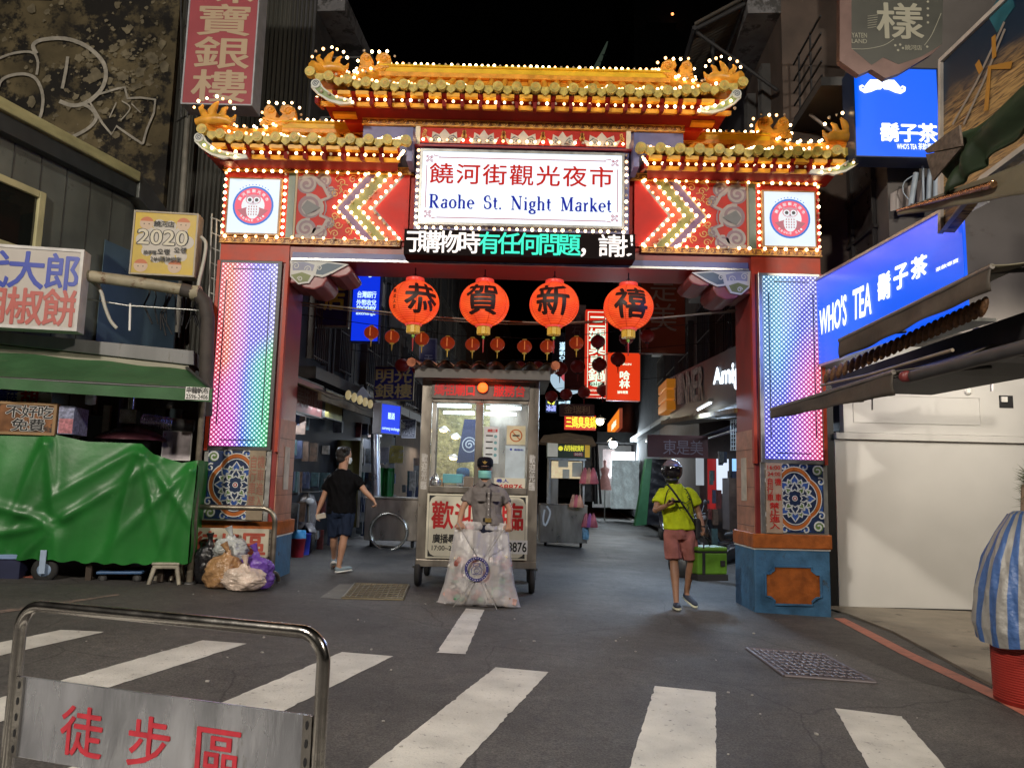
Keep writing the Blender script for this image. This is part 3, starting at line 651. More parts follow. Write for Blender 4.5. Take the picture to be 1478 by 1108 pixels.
mb=MB();mb.poly(G,[(-2.6,6.22),(2.62,6.22),(2.3,6.0) ,(2.14,6.0),(2.14,6.30),(-2.14,6.30),(-2.14,6.0),(-2.3,6.0)][0:0] or [(-2.55,6.42),(-2.35,6.08),(-2.13,6.08),(-2.13,6.31),(2.13,6.31),(2.13,6.08),(2.35,6.08),(2.6,6.42)],-.5,.02,0)
for sg in (-1,1):
    for k in range(3): mb.bx(G,min(sg*(2.2+k*.1),sg*(2.5+k*.08)),6.13+k*.09,max(sg*(2.2+k*.1),sg*(2.5+k*.08)),6.165+k*.09,.02,.16,1)
mb.build('upper_red_wall',[red,M('eave_yellow',(1,1,1))],gate)
for sg,a in ((-1,-3.9),(1,3.9)):
    mb=MB()
    for k in range(4): mb.bx(G,min(sg*3.7,sg*(3.88+k*.07)),5.40+k*.04-.0,max(sg*3.7,sg*(3.88+k*.07)),5.43+k*.04,-.5,.28+k*.03,0)
    mb.build('corner_bracket',dred,gate)
# volutes at the eave corners
mv=[M('volute_white',(.55,.56,.5),.4,na=.1),M('volute_green',(.2,.26,.1),.4,na=.2),M('volute_dark',(.06,.08,.12),.4,na=.2)]
for (a,z,sg,rf,L_) in ((-4.08,5.55,-1,rfL,.62),(4.22,5.53,1,rfR,.62),(-2.66,6.3,-1,rfT,.5),(2.7,6.3,1,rfT,.5)):
    f_=Fr((CX+a,9.18,z),(-sg,0,0) if False else (1,0,0));q=-sg
    P_=lambda pts:[(q*x,y) for x,y in pts]
    mb=MB();mb.poly(f_,P_([(-.04,.09),(.06,.1),(.12,.0),(.26,-.1),(.42,-.13),(L_,-.16),(L_+.02,-.2),(L_-.15,-.22),(.4,-.2),(.33,-.22),(.18,-.17),(.04,-.08),(-.04,.0)]),-.04,.0,0)
    mb.poly(f_,P_([(.0,.0),(.08,.02),(.14,-.04),(.28,-.13),(.42,-.16),(L_-.05,-.18),(.38,-.185),(.2,-.15),(.06,-.07)]),.004,None,1)
    mb.disc(f_,q*.02,.045,.06,.0,.02,0,16);mb.ribbon(f_,P_(spiral(.02,.045,.045,2,1,0,20,.005)),.01,.024,None,2)
    mb.build('corner_volute',mv,rf)
    for k in range(5): bulb(f_.P(q*(.1+k*.1),(-.06-.035*k),.03),1)
# ornaments
def ridge_orn(a,z,mir):
    f_=Fr((CX+a,10.05,z),(1,0,0));mb=MB();q=mir
    P_=lambda pts:[(q*x,y) for x,y in pts]
    mb.poly(f_,P_([(-.24,0),(.24,0),(.26,.06),(.2,.09),(.24,.16),(.22,.26),(.13,.31),(.04,.29),(.02,.22),(.07,.17),(.02,.11),(-.03,.12),(-.02,.2),(-.07,.28),(-.14,.31),(-.19,.25),(-.2,.16),(-.15,.1),(-.23,.07)]),-.07,.07,0)
    for x,y,r_,h_ in ((.14,.22,.07,1),(-.1,.22,.06,-1),(.12,.07,.05,-1),(-.12,.06,.05,1)): mb.tube([f_.P(q*p,s_,.07) for p,s_ in spiral(x,y,r_,1.4,h_,0,12,.012)],.018,5)
    mb.tube([f_.P(q*x,y,.06) for x,y in ((-.2,.1),(-.02,.06),(.2,.11))],.03,6)
    mb.build('ridge_ornament',gold,gate,bevel=.015)
    for k,(x,y) in enumerate(((-.25,.1),(-.24,.22),(-.16,.37),(-.05,.36),(.05,.36),(.16,.37),(.27,.3),(.3,.2),(.28,.1))):
        bulb(f_.P(q*x,y,.0),2 if k%4==0 else 1)
def hip_orn(p,mir,s=1.):
    f_=Fr(p,(1,0,0));mb=MB();q=mir*s
    T_=lambda pts,r:mb.tube([f_.P(q*x,s*y,0) for x,y in pts],[s*k for k in r],8)
    T_([(-.22,.0),(-.1,.03),(.05,.05),(.18,.04),(.26,.0)],[.05,.07,.08,.07,.04])
    T_([(-.08,.05),(-.13,.14),(-.17,.2),(-.14,.25)],[.06,.05,.035,.012])
    T_([(.0,.05),(-.02,.16),(.02,.24),(.06,.3)],[.065,.06,.04,.012])
    T_([(.08,.05),(.13,.12),(.14,.19),(.19,.23)],[.06,.05,.035,.012])
    T_([(.2,.02),(.28,.06),(.3,.12)],[.05,.03,.01])
    mb.build('hip_ornament',gold,gate)
    for x,y in ((-.2,.29),(-.09,.33),(.04,.36),(.12,.33),(.22,.29),(.28,.2),(-.25,.2)): bulb(f_.P(q*x,s*y,.02),1)
for a,m_ in ((-2.08,1),(2.12,-1)): ridge_orn(a,6.95,m_)
for a,m_ in ((-3.36,1),(3.44,-1)): ridge_orn(a,6.16,m_)
for u,pt,m_ in ((0,ptT,1),(1,ptT,-1)):
    hip_orn(pt(u,.2)+V((m_*.05,-.05,.1)),m_,.85)
for u,pt,m_ in ((0,ptL,1),(1,ptR,-1)):
    hip_orn(pt(u,.05)+V((m_*.08,-.05,.1)),m_,.95)
# inner end boards of the side roofs
for sg in (-1,1):
    mb=MB();x0,x1=sorted((sg*1.40,sg*1.47));mb.bx(G,x0,5.4,x1,5.85,-.3,.42,0);mb.build('roof_end_board',bluep,gate)
    for k in range(4): bulb(G.P(sg*(1.56-.02*k),5.40+.03*k,.5),1)
# bulbs: 100 that show largest as parts, the rest one mesh
random.shuffle(BUL);BUL.sort(key=lambda b:-b[1])
pb=MB().ball((0,0,0),.021,10,7,0);pb.lathe((0,.022,0),[(.011,0),(.014,.01),(.014,.03),(.01,.04)],8,1,(0,1,0))
sock=M('bulb_socket',(.25,.18,.1),.5,na=0)
protoon=pb.build('bulb',[bulbon,sock]);protoon.parent=gate;protoon.location=BUL[0][0]-gate.location
for p,_ in BUL[1:100]:
    c=protoon.copy();COL.objects.link(c);c.parent=gate;c.location=p-gate.location
mb=MB()
for p,pr in BUL[100:]:
    lit=random.random()>.16
    mb.ball(p,random.uniform(.016,.022),6,5,(0 if random.random()<.7 else 2) if lit else 1)
tag(mb.build('bulb',[bulbon,bulboff,E('dim_bulb',(1,.5,.2),5)],gate),kind='stuff')
print('bulbs',len(BUL))
# ================= ground
asph=bpy.data.materials.new('asphalt');asph.use_nodes=True
def _a():
    nt=asph.node_tree;N=nt.nodes;L=nt.links;b=N['Principled BSDF'];tc=N.new('ShaderNodeTexCoord')
    def nz(s,d=6,r=.6):
        n=N.new('ShaderNodeTexNoise');n.inputs['Scale'].default_value=s;n.inputs['Detail'].default_value=d;n.inputs['Roughness'].default_value=r;L.new(tc.outputs['Object'],n.inputs['Vector']);return n.outputs['Fac']
    def ramp(f,st):
        r=N.new('ShaderNodeValToRGB');e=r.color_ramp.elements;e[0].position=st[0][0];e[0].color=st[0][1]+(1,);e[1].position=st[1][0];e[1].color=st[1][1]+(1,);L.new(f,r.inputs[0]);return r.outputs[0]
    def mul(a,c,f=1):
        m=N.new('ShaderNodeMix');m.data_type='RGBA';m.blend_type='MULTIPLY';m.inputs['Factor'].default_value=f;L.new(a,m.inputs['A']);L.new(c,m.inputs['B']);return m.outputs['Result']
    base=ramp(nz(.6,8),[(.3,(.058,.056,.056)),(.7,(.094,.09,.087))])
    fine=mul(ramp(nz(75,3,.9),[(.36,(.4,.4,.4)),(.66,(1.9,1.86,1.8))]),ramp(nz(.45,5,.6),[(.38,(.72,.72,.73)),(.62,(1.15,1.14,1.12))]))
    mid=ramp(nz(9,8,.75),[(.36,(.75,.75,.76)),(.66,(1.2,1.19,1.17))])
    c=mul(mul(base,fine),mid)
    v=N.new('ShaderNodeTexVoronoi');v.feature='DISTANCE_TO_EDGE';v.inputs['Scale'].default_value=.5;v.inputs['Randomness'].default_value=1
    mp=N.new('ShaderNodeMix');mp.data_type='VECTOR';mp.inputs[0].default_value=.12
    n=N.new('ShaderNodeTexNoise');n.inputs['Scale'].default_value=2.5;n.inputs['Detail'].default_value=6;L.new(tc.outputs['Object'],n.inputs['Vector']);L.new(tc.outputs['Object'],mp.inputs[4]);L.new(n.outputs['Color'],mp.inputs[5]);L.new(mp.outputs[1],v.inputs['Vector'])
    c=mul(c,ramp(v.outputs['Distance'],[(0,(.45,.45,.45)),(.004,(1,1,1))]))
    L.new(c,b.inputs['Base Color']);b.inputs['Roughness'].default_value=.72
    r=N.new('ShaderNodeMapRange');r.inputs['To Min'].default_value=.5;r.inputs['To Max'].default_value=.85;L.new(nz(1.4,6),r.inputs['Value']);L.new(r.outputs[0],b.inputs['Roughness'])
    bp=N.new('ShaderNodeBump');bp.inputs['Strength'].default_value=.55;bp.inputs['Distance'].default_value=.012;L.new(nz(80,3,.8),bp.inputs['Height']);L.new(bp.outputs[0],b.inputs['Normal'])
_a()
mb=MB();xs=[-200,-40,-15,-6.5]+[x*.5 for x in range(-12,12)]+[15,40,200];ys=[-60,-10,0,3,6,9,12,20,40,80,200]
mb.add([(x,y,gz(x)) for y in ys for x in xs],[(j*len(xs)+i,j*len(xs)+i+1,(j+1)*len(xs)+i+1,(j+1)*len(xs)+i) for j in range(len(ys)-1) for i in range(len(xs)-1)])
struct('road',mb,asph)
paint=M('road_paint',(.6,.585,.54),.6,ns=3,na=.2,bump=.6,bs=60,dirt=((.16,.155,.15),26,.60))
def gq(pts,dz,n=1): return [V((p[0],p[1],gz(p[0])+dz)) for p in pts]
# crosswalk bars: direction towards the vanishing point of the crossing
dirv=V((.262,.965,0)).normalized()
def vdir(px,py):
    r=ray(px,py);return V((r.x,r.y,0)).normalized()
dirv=vdir(1030,701)
bars=[((715,963),(792,970)),((945,990),(1033,999)),((1205,1022),(1302,1034)),((493,941),(567,947)),((292,924),(356,929)),((88,909),(152,912)),((-110,893),(-60,897))]
rj=random.Random(21)
def worn(a,b,c,d,mb,n=46,amp=.005):
    """quad a-b-c-d laid on the road as a strip whose long edges are chipped"""
    L=[];Rr=[]
    for i in range(n+1):
        t=i/n;p=a.lerp(d,t);q=b.lerp(c,t);w_=(q-p).normalized();j=lambda:rj.gauss(0,amp*.4)+(rj.uniform(0,amp*2.5) if rj.random()<.12 else 0)
        L.append(p+w_*j());Rr.append(q-w_*j())
    P=gq(L+Rr,.004);mb.add(P,[(i,i+1,n+1+i+1,n+1+i) for i in range(n)])
mb=MB()
for l,r in bars:
    a,b=gs(*l),gs(*r);L_=5.5;worn(a,b,b-dirv*L_,a-dirv*L_,mb,110)
struct('crosswalk',mb,paint)
mb=MB();a,b,c,d=gs(672,878),gs(699,880),gs(672,944),gs(630,942);worn(a,b,c,d,mb,30)
a,b,c,d=gs(866.5,725.7),gs(871,725.5),gs(921,752),gs(912,752)
struct('lane_line',mb,paint)
MB_=MB();MB_.add(gq([gs(912,751),gs(922,751),gs(870,725.7),gs(866,725.7)],.004),[(0,1,2,3)]);struct('edge_line',MB_,paint)
rp=M('red_kerb_paint',(.45,.16,.11),.6,ns=9,na=.25,dirt=((.12,.1,.09),9,.6),bump=.3)
mb=MB();L=[(1203,892),(1250,917),(1300,944),(1350,968),(1400,992),(1440,1012),(1500,1045)]
P=[gs(*q) for q in L];P2=[gs(q[0]+16+i*2.5,q[1]) for i,q in enumerate(L)]
mb.add(gq(P+P2,.004),[(i,i+1,len(L)+i+1,len(L)+i) for i in range(len(L)-1)])
P=[gs(*q) for q in ((-60,890),(0,881),(80,870),(172,857))];P2=[gs(*q) for q in ((-60,894),(0,885),(80,873),(172,859))]
struct('kerb_line',mb,rp)
mb=MB();mb.add(gq(P2+P,.004),[(i,i+1,4+i+1,4+i) for i in range(3)]);struct('kerb_line',mb,M('faded_kerb_paint',(.24,.17,.145),.7,ns=9,na=.2,dirt=((.09,.085,.08),12,.52)))
# pavement on the right with checker plates
pav=M('pavement_tile',(.22,.19,.15),.6,ns=3,na=.25,dirt=((.07,.06,.05),2.2,.58),bump=.6,bs=70)
a,b,c,d=gs(1222,886),gs(1700,886),gs(1700,1060),gs(1530,1040)
mb=MB();pts=[gs(1222,887),gs(1290,914),gs(1350,946),gs(1420,985),gs(1530,1040),V((9,4,0)),V((9,10.6,0)),V((4.1,10.6,0))]
mb.add([V((p.x,p.y,gz(min(p.x,5.5))+.025)) for p in pts]+[V((p.x,p.y,gz(min(p.x,5.5))-.05)) for p in pts],[tuple(range(8))]+[(i,i+8,(i+1)%8+8,(i+1)%8) for i in range(8)])
struct('pavement',mb,pav)
# ================= people
skin=M('skin',(.42,.23,.15),.5,ns=12,na=.1,bump=.08,bs=60)
skin2=M('skin_tan',(.33,.17,.10),.5,ns=12,na=.1,bump=.08,bs=60)
hairm=M('black_hair',(.012,.01,.009),.5,na=.3,bump=.8,bs=90)
def fab(n,c,r=.85,b=.35): return M(n,c,r,ns=7,na=.22,bump=b,bs=22,spec=.12)
from mathutils import noise as mnoise
def folds(o,amp=.008,fx=9,fz=3.5,seed=0):
    me=o.data;nn=[v.normal.copy() for v in me.vertices]
    for v,n in zip(me.vertices,nn):
        p=V((v.co.x*fx+seed,v.co.y*fx,v.co.z*fz+v.co.x*2.5));k=mnoise.noise(p)+.5*mnoise.noise(p*2.3);v.co+=n*(amp*(1-2*abs(k)*1.6))
    me.update();return o
def sub(a,b,t): return a.lerp(b,t)
def blob_limb(mb,pts,rs,n=12):
    mb.tube(pts,rs,n)
    for p,r in zip(pts,rs): mb.ball(p,r*.995,n,8)
def hand(mb,wrist,d,palmn,curl=.4,s=1.,mir=1):
    d=V(d).normalized();pn=(V(palmn)-d*V(palmn).dot(d)).normalized();side=d.cross(pn)*mir
    c=wrist+d*.045*s
    mb.loft([(wrist+d*t*s,side*w_*s,pn*h_*s) for t,w_,h_ in ((-.01,.026,.02),(.02,.034,.018),(.055,.041,.017),(.085,.04,.013))],0,10)
    for k,(o,L_) in enumerate(((-.031,.068),(-.0105,.078),(.0105,.073),(.03,.058))):
        p=wrist+d*.08*s+side*o*s;pts=[p];a=curl*.5
        for j,f in enumerate((.45,.32,.23)):
            a+=curl*(.5 if j==0 else .75);p=p+(d*math.cos(a)+pn*math.sin(a))*L_*f*s;pts.append(p)
        blob_limb(mb,pts,[.0095*s,.0092*s,.0085*s,.007*s],8)
    p=wrist+d*.02*s-side*.03*s;q=p+(d*.6-side*.75+pn*.35).normalized()*.035*s;r=q+(d*.85-side*.2+pn*.4).normalized()*.03*s
    blob_limb(mb,[p,q,r],[.013*s,.011*s,.009*s],8)
def person(name,label,base,J,f,hf=None,sk=skin,slv='short',build=1.,cap=None,hands=(.4,.4),pn=None,neckf=None):
    """J: joints in world space; f facing of the trunk, hf of the head"""
    f=V(f).normalized();rt=V((-f.y,f.x,0))*-1  # the figure's right-hand axis seen from behind... lateral axis
    lat=V((-f.y,f.x,0));up=V((0,0,1));hf=V(hf or f).normalized();hl=V((-hf.y,hf.x,0)).normalized()
    o=thing(name,label,'person',base)
    b=build;mb=MB();hc=J['head'];nk=J['neck'];pe=J['pelvis'];ch=sub(pe,nk,.62);ws=sub(pe,nk,.25)
    sl,sr=J['sl'],J['sr'];lt=(sl-sr).normalized()
    rings=[(pe-up*.09,lt*.15*b,f*.11*b),(pe,lt*.165*b,f*.12*b),(ws,lt*.145*b,f*.105*b),(ch,lt*.175*b,f*.12*b),(sub(pe,nk,.82),lt*.155*b,f*.095*b),(sub(pe,nk,.94),lt*.085,f*.065),(nk,lt*.055,f*.055)]
    mb.loft(rings,0,20)
    blob_limb(mb,[sub(pe,nk,.9),nk,hc-up*.04],[.068,.062,.06])
    # head
    hq=Matrix((hl,hf,up)).transposed()
    mb.ball(hc+up*.03,(.084,.103,.107),20,14,0,hq);mb.ball(hc-up*.045+hf*.022,(.066,.075,.078),16,12,0,hq)
    mb.ball(hc-up*.09+hf*.06,(.026,.02,.018),10,8,0,hq)
    mb.loft([(hc+up*.02+hf*.085,hl*.008,up*.008),(hc-up*.005+hf*.1,hl*.012,up*.01),(hc-up*.02+hf*.106,hl*.016,up*.012),(hc-up*.025+hf*.085,hl*.018,up*.012)],0,8)
    for s_ in (-1,1):
        mb.ball(hc+hl*.075*s_-up*.005,(.012,.024,.034),8,8,0,hq)
        mb.ball(hc+hl*.03*s_+hf*.083+up*.035,(.022,.012,.008),8,6,0,hq)
    # arms, legs
    for s_ in 'lr':
        S_,Ee,W_=J['s'+s_],J['e'+s_],J['w'+s_]
        blob_limb(mb,[S_,sub(S_,Ee,.5),Ee,sub(Ee,W_,.35),W_],[.048*b,.046*b,.038*b,.038*b,.026])
        P_=pn[0 if s_=='l' else 1] if pn else f
        hand(mb,W_,J.get('d'+s_,W_-Ee),P_,hands[0 if s_=='l' else 1],1.02,1 if s_=='l' else -1)
        K,A=J['k'+s_],J['a'+s_];Hh=J['h'+s_]
        blob_limb(mb,[Hh,sub(Hh,K,.5),K,sub(K,A,.3),sub(K,A,.65),A],[.088*b,.075*b,.053,.056,.042,.034])
        t=J['t'+s_];blob_limb(mb,[A-up*.03,sub(A,t,.5)-up*.035,t],[.036,.034,.026])
    body=mb.build('body',sk,o,remesh=.0085,smooth=2)
    # eyes, brows, mouth
    e=MB();
    for s_ in (-1,1):
        e.ball(hc+hl*.031*s_+hf*.080+up*.016,(.0145,.012,.0075),10,8,0,hq);e.ball(hc+hl*.031*s_+hf*.088+up*.016,(.006,.006,.006),8,6,1,hq)
        e.tube([hc+hl*(.031*s_+k)+hf*.089+up*(.037-abs(k)*.12) for k in (-.018,0,.018)],[.002,.0035,.002],5,1)
    e.build('eyes',[white,black],body)
    return o,body,hq,hl,hf,lt,f
def shirt(o,J,mat,f,b=1.,low=.06,sleeve=.62,name='shirt',grow=1.,sl_r=1.):
    f=V(f).normalized();up=V((0,0,1));pe,nk=J['pelvis'],J['neck'];lt=(J['sl']-J['sr']).normalized();mb=MB();g=.018*grow
    def rg(t,w_,d_): return (sub(pe,nk,t),lt*(w_*b+g),f*(d_*b+g))
    mb.loft([(pe-up*low,lt*(.168*b+g),f*(.125*b+g))]+[rg(0,.167,.125),rg(.25,.158,.118),rg(.45,.165,.122),rg(.62,.178,.126),rg(.8,.16,.105),rg(.88,.125,.085),rg(.95,.088,.07),rg(1.0,.062,.062)],0,24)
    for s_ in 'lr':
        S_,Ee=J['s'+s_],J['e'+s_];en=sub(S_,Ee,sleeve);d=(en-S_).normalized()
        blob_limb(mb,[sub(sub(pe,nk,.82),S_,.4),S_-up*.012],[.07*b,.056*b])
        mb.tube([S_-up*.012,sub(S_,en,.5),en],[.057*b*sl_r,.062*b*sl_r,.068*b*sl_r],14)
    return folds(mb.build(name,mat,o,remesh=.011,smooth=2),.009,8,4,1)
def shorts(o,J,mat,f,b=1.,leg=.85,name='shorts',flare=1.,top=.05):
    f=V(f).normalized();up=V((0,0,1));pe=J['pelvis'];lt=(J['hl']-J['hr']).normalized();mb=MB()
    mb.loft([(pe+up*top,lt*.165*b,f*.125*b),(pe,lt*.178*b,f*.135*b),(pe-up*.08,lt*.18*b,f*.135*b),(pe-up*.13,lt*.16*b,f*.115*b)],0,24)
    for s_ in 'lr':
        Hh,K=J['h'+s_],J['k'+s_];A=J['a'+s_]
        en=sub(Hh,K,leg) if leg<=1 else sub(K,A,leg-1)
        pts=[Hh,sub(Hh,K,.5*min(1,leg))];rs=[.105*b,.1*b*flare]
        if leg>1: pts+=[K];rs+=[.075]
        mb.tube(pts+[en],rs+[(.092 if leg<=1 else .062)*b*flare],14);mb.ball(Hh,.104*b,12,8)
    return folds(mb.build(name,mat,o,remesh=.011,smooth=2),.009,9,3.5,5)
def shoe(o,J,s_,mat,sole,f):
    A=J['a'+s_];t=J['t'+s_];d=(t-A);up=V((0,0,1));d.z=(t.z-(A.z-.075));d.normalize();sd=d.cross(up).normalized();u2=sd.cross(d)
    heel=V((A.x,A.y,A.z-.06))-d*.05;mb=MB()
    def L_(z0,z1,k): mb.loft([(heel+d*x-u2*0+u2*(z0),sd*w_*k,u2*.001) for x,w_ in ()],0) if 0 else None
    n=9;rs=[]
    for i in range(n):
        x=i/(n-1)*.27;w_=.036+.012*math.sin(min(1,i/(n-1)*1.3)*math.pi*.8)-(.02 if i==n-1 else 0)-(.01 if i==0 else 0);h_=.05-.022*(i/(n-1))-(.012 if i==n-1 else 0);rs.append((heel+d*x+u2*(h_*.5-.01),sd*w_,u2*h_*.75))
    mb.loft(rs,0,14);a=mb.build('shoe',mat,o,smooth=1)
    mb=MB();mb.loft([(c-u2*(.03-.0),x*1.08,u2*.014) for c,x,y in rs],0,14);mb.build('sole',sole,a)
def J4(**k): return {a:(V(b) if not isinstance(b,V) else b) for a,b in k.items()}
PX=at
def pz(px,py,Y): return at(px,py,Y)
# ---- guard in grey uniform with the rubbish sack
Y=8.95
J=J4(head=pz(700,678,Y),neck=pz(700,696,Y),pelvis=pz(705,757,Y),sl=pz(721,707,Y+.02),sr=pz(682,707,Y+.02),el=pz(736,735,Y-.02),er=pz(668,733,Y-.02),wl=pz(735,756,Y-.14),wr=pz(663,753,Y-.14),
 hl=pz(715,768,Y),hr=pz(694,768,Y),kl=pz(717,816,Y-.02),kr=pz(693,816,Y-.02))
for q,x in (('l',718),('r',691)):
    g=gs(x,882);J['a'+q]=V((at(x,860,Y).x,Y,gz(g.x)+.1));J['t'+q]=V((J['a'+q].x+(.03 if q=='l' else -.03),Y-.17,gz(g.x)+.035))
J['dl']=V((-.1,-.75,-.65));J['dr']=V((.1,-.75,-.65))
f=(0,-1,0)
o,body,hq,hl,hf,lt,fv=person('person','guard in grey uniform, dark cap and green face mask holding up a clear rubbish sack',(J['pelvis'].x,Y,gz(J['pelvis'].x)),J,f,build=.95,hands=(1.5,1.5),pn=(V((0,-.3,-1)),V((0,-.3,-1))))
uni=fab('uniform_grey',(.2,.18,.175));nvy=fab('navy_trousers',(.012,.014,.03))
sh=shirt(o,J,uni,f,.95,low=-.0,sleeve=.68)
shorts(o,J,nvy,f,.95,leg=1.93,name='trousers',flare=.95,top=.07)
for q in 'lr': shoe(o,J,q,black,black,f)
hc=J['head'];mb=MB();up=V((0,0,1))
FF=Fr(hc,(1,0,0))
def trunk_y(x,z,extra=.0): return Y-.155-extra
TF2=Fr((J['pelvis'].x,Y-.156,0),(1,0,0));pzl=J['pelvis'].z;cxs=0
for s_ in (-1,1):
    mb.bx(TF2,s_*.085-.05,pzl+.27,s_*.085+.05,pzl+.36,-.03,.012,0);mb.bx(TF2,s_*.085-.054,pzl+.345,s_*.085+.054,pzl+.372,-.03,.018,0)
mb.bx(TF2,-.014,pzl+.08,.014,pzl+.42,-.03,.008,0)
for k in range(5): mb.disc(TF2,0,pzl+.12+k*.06,.006,.009,.013,1,8)
mb.build('shirt_pocket',[uni,white],sh,bevel=.004)
CF=Fr((J['neck'].x,Y-.09,0),(1,0,0));mb=MB();mb.poly(CF,[(0,pzl+.465),(-.035,pzl+.425),(-.08,pzl+.485),(-.055,pzl+.525)],.0,.03,0);mb.poly(CF,[(0,pzl+.465),(.035,pzl+.425),(.08,pzl+.485),(.055,pzl+.525)],.0,.03,0)
mb.build('collar',uni,sh,bevel=.004)
mb=MB()
for s_,q in ((1,'l'),(-1,'r')):
    c=J['s'+q];mb.obx(c+V((-s_*.05,-.01,.062)),(.1,.05,.012),Matrix.Rotation(R(s_*16),3,'Y'),0)
mb.build('epaulette',nvy,sh)
mb=MB();c=J['pelvis']+V((0,0,.06));mb.loft([(c-V((0,0,.022)),V((.168,0,0)),V((0,.137,0))),(c+V((0,0,.022)),V((.166,0,0)),V((0,.135,0)))],0,24);mb.bx(TF2,-.035,c.z-.022,.035,c.z+.022,-.03,-.012+.02,1);mb.build('belt',[black,M('buckle_brass',(.6,.42,.15),.3,.9)],o)
# cap
capm=fab('cap_navy',(.008,.008,.014),.7,.1)
def lathe_head(c,prof,mat,name,par,n=20,sx=1.,sy=1.15,hf=V((0,-1,0))):
    hl=V((-hf.y,hf.x,0));mb=MB();mb.loft([(c+V((0,0,z*1.07)),hl*r*sx*1.08,hf*r*sy*1.05) for r,z in prof],0,n);return mb.build(name,mat,par)
cp=lathe_head(hc,[(.082,.035),(.086,.06),(.088,.085),(.082,.115),(.06,.135),(.02,.142)],capm,'cap',o)
mb=MB();mb.grid(lambda u,v:hc+V((.08*math.sin((u-.5)*2.6),-.085-.075*v*math.cos((u-.5)*2.6),.045-.02*v-.01*abs(u-.5))),10,4);
mb.grid(lambda u,v:hc+V((.08*math.sin((.5-u)*2.6),-.085-.075*v*math.cos((u-.5)*2.6),.040-.02*v-.01*abs(u-.5))),10,4);mb.build('cap_visor',capm,cp)
mb=MB();cf=Fr(hc+V((0,-.103,.085)),(1,0,0));mb.disc(cf,0,0,.014,0,.006,0,10);mb.poly(cf,[(-.03,.012),(-.012,-.012),(0,-.02),(.012,-.012),(.03,.012),(.012,.006),(0,.022),(-.012,.006)],-.002,.004,0);mb.build('cap_badge',M('badge_gold',(.6,.38,.1),.3,.6),cp)
mb=MB();mb.ball(hc+V((0,.02,.015)),(.081,.088,.06),16,10);mb.build('hair',hairm,o)
def mask(o,hc,hf,mat):
    hl=V((-hf.y,hf.x,0));mb=MB()
    def m_(u,v):
        t=(u-.5)*2.5;z=-.008-.088*v;r=.106-.012*abs(v-.45);return hc+hl*math.sin(t)*.08+hf*(math.cos(t)*r+.016*math.cos(t)*(1-abs(v-.3)*1.5)+.003*math.sin(v*19))+V((0,0,z))
    mb.grid(m_,14,8);a=mb.build('face_mask',mat,o,solid=-.003)
    mb=MB()
    for s_ in (-1,1):
        for z in (-.012,-.09): mb.tube([hc+hl*s_*.072+hf*.03+V((0,0,z)),hc+hl*s_*.079+hf*.0+V((0,0,-.01))],.0014,4)
    mb.build('ear_loop',white,a)
mask(o,hc,V((0,-1,0)),M('mask_teal',(.25,.62,.58),.7,na=.08))
# ---- man in black T-shirt walking away
Y=10.9
J=J4(head=pz(497,659,Y),neck=pz(495,677,Y+.0),pelvis=pz(493,733,Y),sl=pz(478,689,Y),sr=pz(513,689,Y),el=pz(467,717,Y+.0),er=pz(527,709,Y-.08),wl=pz(459,737,Y-.02),wr=pz(539,721,Y-.1),
 hl=pz(484,742,Y),hr=pz(501,742,Y),kl=pz(482,778,Y+.05),kr=pz(496,778,Y-.08),al=pz(482,808,Y+.22),ar=pz(489,815,Y-.1))
gx=gz(J['pelvis'].x)
J['al'].z=gx+.17;J['tl']=V((J['al'].x-.02,J['al'].y+.12,gx+.03));J['ar'].z=gx+.095;J['tr']=V((J['ar'].x+.11,J['ar'].y+.13,gx+.035))
J['dl']=V((-.15,0,-1));J['dr']=V((.5,-.2,-.8))
f=(.15,1,0)
o,body,*_=person('person','man in black T-shirt and navy shorts walking away between the pillar and the kiosk',(J['pelvis'].x,Y,gx),J,f,hf=(.75,.66,0),build=1.02,hands=(.5,1.1),pn=(V((1,0,0)),V((-1,0,0))))
blk=fab('black_cotton',(.004,.004,.005));shirt(o,J,blk,f,1.06,low=.07,sleeve=.66,name='t_shirt',grow=1.1,sl_r=1.05)
shorts(o,J,fab('dark_navy_cotton',(.014,.022,.045)),f,1.04,leg=.86,flare=1.0)
for q in 'lr': shoe(o,J,q,M('shoe_grey_blue',(.2,.26,.3),.7),white,f)
hc=J['head'];hfv=V((.75,.66,0)).normalized()
mb=MB();mb.ball(hc+V((0,0,.045))-hfv*.02,(.093,.108,.1),20,14,0,Matrix((V((-hfv.y,hfv.x,0)),hfv,V((0,0,1)))).transposed());mb.ball(hc-hfv*.05-V((0,0,.02)),(.075,.06,.07),14,10);[mb.ball(hc+V((0,0,.06))-hfv*.02+V((random.gauss(0,.045),random.gauss(0,.05),random.uniform(.0,.06))),random.uniform(.025,.04),8,6) for _ in range(26)];mb.build('hair',hairm,o,remesh=.008,smooth=1)
mask(o,hc,hfv,M('mask_white',(.6,.62,.62),.7,na=.05))
mb=MB();wl=J['wl'];mb.obx(wl+V((.05,-.03,-.07)),(.14,.012,.07),Matrix.Rotation(R(-12),3,'Y'),0);mb.build('phone',M('phone_case_cream',(.45,.42,.36),.3),o,bevel=.004)
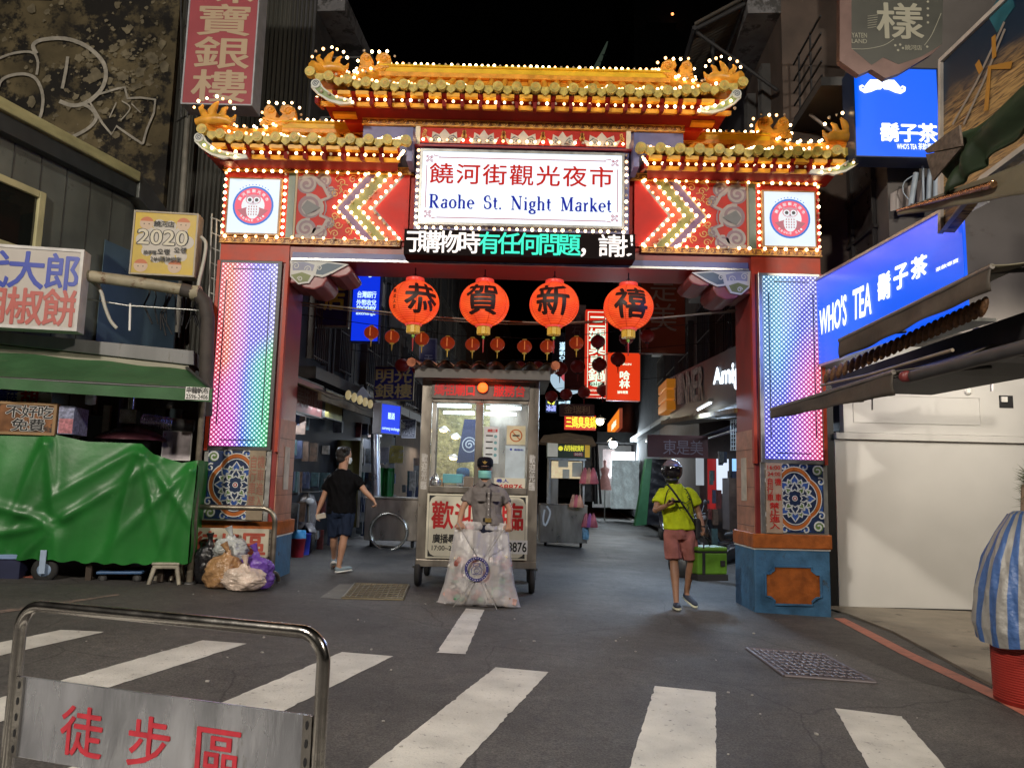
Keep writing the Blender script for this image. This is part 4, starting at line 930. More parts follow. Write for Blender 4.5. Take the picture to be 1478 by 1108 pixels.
# ---- rider with helmet, yellow shirt
Y=9.75
J=J4(head=pz(970,682,Y),neck=pz(973,698,Y),pelvis=pz(981,762,Y),sl=pz(997,710,Y),sr=pz(955,710,Y),el=pz(1008,738,Y+.04),er=pz(946,736,Y-.05),wl=pz(1015,762,Y-.02),wr=pz(963,729,Y-.24),
 hl=pz(992,772,Y),hr=pz(970,772,Y),kl=pz(998,812,Y+.02),kr=pz(973,812,Y-.05),al=pz(991,850,Y+.12),ar=pz(976,860,Y-.18))
gx=gz(J['pelvis'].x);J['ar'].z=gx+.095;J['tr']=V((J['ar'].x-.02,J['ar'].y-.16,gx+.035));J['al'].z=gx+.16;J['tl']=V((J['al'].x+.05,J['al'].y-.13,gx+.04))
J['dl']=V((.12,0,-1));J['dr']=V((.6,-.5,.3))
f=(-.12,-1,0)
o,body,*_=person('person','delivery rider in silver helmet, neon yellow shirt and pink shorts looking at a phone',(J['pelvis'].x,Y,gx),J,f,hf=(-.3,-1,-.15),sk=skin2,build=1.,hands=(1.5,.9),pn=(V((-1,0,0)),V((0,.2,1))))
ysh=fab('neon_yellow_jersey',(.52,.62,.02));s_=shirt(o,J,ysh,f,1.06,low=.01,sleeve=.62,name='jersey',grow=1.15,sl_r=1.12)
shorts(o,J,fab('dusty_pink_cotton',(.36,.14,.12)),f,1.05,leg=.86,flare=1.06)
for q in 'lr': shoe(o,J,q,M('shoe_navy',(.03,.04,.07),.7),M('sole_cream',(.6,.6,.45),.6),f)
hc=J['head'];hv=V((-.3,-1,0)).normalized();hlv=V((-hv.y,hv.x,0));up=V((0,0,1))
silver=M('helmet_silver',(.33,.31,.36),.22,.45,na=.3)
mb=MB();mb.ball(hc+up*.03,(.128,.145,.14),28,18,0,Matrix((hlv,hv,up)).transposed());hm=mb.build('helmet',silver,o)
mb=MB();
def vis(u,v):
    t=(u-.5)*2.9;ph=-.95+1.25*v;return hc+up*.03+hlv*math.sin(t)*math.cos(ph)*.134+hv*(math.cos(t)*math.cos(ph)*.153)+up*math.sin(ph)*.145
mb.grid(lambda u,v:vis(u,v),20,10);mb.build('visor',M('visor_dark',(.012,.01,.012),.08,0,na=0,spec=.8),hm)
mb=MB();mb.tube([vis(i/16,1.02)+hv*.004 for i in range(17)],.006,6);mb.ball(hc-up*.09+hv*.05,(.085,.07,.045),14,8,0,Matrix((hlv,hv,up)).transposed());mb.build('chin_bar',M('helmet_black',(.02,.02,.02),.4),hm)
# strap, bag of hip, phone, print
mb=MB();fr_=V(f).normalized()
def tr(x,z): # point on the chest surface
    c=J['pelvis'].lerp(J['neck'],(z-J['pelvis'].z)/(J['neck'].z-J['pelvis'].z));c.x+=x;rx=.205;c.y-=.160*math.sqrt(max(0,1-(x/rx)**2))+.012;c.z=z;return c
pts=[tr(-.1+.3*t,J['neck'].z-.02-.5*t) for t in [i/10 for i in range(11)]];pts[0].y+=.03
mb.tube(pts,.014,6);mb.tube([pts[0]+V((-.0,.02,.01)),J['sr']+V((.06,.04,.09)),J['sr']+V((.09,.15,.0))],.014,6);mb.build('shoulder_strap',black,o)
mb=MB();c=J['pelvis']+V((.21,.02,-.0));mb.obx(c,(.06,.2,.26),None,0);mb.build('hip_bag',M('bag_black_nylon',(.012,.012,.014),.6),o,bevel=.02)
mb=MB();wr=J['wr'];mb.obx(wr+V((.075,-.05,.05)),(.15,.08,.012),Matrix.Rotation(R(-20),3,'X'),0);ph=mb.build('phone',black,o,bevel=.003)
pf=FY(0)
mb=MB();dk=M('print_dark',(.03,.05,.02),.7,na=0)
z_=J['neck'].z-.22
for seg in (((-.12,-.02),(-.02,.02),(.08,-.01),(.14,.02)),((.05,-.1),(.11,-.03),(.1,-.12)),((-.08,-.08),(-.03,-.02),(0,-.1)),((.1,.1),(.13,.13),(.14,.08),(.11,.06),(.15,.03))):
    mb.tube([tr(x,z_+z)+V((0,-.004,0)) for x,z in seg],.005,4)
mb.build('jersey_print',dk,s_)
for q,sx in (('sl',1),('sr',-1)):
    pts=[tr(sx*(.09+.1*t),J['neck'].z-.06-.28*t*t)+V((0,.0,0)) for t in [i/8 for i in range(9)]];MB().tube(pts,.006,5).build('piping',black,s_)
mb=MB();mb.tube([J['wl']+V((-.03*0,0,.015)),J['wl']+V((0,0,.03))],.033,12);mb.build('wristwatch',black,o)
# ---- vendor inside the kiosk
Y=10.9
J=J4(head=pz(668,690,Y),neck=pz(667,705,Y),pelvis=pz(668,762,Y),sl=pz(684,714,Y),sr=pz(650,714,Y),el=pz(688,730,Y-.1),er=pz(648,728,Y-.14),wl=pz(672,718,Y-.38),wr=pz(648,712,Y-.4),hl=pz(676,775,Y),hr=pz(660,775,Y),kl=pz(676,812,Y-.05),kr=pz(660,812,Y-.05))
for q in 'lr': J['a'+q]=V((J['k'+q].x,Y,.55));J['t'+q]=V((J['k'+q].x,Y-.15,.5))
o,body,*_=person('person','vendor in pale blue jacket, blue cap and white mask sitting inside the kiosk',(J['pelvis'].x,Y,.45),J,(0,-1,0),hf=(-.35,-1,0),build=.92,hands=(.7,.7),pn=(V((0,0,-1)),V((0,0,-1))))
shirt(o,J,fab('pale_blue_jacket',(.3,.4,.5)),(0,-1,0),1.,low=.1,sleeve=.98,name='jacket',grow=1.2)
shorts(o,J,nvy,(0,-1,0),.95,leg=1.8,name='trousers')
cpv=lathe_head(J['head'],[(.083,.03),(.087,.06),(.087,.09),(.078,.12),(.05,.135),(.015,.14)],fab('cap_blue',(.03,.1,.22),.7,.1),'cap',o,hf=V((-.35,-1,0)).normalized())
mb=MB();hcv=J['head'];hv=V((-.35,-1,0)).normalized();hl_=V((-hv.y,hv.x,0))
mb.grid(lambda u,v:hcv+hl_*.08*math.sin((u-.5)*2.6)+hv*(.085+.075*v*math.cos((u-.5)*2.6))+V((0,0,.045-.02*v)),10,4);mb.build('cap_visor',MC['cap_blue'],cpv,solid=.004)
mask(o,hcv,hv,MC['mask_white'])
# ================= kiosk
KY=9.95;K=FY(KY);k0=K.box(604,548,776,818);ka0,kb0,ka1,kb1=k0
kc=(ka0+ka1)/2;kw=(ka1-ka0)/2;KB=.42;KT=2.62;KD=1.35
gk=gz(kc)
kio=thing('service_kiosk','stainless steel service kiosk on wheels with lit window and tiled roof under the gateway','kiosk',(kc,KY+KD/2,gk))
def kz(py,px=690): return K.px(px,py)[1]
def kx(px,py=690): return K.px(px,py)[0]
zB=kz(812);zW0=kz(706);zW1=kz(582);zH=kz(549);xl,xr=kx(604,700),kx(776,700)
mb=MB()
for x in (xl,xr-.14): mb.bx(K,x,zB,x+.14,zH,-.08,.0,0)
for x in (xl,xr-.08): mb.bx(K,x,zB,x+.08,zH,-KD,-KD+.08,0)
mb.bx(K,xl,zB-.06,xr,zB+.03,-KD,.02,0)
mb.bx(K,xl+.14,zW0-.05,xr-.14,zW0+.03,-.1,.03,0)
mb.bx(K,xl+.14,zW1,xr-.14,zW1+.06,-.08,-.005,0)
xm=kx(691,640);mb.bx(K,xm-.05,zW0,xm+.05,zW1,-.06,-.002,0)
fr_=mb.build('frame',steel,kio,bevel=.006)
mb=MB();mb.bx(K,xl+.02,zB+.03,xl+.04,zW0,-KD+.08,-.08);mb.bx(K,xr-.04,zB+.03,xr-.02,zW0,-KD+.08,-.08);mb.bx(K,xl+.08,zB+.03,xr-.08,zW0,-KD,-KD+.02)
mb.bx(K,xl+.08,zW0,xr-.08,zH,-KD,-KD+.015);mb.build('side_panel',steel,kio)
MB().bx(K,xl+.04,zH-.02,xr-.04,zH,-KD,-.0).build('ceiling_panel',white,kio)
# header
hd=MB().bx(K,xl+.13,zW1+.05,xr-.13,zH-.015,-.04,.025).build('header_board',M('header_brushed',(.12,.11,.10),.4,.6,ns=10,na=.2),kio,bevel=.004)
mb=MB();ha,hb=xl+.17,xr-.17;z0,z1=zW1+.095,zH-.06
cw=(hb-ha)/9.6
for i,ch in enumerate('媽祖廟口'): mb.cell(K,ch,ha+i*cw*1.08,z0,ha+i*cw*1.08+cw*.95,z1,.028,0,.03)
for i,ch in enumerate('服務台'): mb.cell(K,ch,hb-(3-i)*cw*1.12,z0,hb-(3-i)*cw*1.12+cw*.95,z1,.028,0,.03)
mb.build('header_lettering',letred,hd)
# alarm lamp
lx,lz=K.px(697,560);lm=MB();lm.lathe(K.P(lx,lz,.02),[(.075,0),(.078,.02),(.07,.03)],20,1,(0,-1,0));lm.ball(K.P(lx,lz,.06),(.066,.05,.066),16,10,0)
lmo=lm.build('beacon_lamp',[E('beacon_glow',(1,.11,.015),3),M('beacon_base',(.3,.02,.02),.4)],kio)
# roof of barrel tiles
lamp('beacon_light','POINT',K.P(lx,lz,.2),.5,(1,.08,.02),.05,parent=kio)
tl=M('kiosk_tile',(.5,.34,.22),.6,ns=12,na=.3,dirt=((.12,.09,.07),8,.62),bump=.3);lamp('beacon_light','POINT',K.P(lx,lz,.2),4,(1,.08,.02),.05,parent=kio);mb=MB();rx0,rx1=kx(597,540),kx(800,540);rz=kz(536)
def rt_(u,v):
    x=rx0+(rx1-rx0)*u;return K.P(x,rz+.02+.075*abs(math.cos(u*math.pi*8.5))+v*.10,.30-v*(KD*.5+.3))
mb.grid(rt_,102,6);mb.grid(lambda u,v:rt_(1-u,v)-V((0,0,.03)),60,6)
mb.grid(lambda u,v:(lambda p:V((p.x,2*(KY+KD*.5)-p.y,p.z)))(rt_(1-u,v)),60,4)
ro=mb.build('tiled_roof',tl,kio)
mb=MB();mb.bx(K,rx0+.04,zH,rx1-.06,zH+.035,-KD-.1,.2,0);mb.bx(K,rx0+.04,zH+.03,rx1-.06,rz-.0,.17,.19,0);mb.build('roof_board',M('roof_fascia',(.1,.09,.08),.5),ro)
[MB().tube([K.P(x_,rz+.06,.28),K.P(x_,rz+.14,-KD*.5)],.06,8).build('verge_tile',M('kiosk_verge',(.38,.11,.04),.5,na=.3),ro) for x_ in (rx0,rx1)]
# lower board
bd=MB().bx(K,xl+.12,zB+.045,xr-.12,zW0-.065,-.05,.012).build('front_board',cream,kio,bevel=.004)
mb=MB();L0,L1=xl+.15,xr-.15;b0,b1=zB+.07,zW0-.09
mb.ribbon(K,[(L0,b0),(L1,b0),(L1,b1),(L0,b1)],.006,.014,None,1,True)
for x,sx in ((L0,1),(L1,-1)):
    for y,sy in ((b0,1),(b1,-1)):
        mb.poly(K,[(x,y),(x+sx*.09,y),(x+sx*.03,y+sy*.03),(x,y+sy*.09)],.0145,None,1)
h_=(b1-b0)
for i,ch in enumerate('歡迎光臨'):
    w_=(L1-L0)*.2;x=L0+.05+i*((L1-L0-.09-w_)/3);mb.cell(K,ch,x,b0+.46*h_,x+w_,b0+.88*h_,.0155,0,.02)
for i,ch in enumerate('廣播尋人'): mb.cell(K,ch,L0+.06+i*.098,b0+.22*h_,L0+.148+i*.098,b0+.36*h_,.0155,1,.02)
mb.fit(K,'17:00~23:00',L0+.05,b0+.1*h_,L0+.44,b0+.18*h_,.0155,1,.01)
mb.build('board_lettering',[letred,letblk],bd)
mb=MB();na0,na1=kx(715,790),kx(760,790);nz0,nz1=kz(799,740),kz(779,740);mb.bx(K,na0-.1,nz0,na1+.01,nz1,.01,.017,0);mb.fit(K,'27668876',na0-.09,nz0+.025,na1,nz1-.025,.0185,1,.02);mb.build('phone_number_plate',[white,letblk],bd)
# window parts
glass=M('window_glass',(.8,.9,.95),.02,0,na=0,alpha=.05,spec=.6)
for x0_,x1_ in ((xl+.15,xm-.05),(xm+.05,xr-.15)): MB().bx(K,x0_,zW0+.04,x1_,zW1,-.03,-.025).build('window_pane',glass,kio)
mb=MB();pa0,pa1=xm+.06,xm+.26
mb.bx(K,pa0,kz(668),pa1,kz(615),-.022,-.018,0);
for k in range(4): mb.bx(K,pa0+.03,kz(629+k*9),pa0+.12,kz(627+k*9),-.0175,-.0165,1);mb.disc(K,pa1-.045,kz(629+k*9),.022,-.0175,-.0165,2,8)
mb.fit(K,'請戴口罩',pa0+.05,kz(623),pa1-.02,kz(618.5),-.016,3,.02)
mb.build('poster',[M('poster_paper',(.6,.66,.66),.6),letblk,M('poster_teal',(.15,.35,.38),.6),letred],kio)
mb=MB();pa0,pa1=kx(731,640),xr-.17;mb.bx(K,pa0,kz(640),pa1,kz(613),-.022,-.018,0);cx=(pa0+pa1)/2;cz=kz(627)
mb.ribbon(K,[(cx+.075*math.cos(t*.3),cz+.075*math.sin(t*.3)) for t in range(21)],.016,-.0165,None,1,True);mb.ribbon(K,[(cx-.05,cz+.05),(cx+.05,cz-.05)],.014,-.016,None,1);mb.obx(K.P(cx,cz,-.0165),(.09,.002,.02),None,2)
mb.build('sign_card',[M('card_yellow',(.6,.55,.35),.6),morange,letblk],kio)
mb=MB();mb.bx(K,pa0-.01,kz(689),pa1,kz(642),-.022,-.018,0);mb.disc(K,pa0+.06,kz(647),.015,-.0165,None,1,10);mb.fit(K,'實聯制',pa0+.1,kz(649),pa0+.22,kz(646),-.016,1,.01);mb.build('sheet',[M('sheet_pale_blue',(.5,.6,.64),.6),letblu],kio)
mb=MB();mb.bx(K,xm+.21,kz(704),xr-.16,kz(688.5),-.022,-.016,0)
mb.fit(K,'尋人',xm+.24,kz(695.5),xm+.40,kz(690),-.014,1,.02);mb.fit(K,'27668876',xm+.09,kz(705),xr-.19,kz(697.5),-.014,2,.02);mb.build('number_card',[cream,letblu,letred],kio)
# interior
mb=MB()
for y_,x0_,x1_,d in ((585,632,680,-.35),(595,640,685,-.9),(588,702,752,-.35),(597,700,745,-.9)):
    f_=FY(KY-d);p=f_.px(x0_,y_);q=f_.px(x1_,y_);zt=min(p[1],zH-.08);mb.tube([f_.P(p[0],zt),f_.P(q[0],zt)],.022,8)
mb.build('fluorescent_tube',E('tube_light',(.75,.92,1),6),kio)
lamp('kiosk_light','AREA',(kc,KY+.6,zH-.12),20,(.8,.93,1),.9,aim=(kc,KY+.6,0),parent=kio)
mb=MB()
for px,py,d in ((641,620,.7),(658,630,.95),(655,660,.8)):
    f_=FY(KY+d);a,b=f_.px(px,py);mb.lathe(f_.P(a,b),[(.02,.05),(.03,.04),(.1,0),(.095,-.005)],14,0,(.25,0,1));mb.ball(f_.P(a-.005,b-.0),(.06,.06,.04),10,6,1)
mb.build('pendant_lamp',[white,E('warm_lamp',(1,.78,.4),6)],kio)
MB().bx(K,xl+.09,zW0-.02,xr-.09,zW0+.02,-KD+.1,-.12).build('counter',steel,kio)
mb=MB();f_=FY(KY+KD-.03);mb.bx(f_,xl+.1,zW0+.05,xm+.1,zH-.1,0,.01);mb.build('kiosk_back_wall',M('mottled_reflection',(.3,.28,.12),.5,ns=20,na=.5,dirt=((.5,.47,.3),22,.55),bump=.5),kio)  # back wall, yellowish reflections painted into its mottled colour
mb=MB();f_=FY(KY+.7);bx=f_.box(660,605,689,668);pts=[(bx[0],bx[1]),(bx[2]-.01,bx[1]+.02),(bx[2],bx[3]),(bx[0]+.09,bx[3])];mb.poly(f_,pts,0,.012,0);c=((bx[0]+bx[2])/2+.03,(bx[1]+bx[3])/2-.05);mb.ribbon(f_,[(c[0]+.095*math.cos(t*.3),c[1]+.1*math.sin(t*.3)) for t in range(21)],.014,.015,None,1,True);mb.ribbon(f_,spiral(c[0],c[1],.07,1.5,1,0,14,.01),.018,.015,None,1)
mb.build('hanging_banner',[M('banner_navy',(.02,.045,.13),.7),M('banner_pale',(.4,.5,.62),.7)],kio)
mb=MB();f_=FY(KY+.45)
for (x0_,y0_,x1_,y1_),m_ in (((640,684,668,697),0),((624,690,640,706),1),((670,688,684,703),2)):
    a=f_.box(x0_,y0_,x1_,y1_);mb.bx(f_,a[0],max(zW0+.02,a[1]),a[2],max(a[3],zW0+.1),-.12,.12,m_)
mb.build('goods_box',[M('teal_box',(.06,.35,.4),.5),M('orange_pack',(.5,.25,.06),.5),M('brown_pack',(.2,.12,.06),.5)],kio,bevel=.008)
mb=MB();f_=FY(KY+.25);a,b=f_.px(628,700);mb.lathe(f_.P(a,zW0+.02),[(.06,0),(.085,.03),(.08,.08),(.05,.12),(.02,.125),(.02,.15)],16,0);mb.tube([f_.P(a-.07,zW0+.1),f_.P(a,zW0+.21),f_.P(a+.07,zW0+.1)],.007,6);mb.build('kettle',chrome,kio)
# post lettering
mb=MB();pl=MB()
mb.colm(K,'歡迎光臨',xl+.03,kz(706,610),xl+.10,kz(655,610),.003,0,.02);mb.colm(K,'歡迎光臨',xr-.11,kz(706),xr-.04,kz(655),.003,0,.02);mb.build('post_lettering',M('silver_letters',(.62,.6,.56),.4),kio)
# wheels
def wheel(mb,c,r,w_,m0=0,m1=1,ax=(1,0,0)):
    mb.lathe(V(c)-V(ax)*w_/2,[(r*.55,0),(r*.9,0),(r,w_*.25),(r,w_*.75),(r*.9,w_),(r*.55,w_)],22,m0,ax);mb.lathe(V(c)-V(ax)*w_*.6,[(.02,0),(r*.5,.01),(r*.56,w_*.2),(r*.56,w_),(r*.5,w_*1.19),(.02,w_*1.2)],16,m1,ax)
for x in (xl+.03,xr-.05):
    for d in (.1,KD-.15):
        w=MB();g=gz(x);r=.17;wheel(w,(x,KY+d,g+r),r,.075);w.box(x-.055,KY+d-.015,g+r,x-.045,KY+d+.015,zB-.05,1);w.box(x+.045,KY+d-.015,g+r,x+.055,KY+d+.015,zB-.05,1);w.box(x-.07,KY+d-.07,zB-.085,x+.07,KY+d+.07,zB-.055,1);w.build('wheel',[rubber,dsteel],kio)
# ================= the sack with rubbish
SY=8.72;S=FY(SY);g=gz(-.3)
sack=thing('rubbish_sack','big clear plastic sack of rubbish with round blue emblem held open by the guard','rubbish sack',(at(690,880,SY).x,SY+.15,g))
top=(S.px(660,752),S.px(732,756));zt=top[0][1]
film=M('clear_sack_film',(.78,.75,.77),.25,0,ns=4,na=.12,bump=1,bs=9,alpha=.48,spec=.7)
outl=[(628,876),(640,842),(648,805),(655,765),(660,752)];outr=[(752,880),(743,845),(738,805),(734,770),(731,756)]
lft=[S.px(*p) for p in outl];rgt=[S.px(*p) for p in outr]
def intp(L_,t): 
    k=t*(len(L_)-1);i=min(int(k),len(L_)-2);k-=i;return (L_[i][0]*(1-k)+L_[i+1][0]*k,L_[i][1]*(1-k)+L_[i+1][1]*k)
rnd=random.Random(3);ph=[rnd.uniform(0,6) for _ in range(8)]
def sk_(u,v):
    l,r=intp(lft,v),intp(rgt,v);side=1 if u<.5 else -1;uu=u*2 if u<.5 else 2-u*2
    a=l[0]+(r[0]-l[0])*uu;z=l[1]+(r[1]-l[1])*uu
    z=max(z,gz(a)+.012+.02*uu*(1-uu)) if v<.01 else z
    bul=(.2*math.sin(math.pi*uu)**.6)*(math.sin(math.pi*min(1,v*1.15+.12))**.5 if v<.8 else .25+.0*v)
    bul*=1-.55*max(0,v-.45)/.55
    wr=.012*math.sin(uu*23+ph[0]+v*4)+.010*math.sin(uu*41+ph[1]-v*9)+.012*math.sin(v*17+ph[2]+uu*6)
    return V((a,SY+.13-side*(bul+wr*(.5+.5*math.sin(math.pi*uu))),z))
mb=MB();mb.grid(sk_,72,40);mb.build('plastic_film',film,sack)
mb=MB();cols=[];cl=[('junk_white',(.6,.58,.54)),('junk_pink',(.5,.3,.27)),('junk_brown',(.3,.2,.12)),('junk_cream',(.55,.48,.35)),('junk_green',(.12,.3,.16)),('junk_red',(.35,.1,.08)),('junk_grey',(.25,.25,.26))]
jm=[M(n_,c_,.7,na=.3,ns=20,bump=.8,bs=25) for n_,c_ in cl]
for i in range(210):
    v=rnd.random()**1.2*.5;uu=rnd.uniform(.08,.92);l,r=intp(lft,v),intp(rgt,v);a=l[0]+(r[0]-l[0])*uu;z=max(l[1],gz(a)+.05)+.02;y=SY+.13+rnd.uniform(-.13,.13)*math.sin(math.pi*uu)
    s_=rnd.uniform(.03,.07)
    if i%3: mb.ball((a,y,z),(s_,s_*rnd.uniform(.6,1),s_*rnd.uniform(.5,.9)),7,5,i%7)
    else: mb.obx((a,y,z),(s_*1.6,s_,s_*1.3),Matrix.Rotation(rnd.uniform(0,3),3,'Y')@Matrix.Rotation(rnd.uniform(0,3),3,'X'),i%7)
tag(mb.build('rubbish',jm,sack),kind='stuff')
mb=MB();EF=FY(SY-.10);ec=EF.px(688,821)
nv=M('emblem_navy',(.03,.03,.16),.5,na=0)
def on(a,z): # drape on the sack front
    return a,z
mb.ribbon(EF,[(ec[0]+.118*math.cos(t*.2618),ec[1]+.118*math.sin(t*.2618)) for t in range(24)],.03,0,None,0,True)
for s_ in (-1,1):
    mb.ribbon(EF,[(ec[0]+s_*.0,ec[1]-.06),(ec[0]+s_*.05,ec[1]-.05),(ec[0]+s_*.06,ec[1]+.0),(ec[0]+s_*.03,ec[1]+.03)],.007,.001,None,0)
    mb.ribbon(EF,[(ec[0]+s_*.012,ec[1]+.06),(ec[0]+s_*.04,ec[1]+.065),(ec[0]+s_*.038,ec[1]+.04)],.006,.001,None,0)
mb.ribbon(EF,[(ec[0]+.035*math.cos(t*.5),ec[1]+.045+.02*math.sin(t*.5)) for t in range(12)],.006,.001,None,0,True);mb.ribbon(EF,[(ec[0]+.03*math.cos(t*.5),ec[1]-.02+.026*math.sin(t*.5)) for t in range(12)],.006,.001,None,0,True)
for j in range(12):
    t=math.pi*(.9-.8*j/11);mb.disc(EF,ec[0]+.118*math.cos(t),ec[1]+.118*math.sin(t),.006,.002,None,1,4);mb.disc(EF,ec[0]+.118*math.cos(-t),ec[1]+.118*math.sin(-t),.006,.002,None,1,4)
mb.build('emblem',[nv,M('emblem_pale',(.6,.56,.6),.5,na=0)],sack)
mb=MB();q=M('cord_grey',(.3,.29,.28),.5)
for pts in (((660,754),(686,800)),((731,758),(701,803)),((684,838),(652,878)),((697,838),(718,881))): mb.tube([FY(SY-.1).P(*FY(SY-.1).px(*p)) for p in pts],.005,5)
mb.build('tie_cord',q,sack)
# ================= green delivery bag
BY=9.65;Bf=Fr(gs(1028,838),(1,.15,0));bo=V(at(1028,838,BY));bz=bo.z
dbg=thing('delivery_bag','bright green insulated delivery bag with black base hanging from the rider\'s hand','delivery bag',(bo.x,BY,bz-.0))
f_=Fr((bo.x,BY,0),(1,.25,0));bx=(f_.px(1007,812)[0],f_.px(1050,812)[0]);zz=(f_.px(1028,838)[1],f_.px(1028,829)[1],f_.px(1028,797)[1],f_.px(1028,789)[1])
lime=M('lime_nylon',(.10,.24,.02),.45,ns=6,na=.25,bump=.5,bs=9)
mb=MB();mb.bx(f_,bx[0],zz[1],bx[1],zz[2],-.3,0,0);mb.bx(f_,bx[0]-.004,zz[2]+.012,bx[1]+.004,zz[3],-.305,.004,0);b_=mb.build('bag_body',lime,dbg,bevel=.02)
mb=MB();mb.bx(f_,bx[0]-.006,zz[0],bx[1]+.006,zz[1]+.002,-.305,.006,0);mb.bx(f_,bx[0]-.006,zz[2]-.004,bx[1]+.006,zz[2]+.014,-.306,.007,0);mb.bx(f_,bx[0]+.06,zz[1],bx[0]+.1,zz[2],.0,.009,0);mb.bx(f_,bx[1]-.1,zz[1]+.1,bx[1]-.04,zz[1]+.17,.0,.02,0);mb.build('black_trim',black,b_,bevel=.006)
hp=at(1018,774,BY-.02);mb=MB();mb.tube([f_.P(bx[0]+.08,zz[3]-.02,0),hp+V((-.01,0,-.02)),hp,hp+V((.02,0,-.02)),f_.P(bx[1]-.12,zz[3]-.02,-.2)],.009,6);mb.build('handle',black,dbg)
# ================= foreground barrier
def barrier(name,label,pl,pr,zt,r,panel_top,panel_h,letters,plate,lm,frame_m,inset=.03,fillet=.11,bold=.05,tb=(.86,.16)):
    a=atz(*pl,zt);b=atz(*pr,zt);u=(b-a);L=u.length;u.z=0;L=u.length;f=Fr((a.x,a.y,0),u)
    o=thing(name,label,'barrier',((a.x+b.x)/2,(a.y+b.y)/2,gz((a.x+b.x)/2)))
    g0,g1=gz(a.x),gz(b.x);pts=[f.P(0,g0,0)]
    n=8
    pts+= [f.P(0,g0+.3)]+[f.P(fillet-fillet*math.cos(t*math.pi/2/n),zt-fillet+fillet*math.sin(t*math.pi/2/n)) for t in range(n+1)]
    pts+= [f.P(L-fillet+fillet*math.sin(t*math.pi/2/n),zt-fillet+fillet*math.cos(t*math.pi/2/n)) for t in range(n+1)]+[f.P(L,g1)]
    mb=MB();mb.tube(pts,r,18);mb.build('tube_frame',frame_m,o)
    for k in (0,1):
        x=(0,L)[k];g=(g0,g1)[k];mb=MB();mb.tube([f.P(x,g+.02,.28)]+[f.P(x,g+.02+.12*math.sin(t*math.pi/8),.28*math.cos(t*math.pi/8)) for t in range(1,8)]+[f.P(x,g+.02,-.28)],r*.9,12);mb.build('foot',frame_m,o)
    zt2=panel_top;mb=MB();mb.bx(f,r+inset*.3,zt2-panel_h,L-r-inset*.3,zt2,-.004,.004,0);pn=mb.build('panel',plate,o,bevel=.002)
    for x0_,x1_ in ((r,r+.028),(L-r-.028,L-r)): 
        mb=MB();mb.bx(f,x0_,zt2-panel_h,x1_,zt2,.004,.012,0);
        for k in range(5): mb.disc(f,(x0_+x1_)/2,zt2-panel_h*(.1+k*.2),.005,.012,.0135,1,8,.012)
        mb.build('panel_strap',[frame_m,black],pn)
    mb=MB()
    for ch,x0_,x1_ in letters: mb.cell(f,ch,x0_*L,zt2-panel_h*tb[0],x1_*L,zt2-panel_h*tb[1],.0045,0,bold)
    mb.build('panel_lettering',lm,pn)
    return o,f,L
platem=M('scratched_steel_plate',(.58,.6,.66),.27,.85,ns=7,na=.45,bump=.35,bs=12,dirt=((.26,.23,.18),6,.6),stretch=(1,1,.25))
stk=M('red_sticker_letters',(.55,.04,.06),.55,ns=20,na=.2,dirt=((.45,.4,.4),18,.68))
o,f,L=barrier('crowd_barrier','steel tube barrier with brushed plate and red lettering, nearest the camera',(38,884),(468,922),1.03,.0175,0,.2,[],platem,stk,chrome) if 0 else (None,None,None)
a=atz(33,872,1.0);b=atz(469,914,1.0)
uu=V((b.x-a.x,b.y-a.y,0));ff=Fr((a.x,a.y,0),uu);pt_=ff.px(240,1003)[1]
LETTERS=[]
for ch,x0_,x1_ in (('徒',92,145),('步',189,245),('區',285,350)):
    LETTERS.append((ch,ff.px(x0_,1070)[0]/uu.length,ff.px(x1_,1070)[0]/uu.length))
o,f,L=barrier('crowd_barrier','steel tube barrier with brushed plate and red lettering, nearest the camera',(33,872),(469,914),1.0,.0185,pt_,.235,LETTERS,platem,stk,chrome,fillet=.075,bold=.012,tb=(.86,.30))
# sack barrier by the left pillar
a=atz(270,752,.95)
cr2=M('white_barrier_plate',(.5,.46,.36),.5,ns=5,na=.2,dirt=((.25,.18,.12),7,.62))
tubem=M('worn_tube',(.28,.25,.2),.35,.8,ns=10,na=.3,dirt=((.15,.08,.04),9,.62))
def gpt(px,py,Y): return at(px,py,Y)
BYY=9.3;p=at(268,750,BYY);q=at(397,750,BYY)
zt=at(330,732,BYY).z
def barrier2():
    return barrier('crowd_barrier','worn tube barrier with cream plate and red lettering behind the rubbish bags',(0,0),(0,0),0,0,0,0,[],None,None,None)
_atz=atz
def atz(px,py,z): return V((p.x if px==1 else q.x,BYY,z)) if px in(1,2) else _atz(px,py,z)
Lw=q.x-p.x;fb=FY(BYY,p.x)
o,f,L=barrier('crowd_barrier','worn tube barrier with cream plate and red lettering behind the rubbish bags',(1,0),(2,0),zt,.03,fb.px(330,762)[1],.36,[('徒',.13,.36),('步',.4,.62),('區',.66,.9)],cr2,M('faded_red_letters',(.4,.07,.04),.6,na=.2),tubem,fillet=.16,bold=.03)
atz=_atz
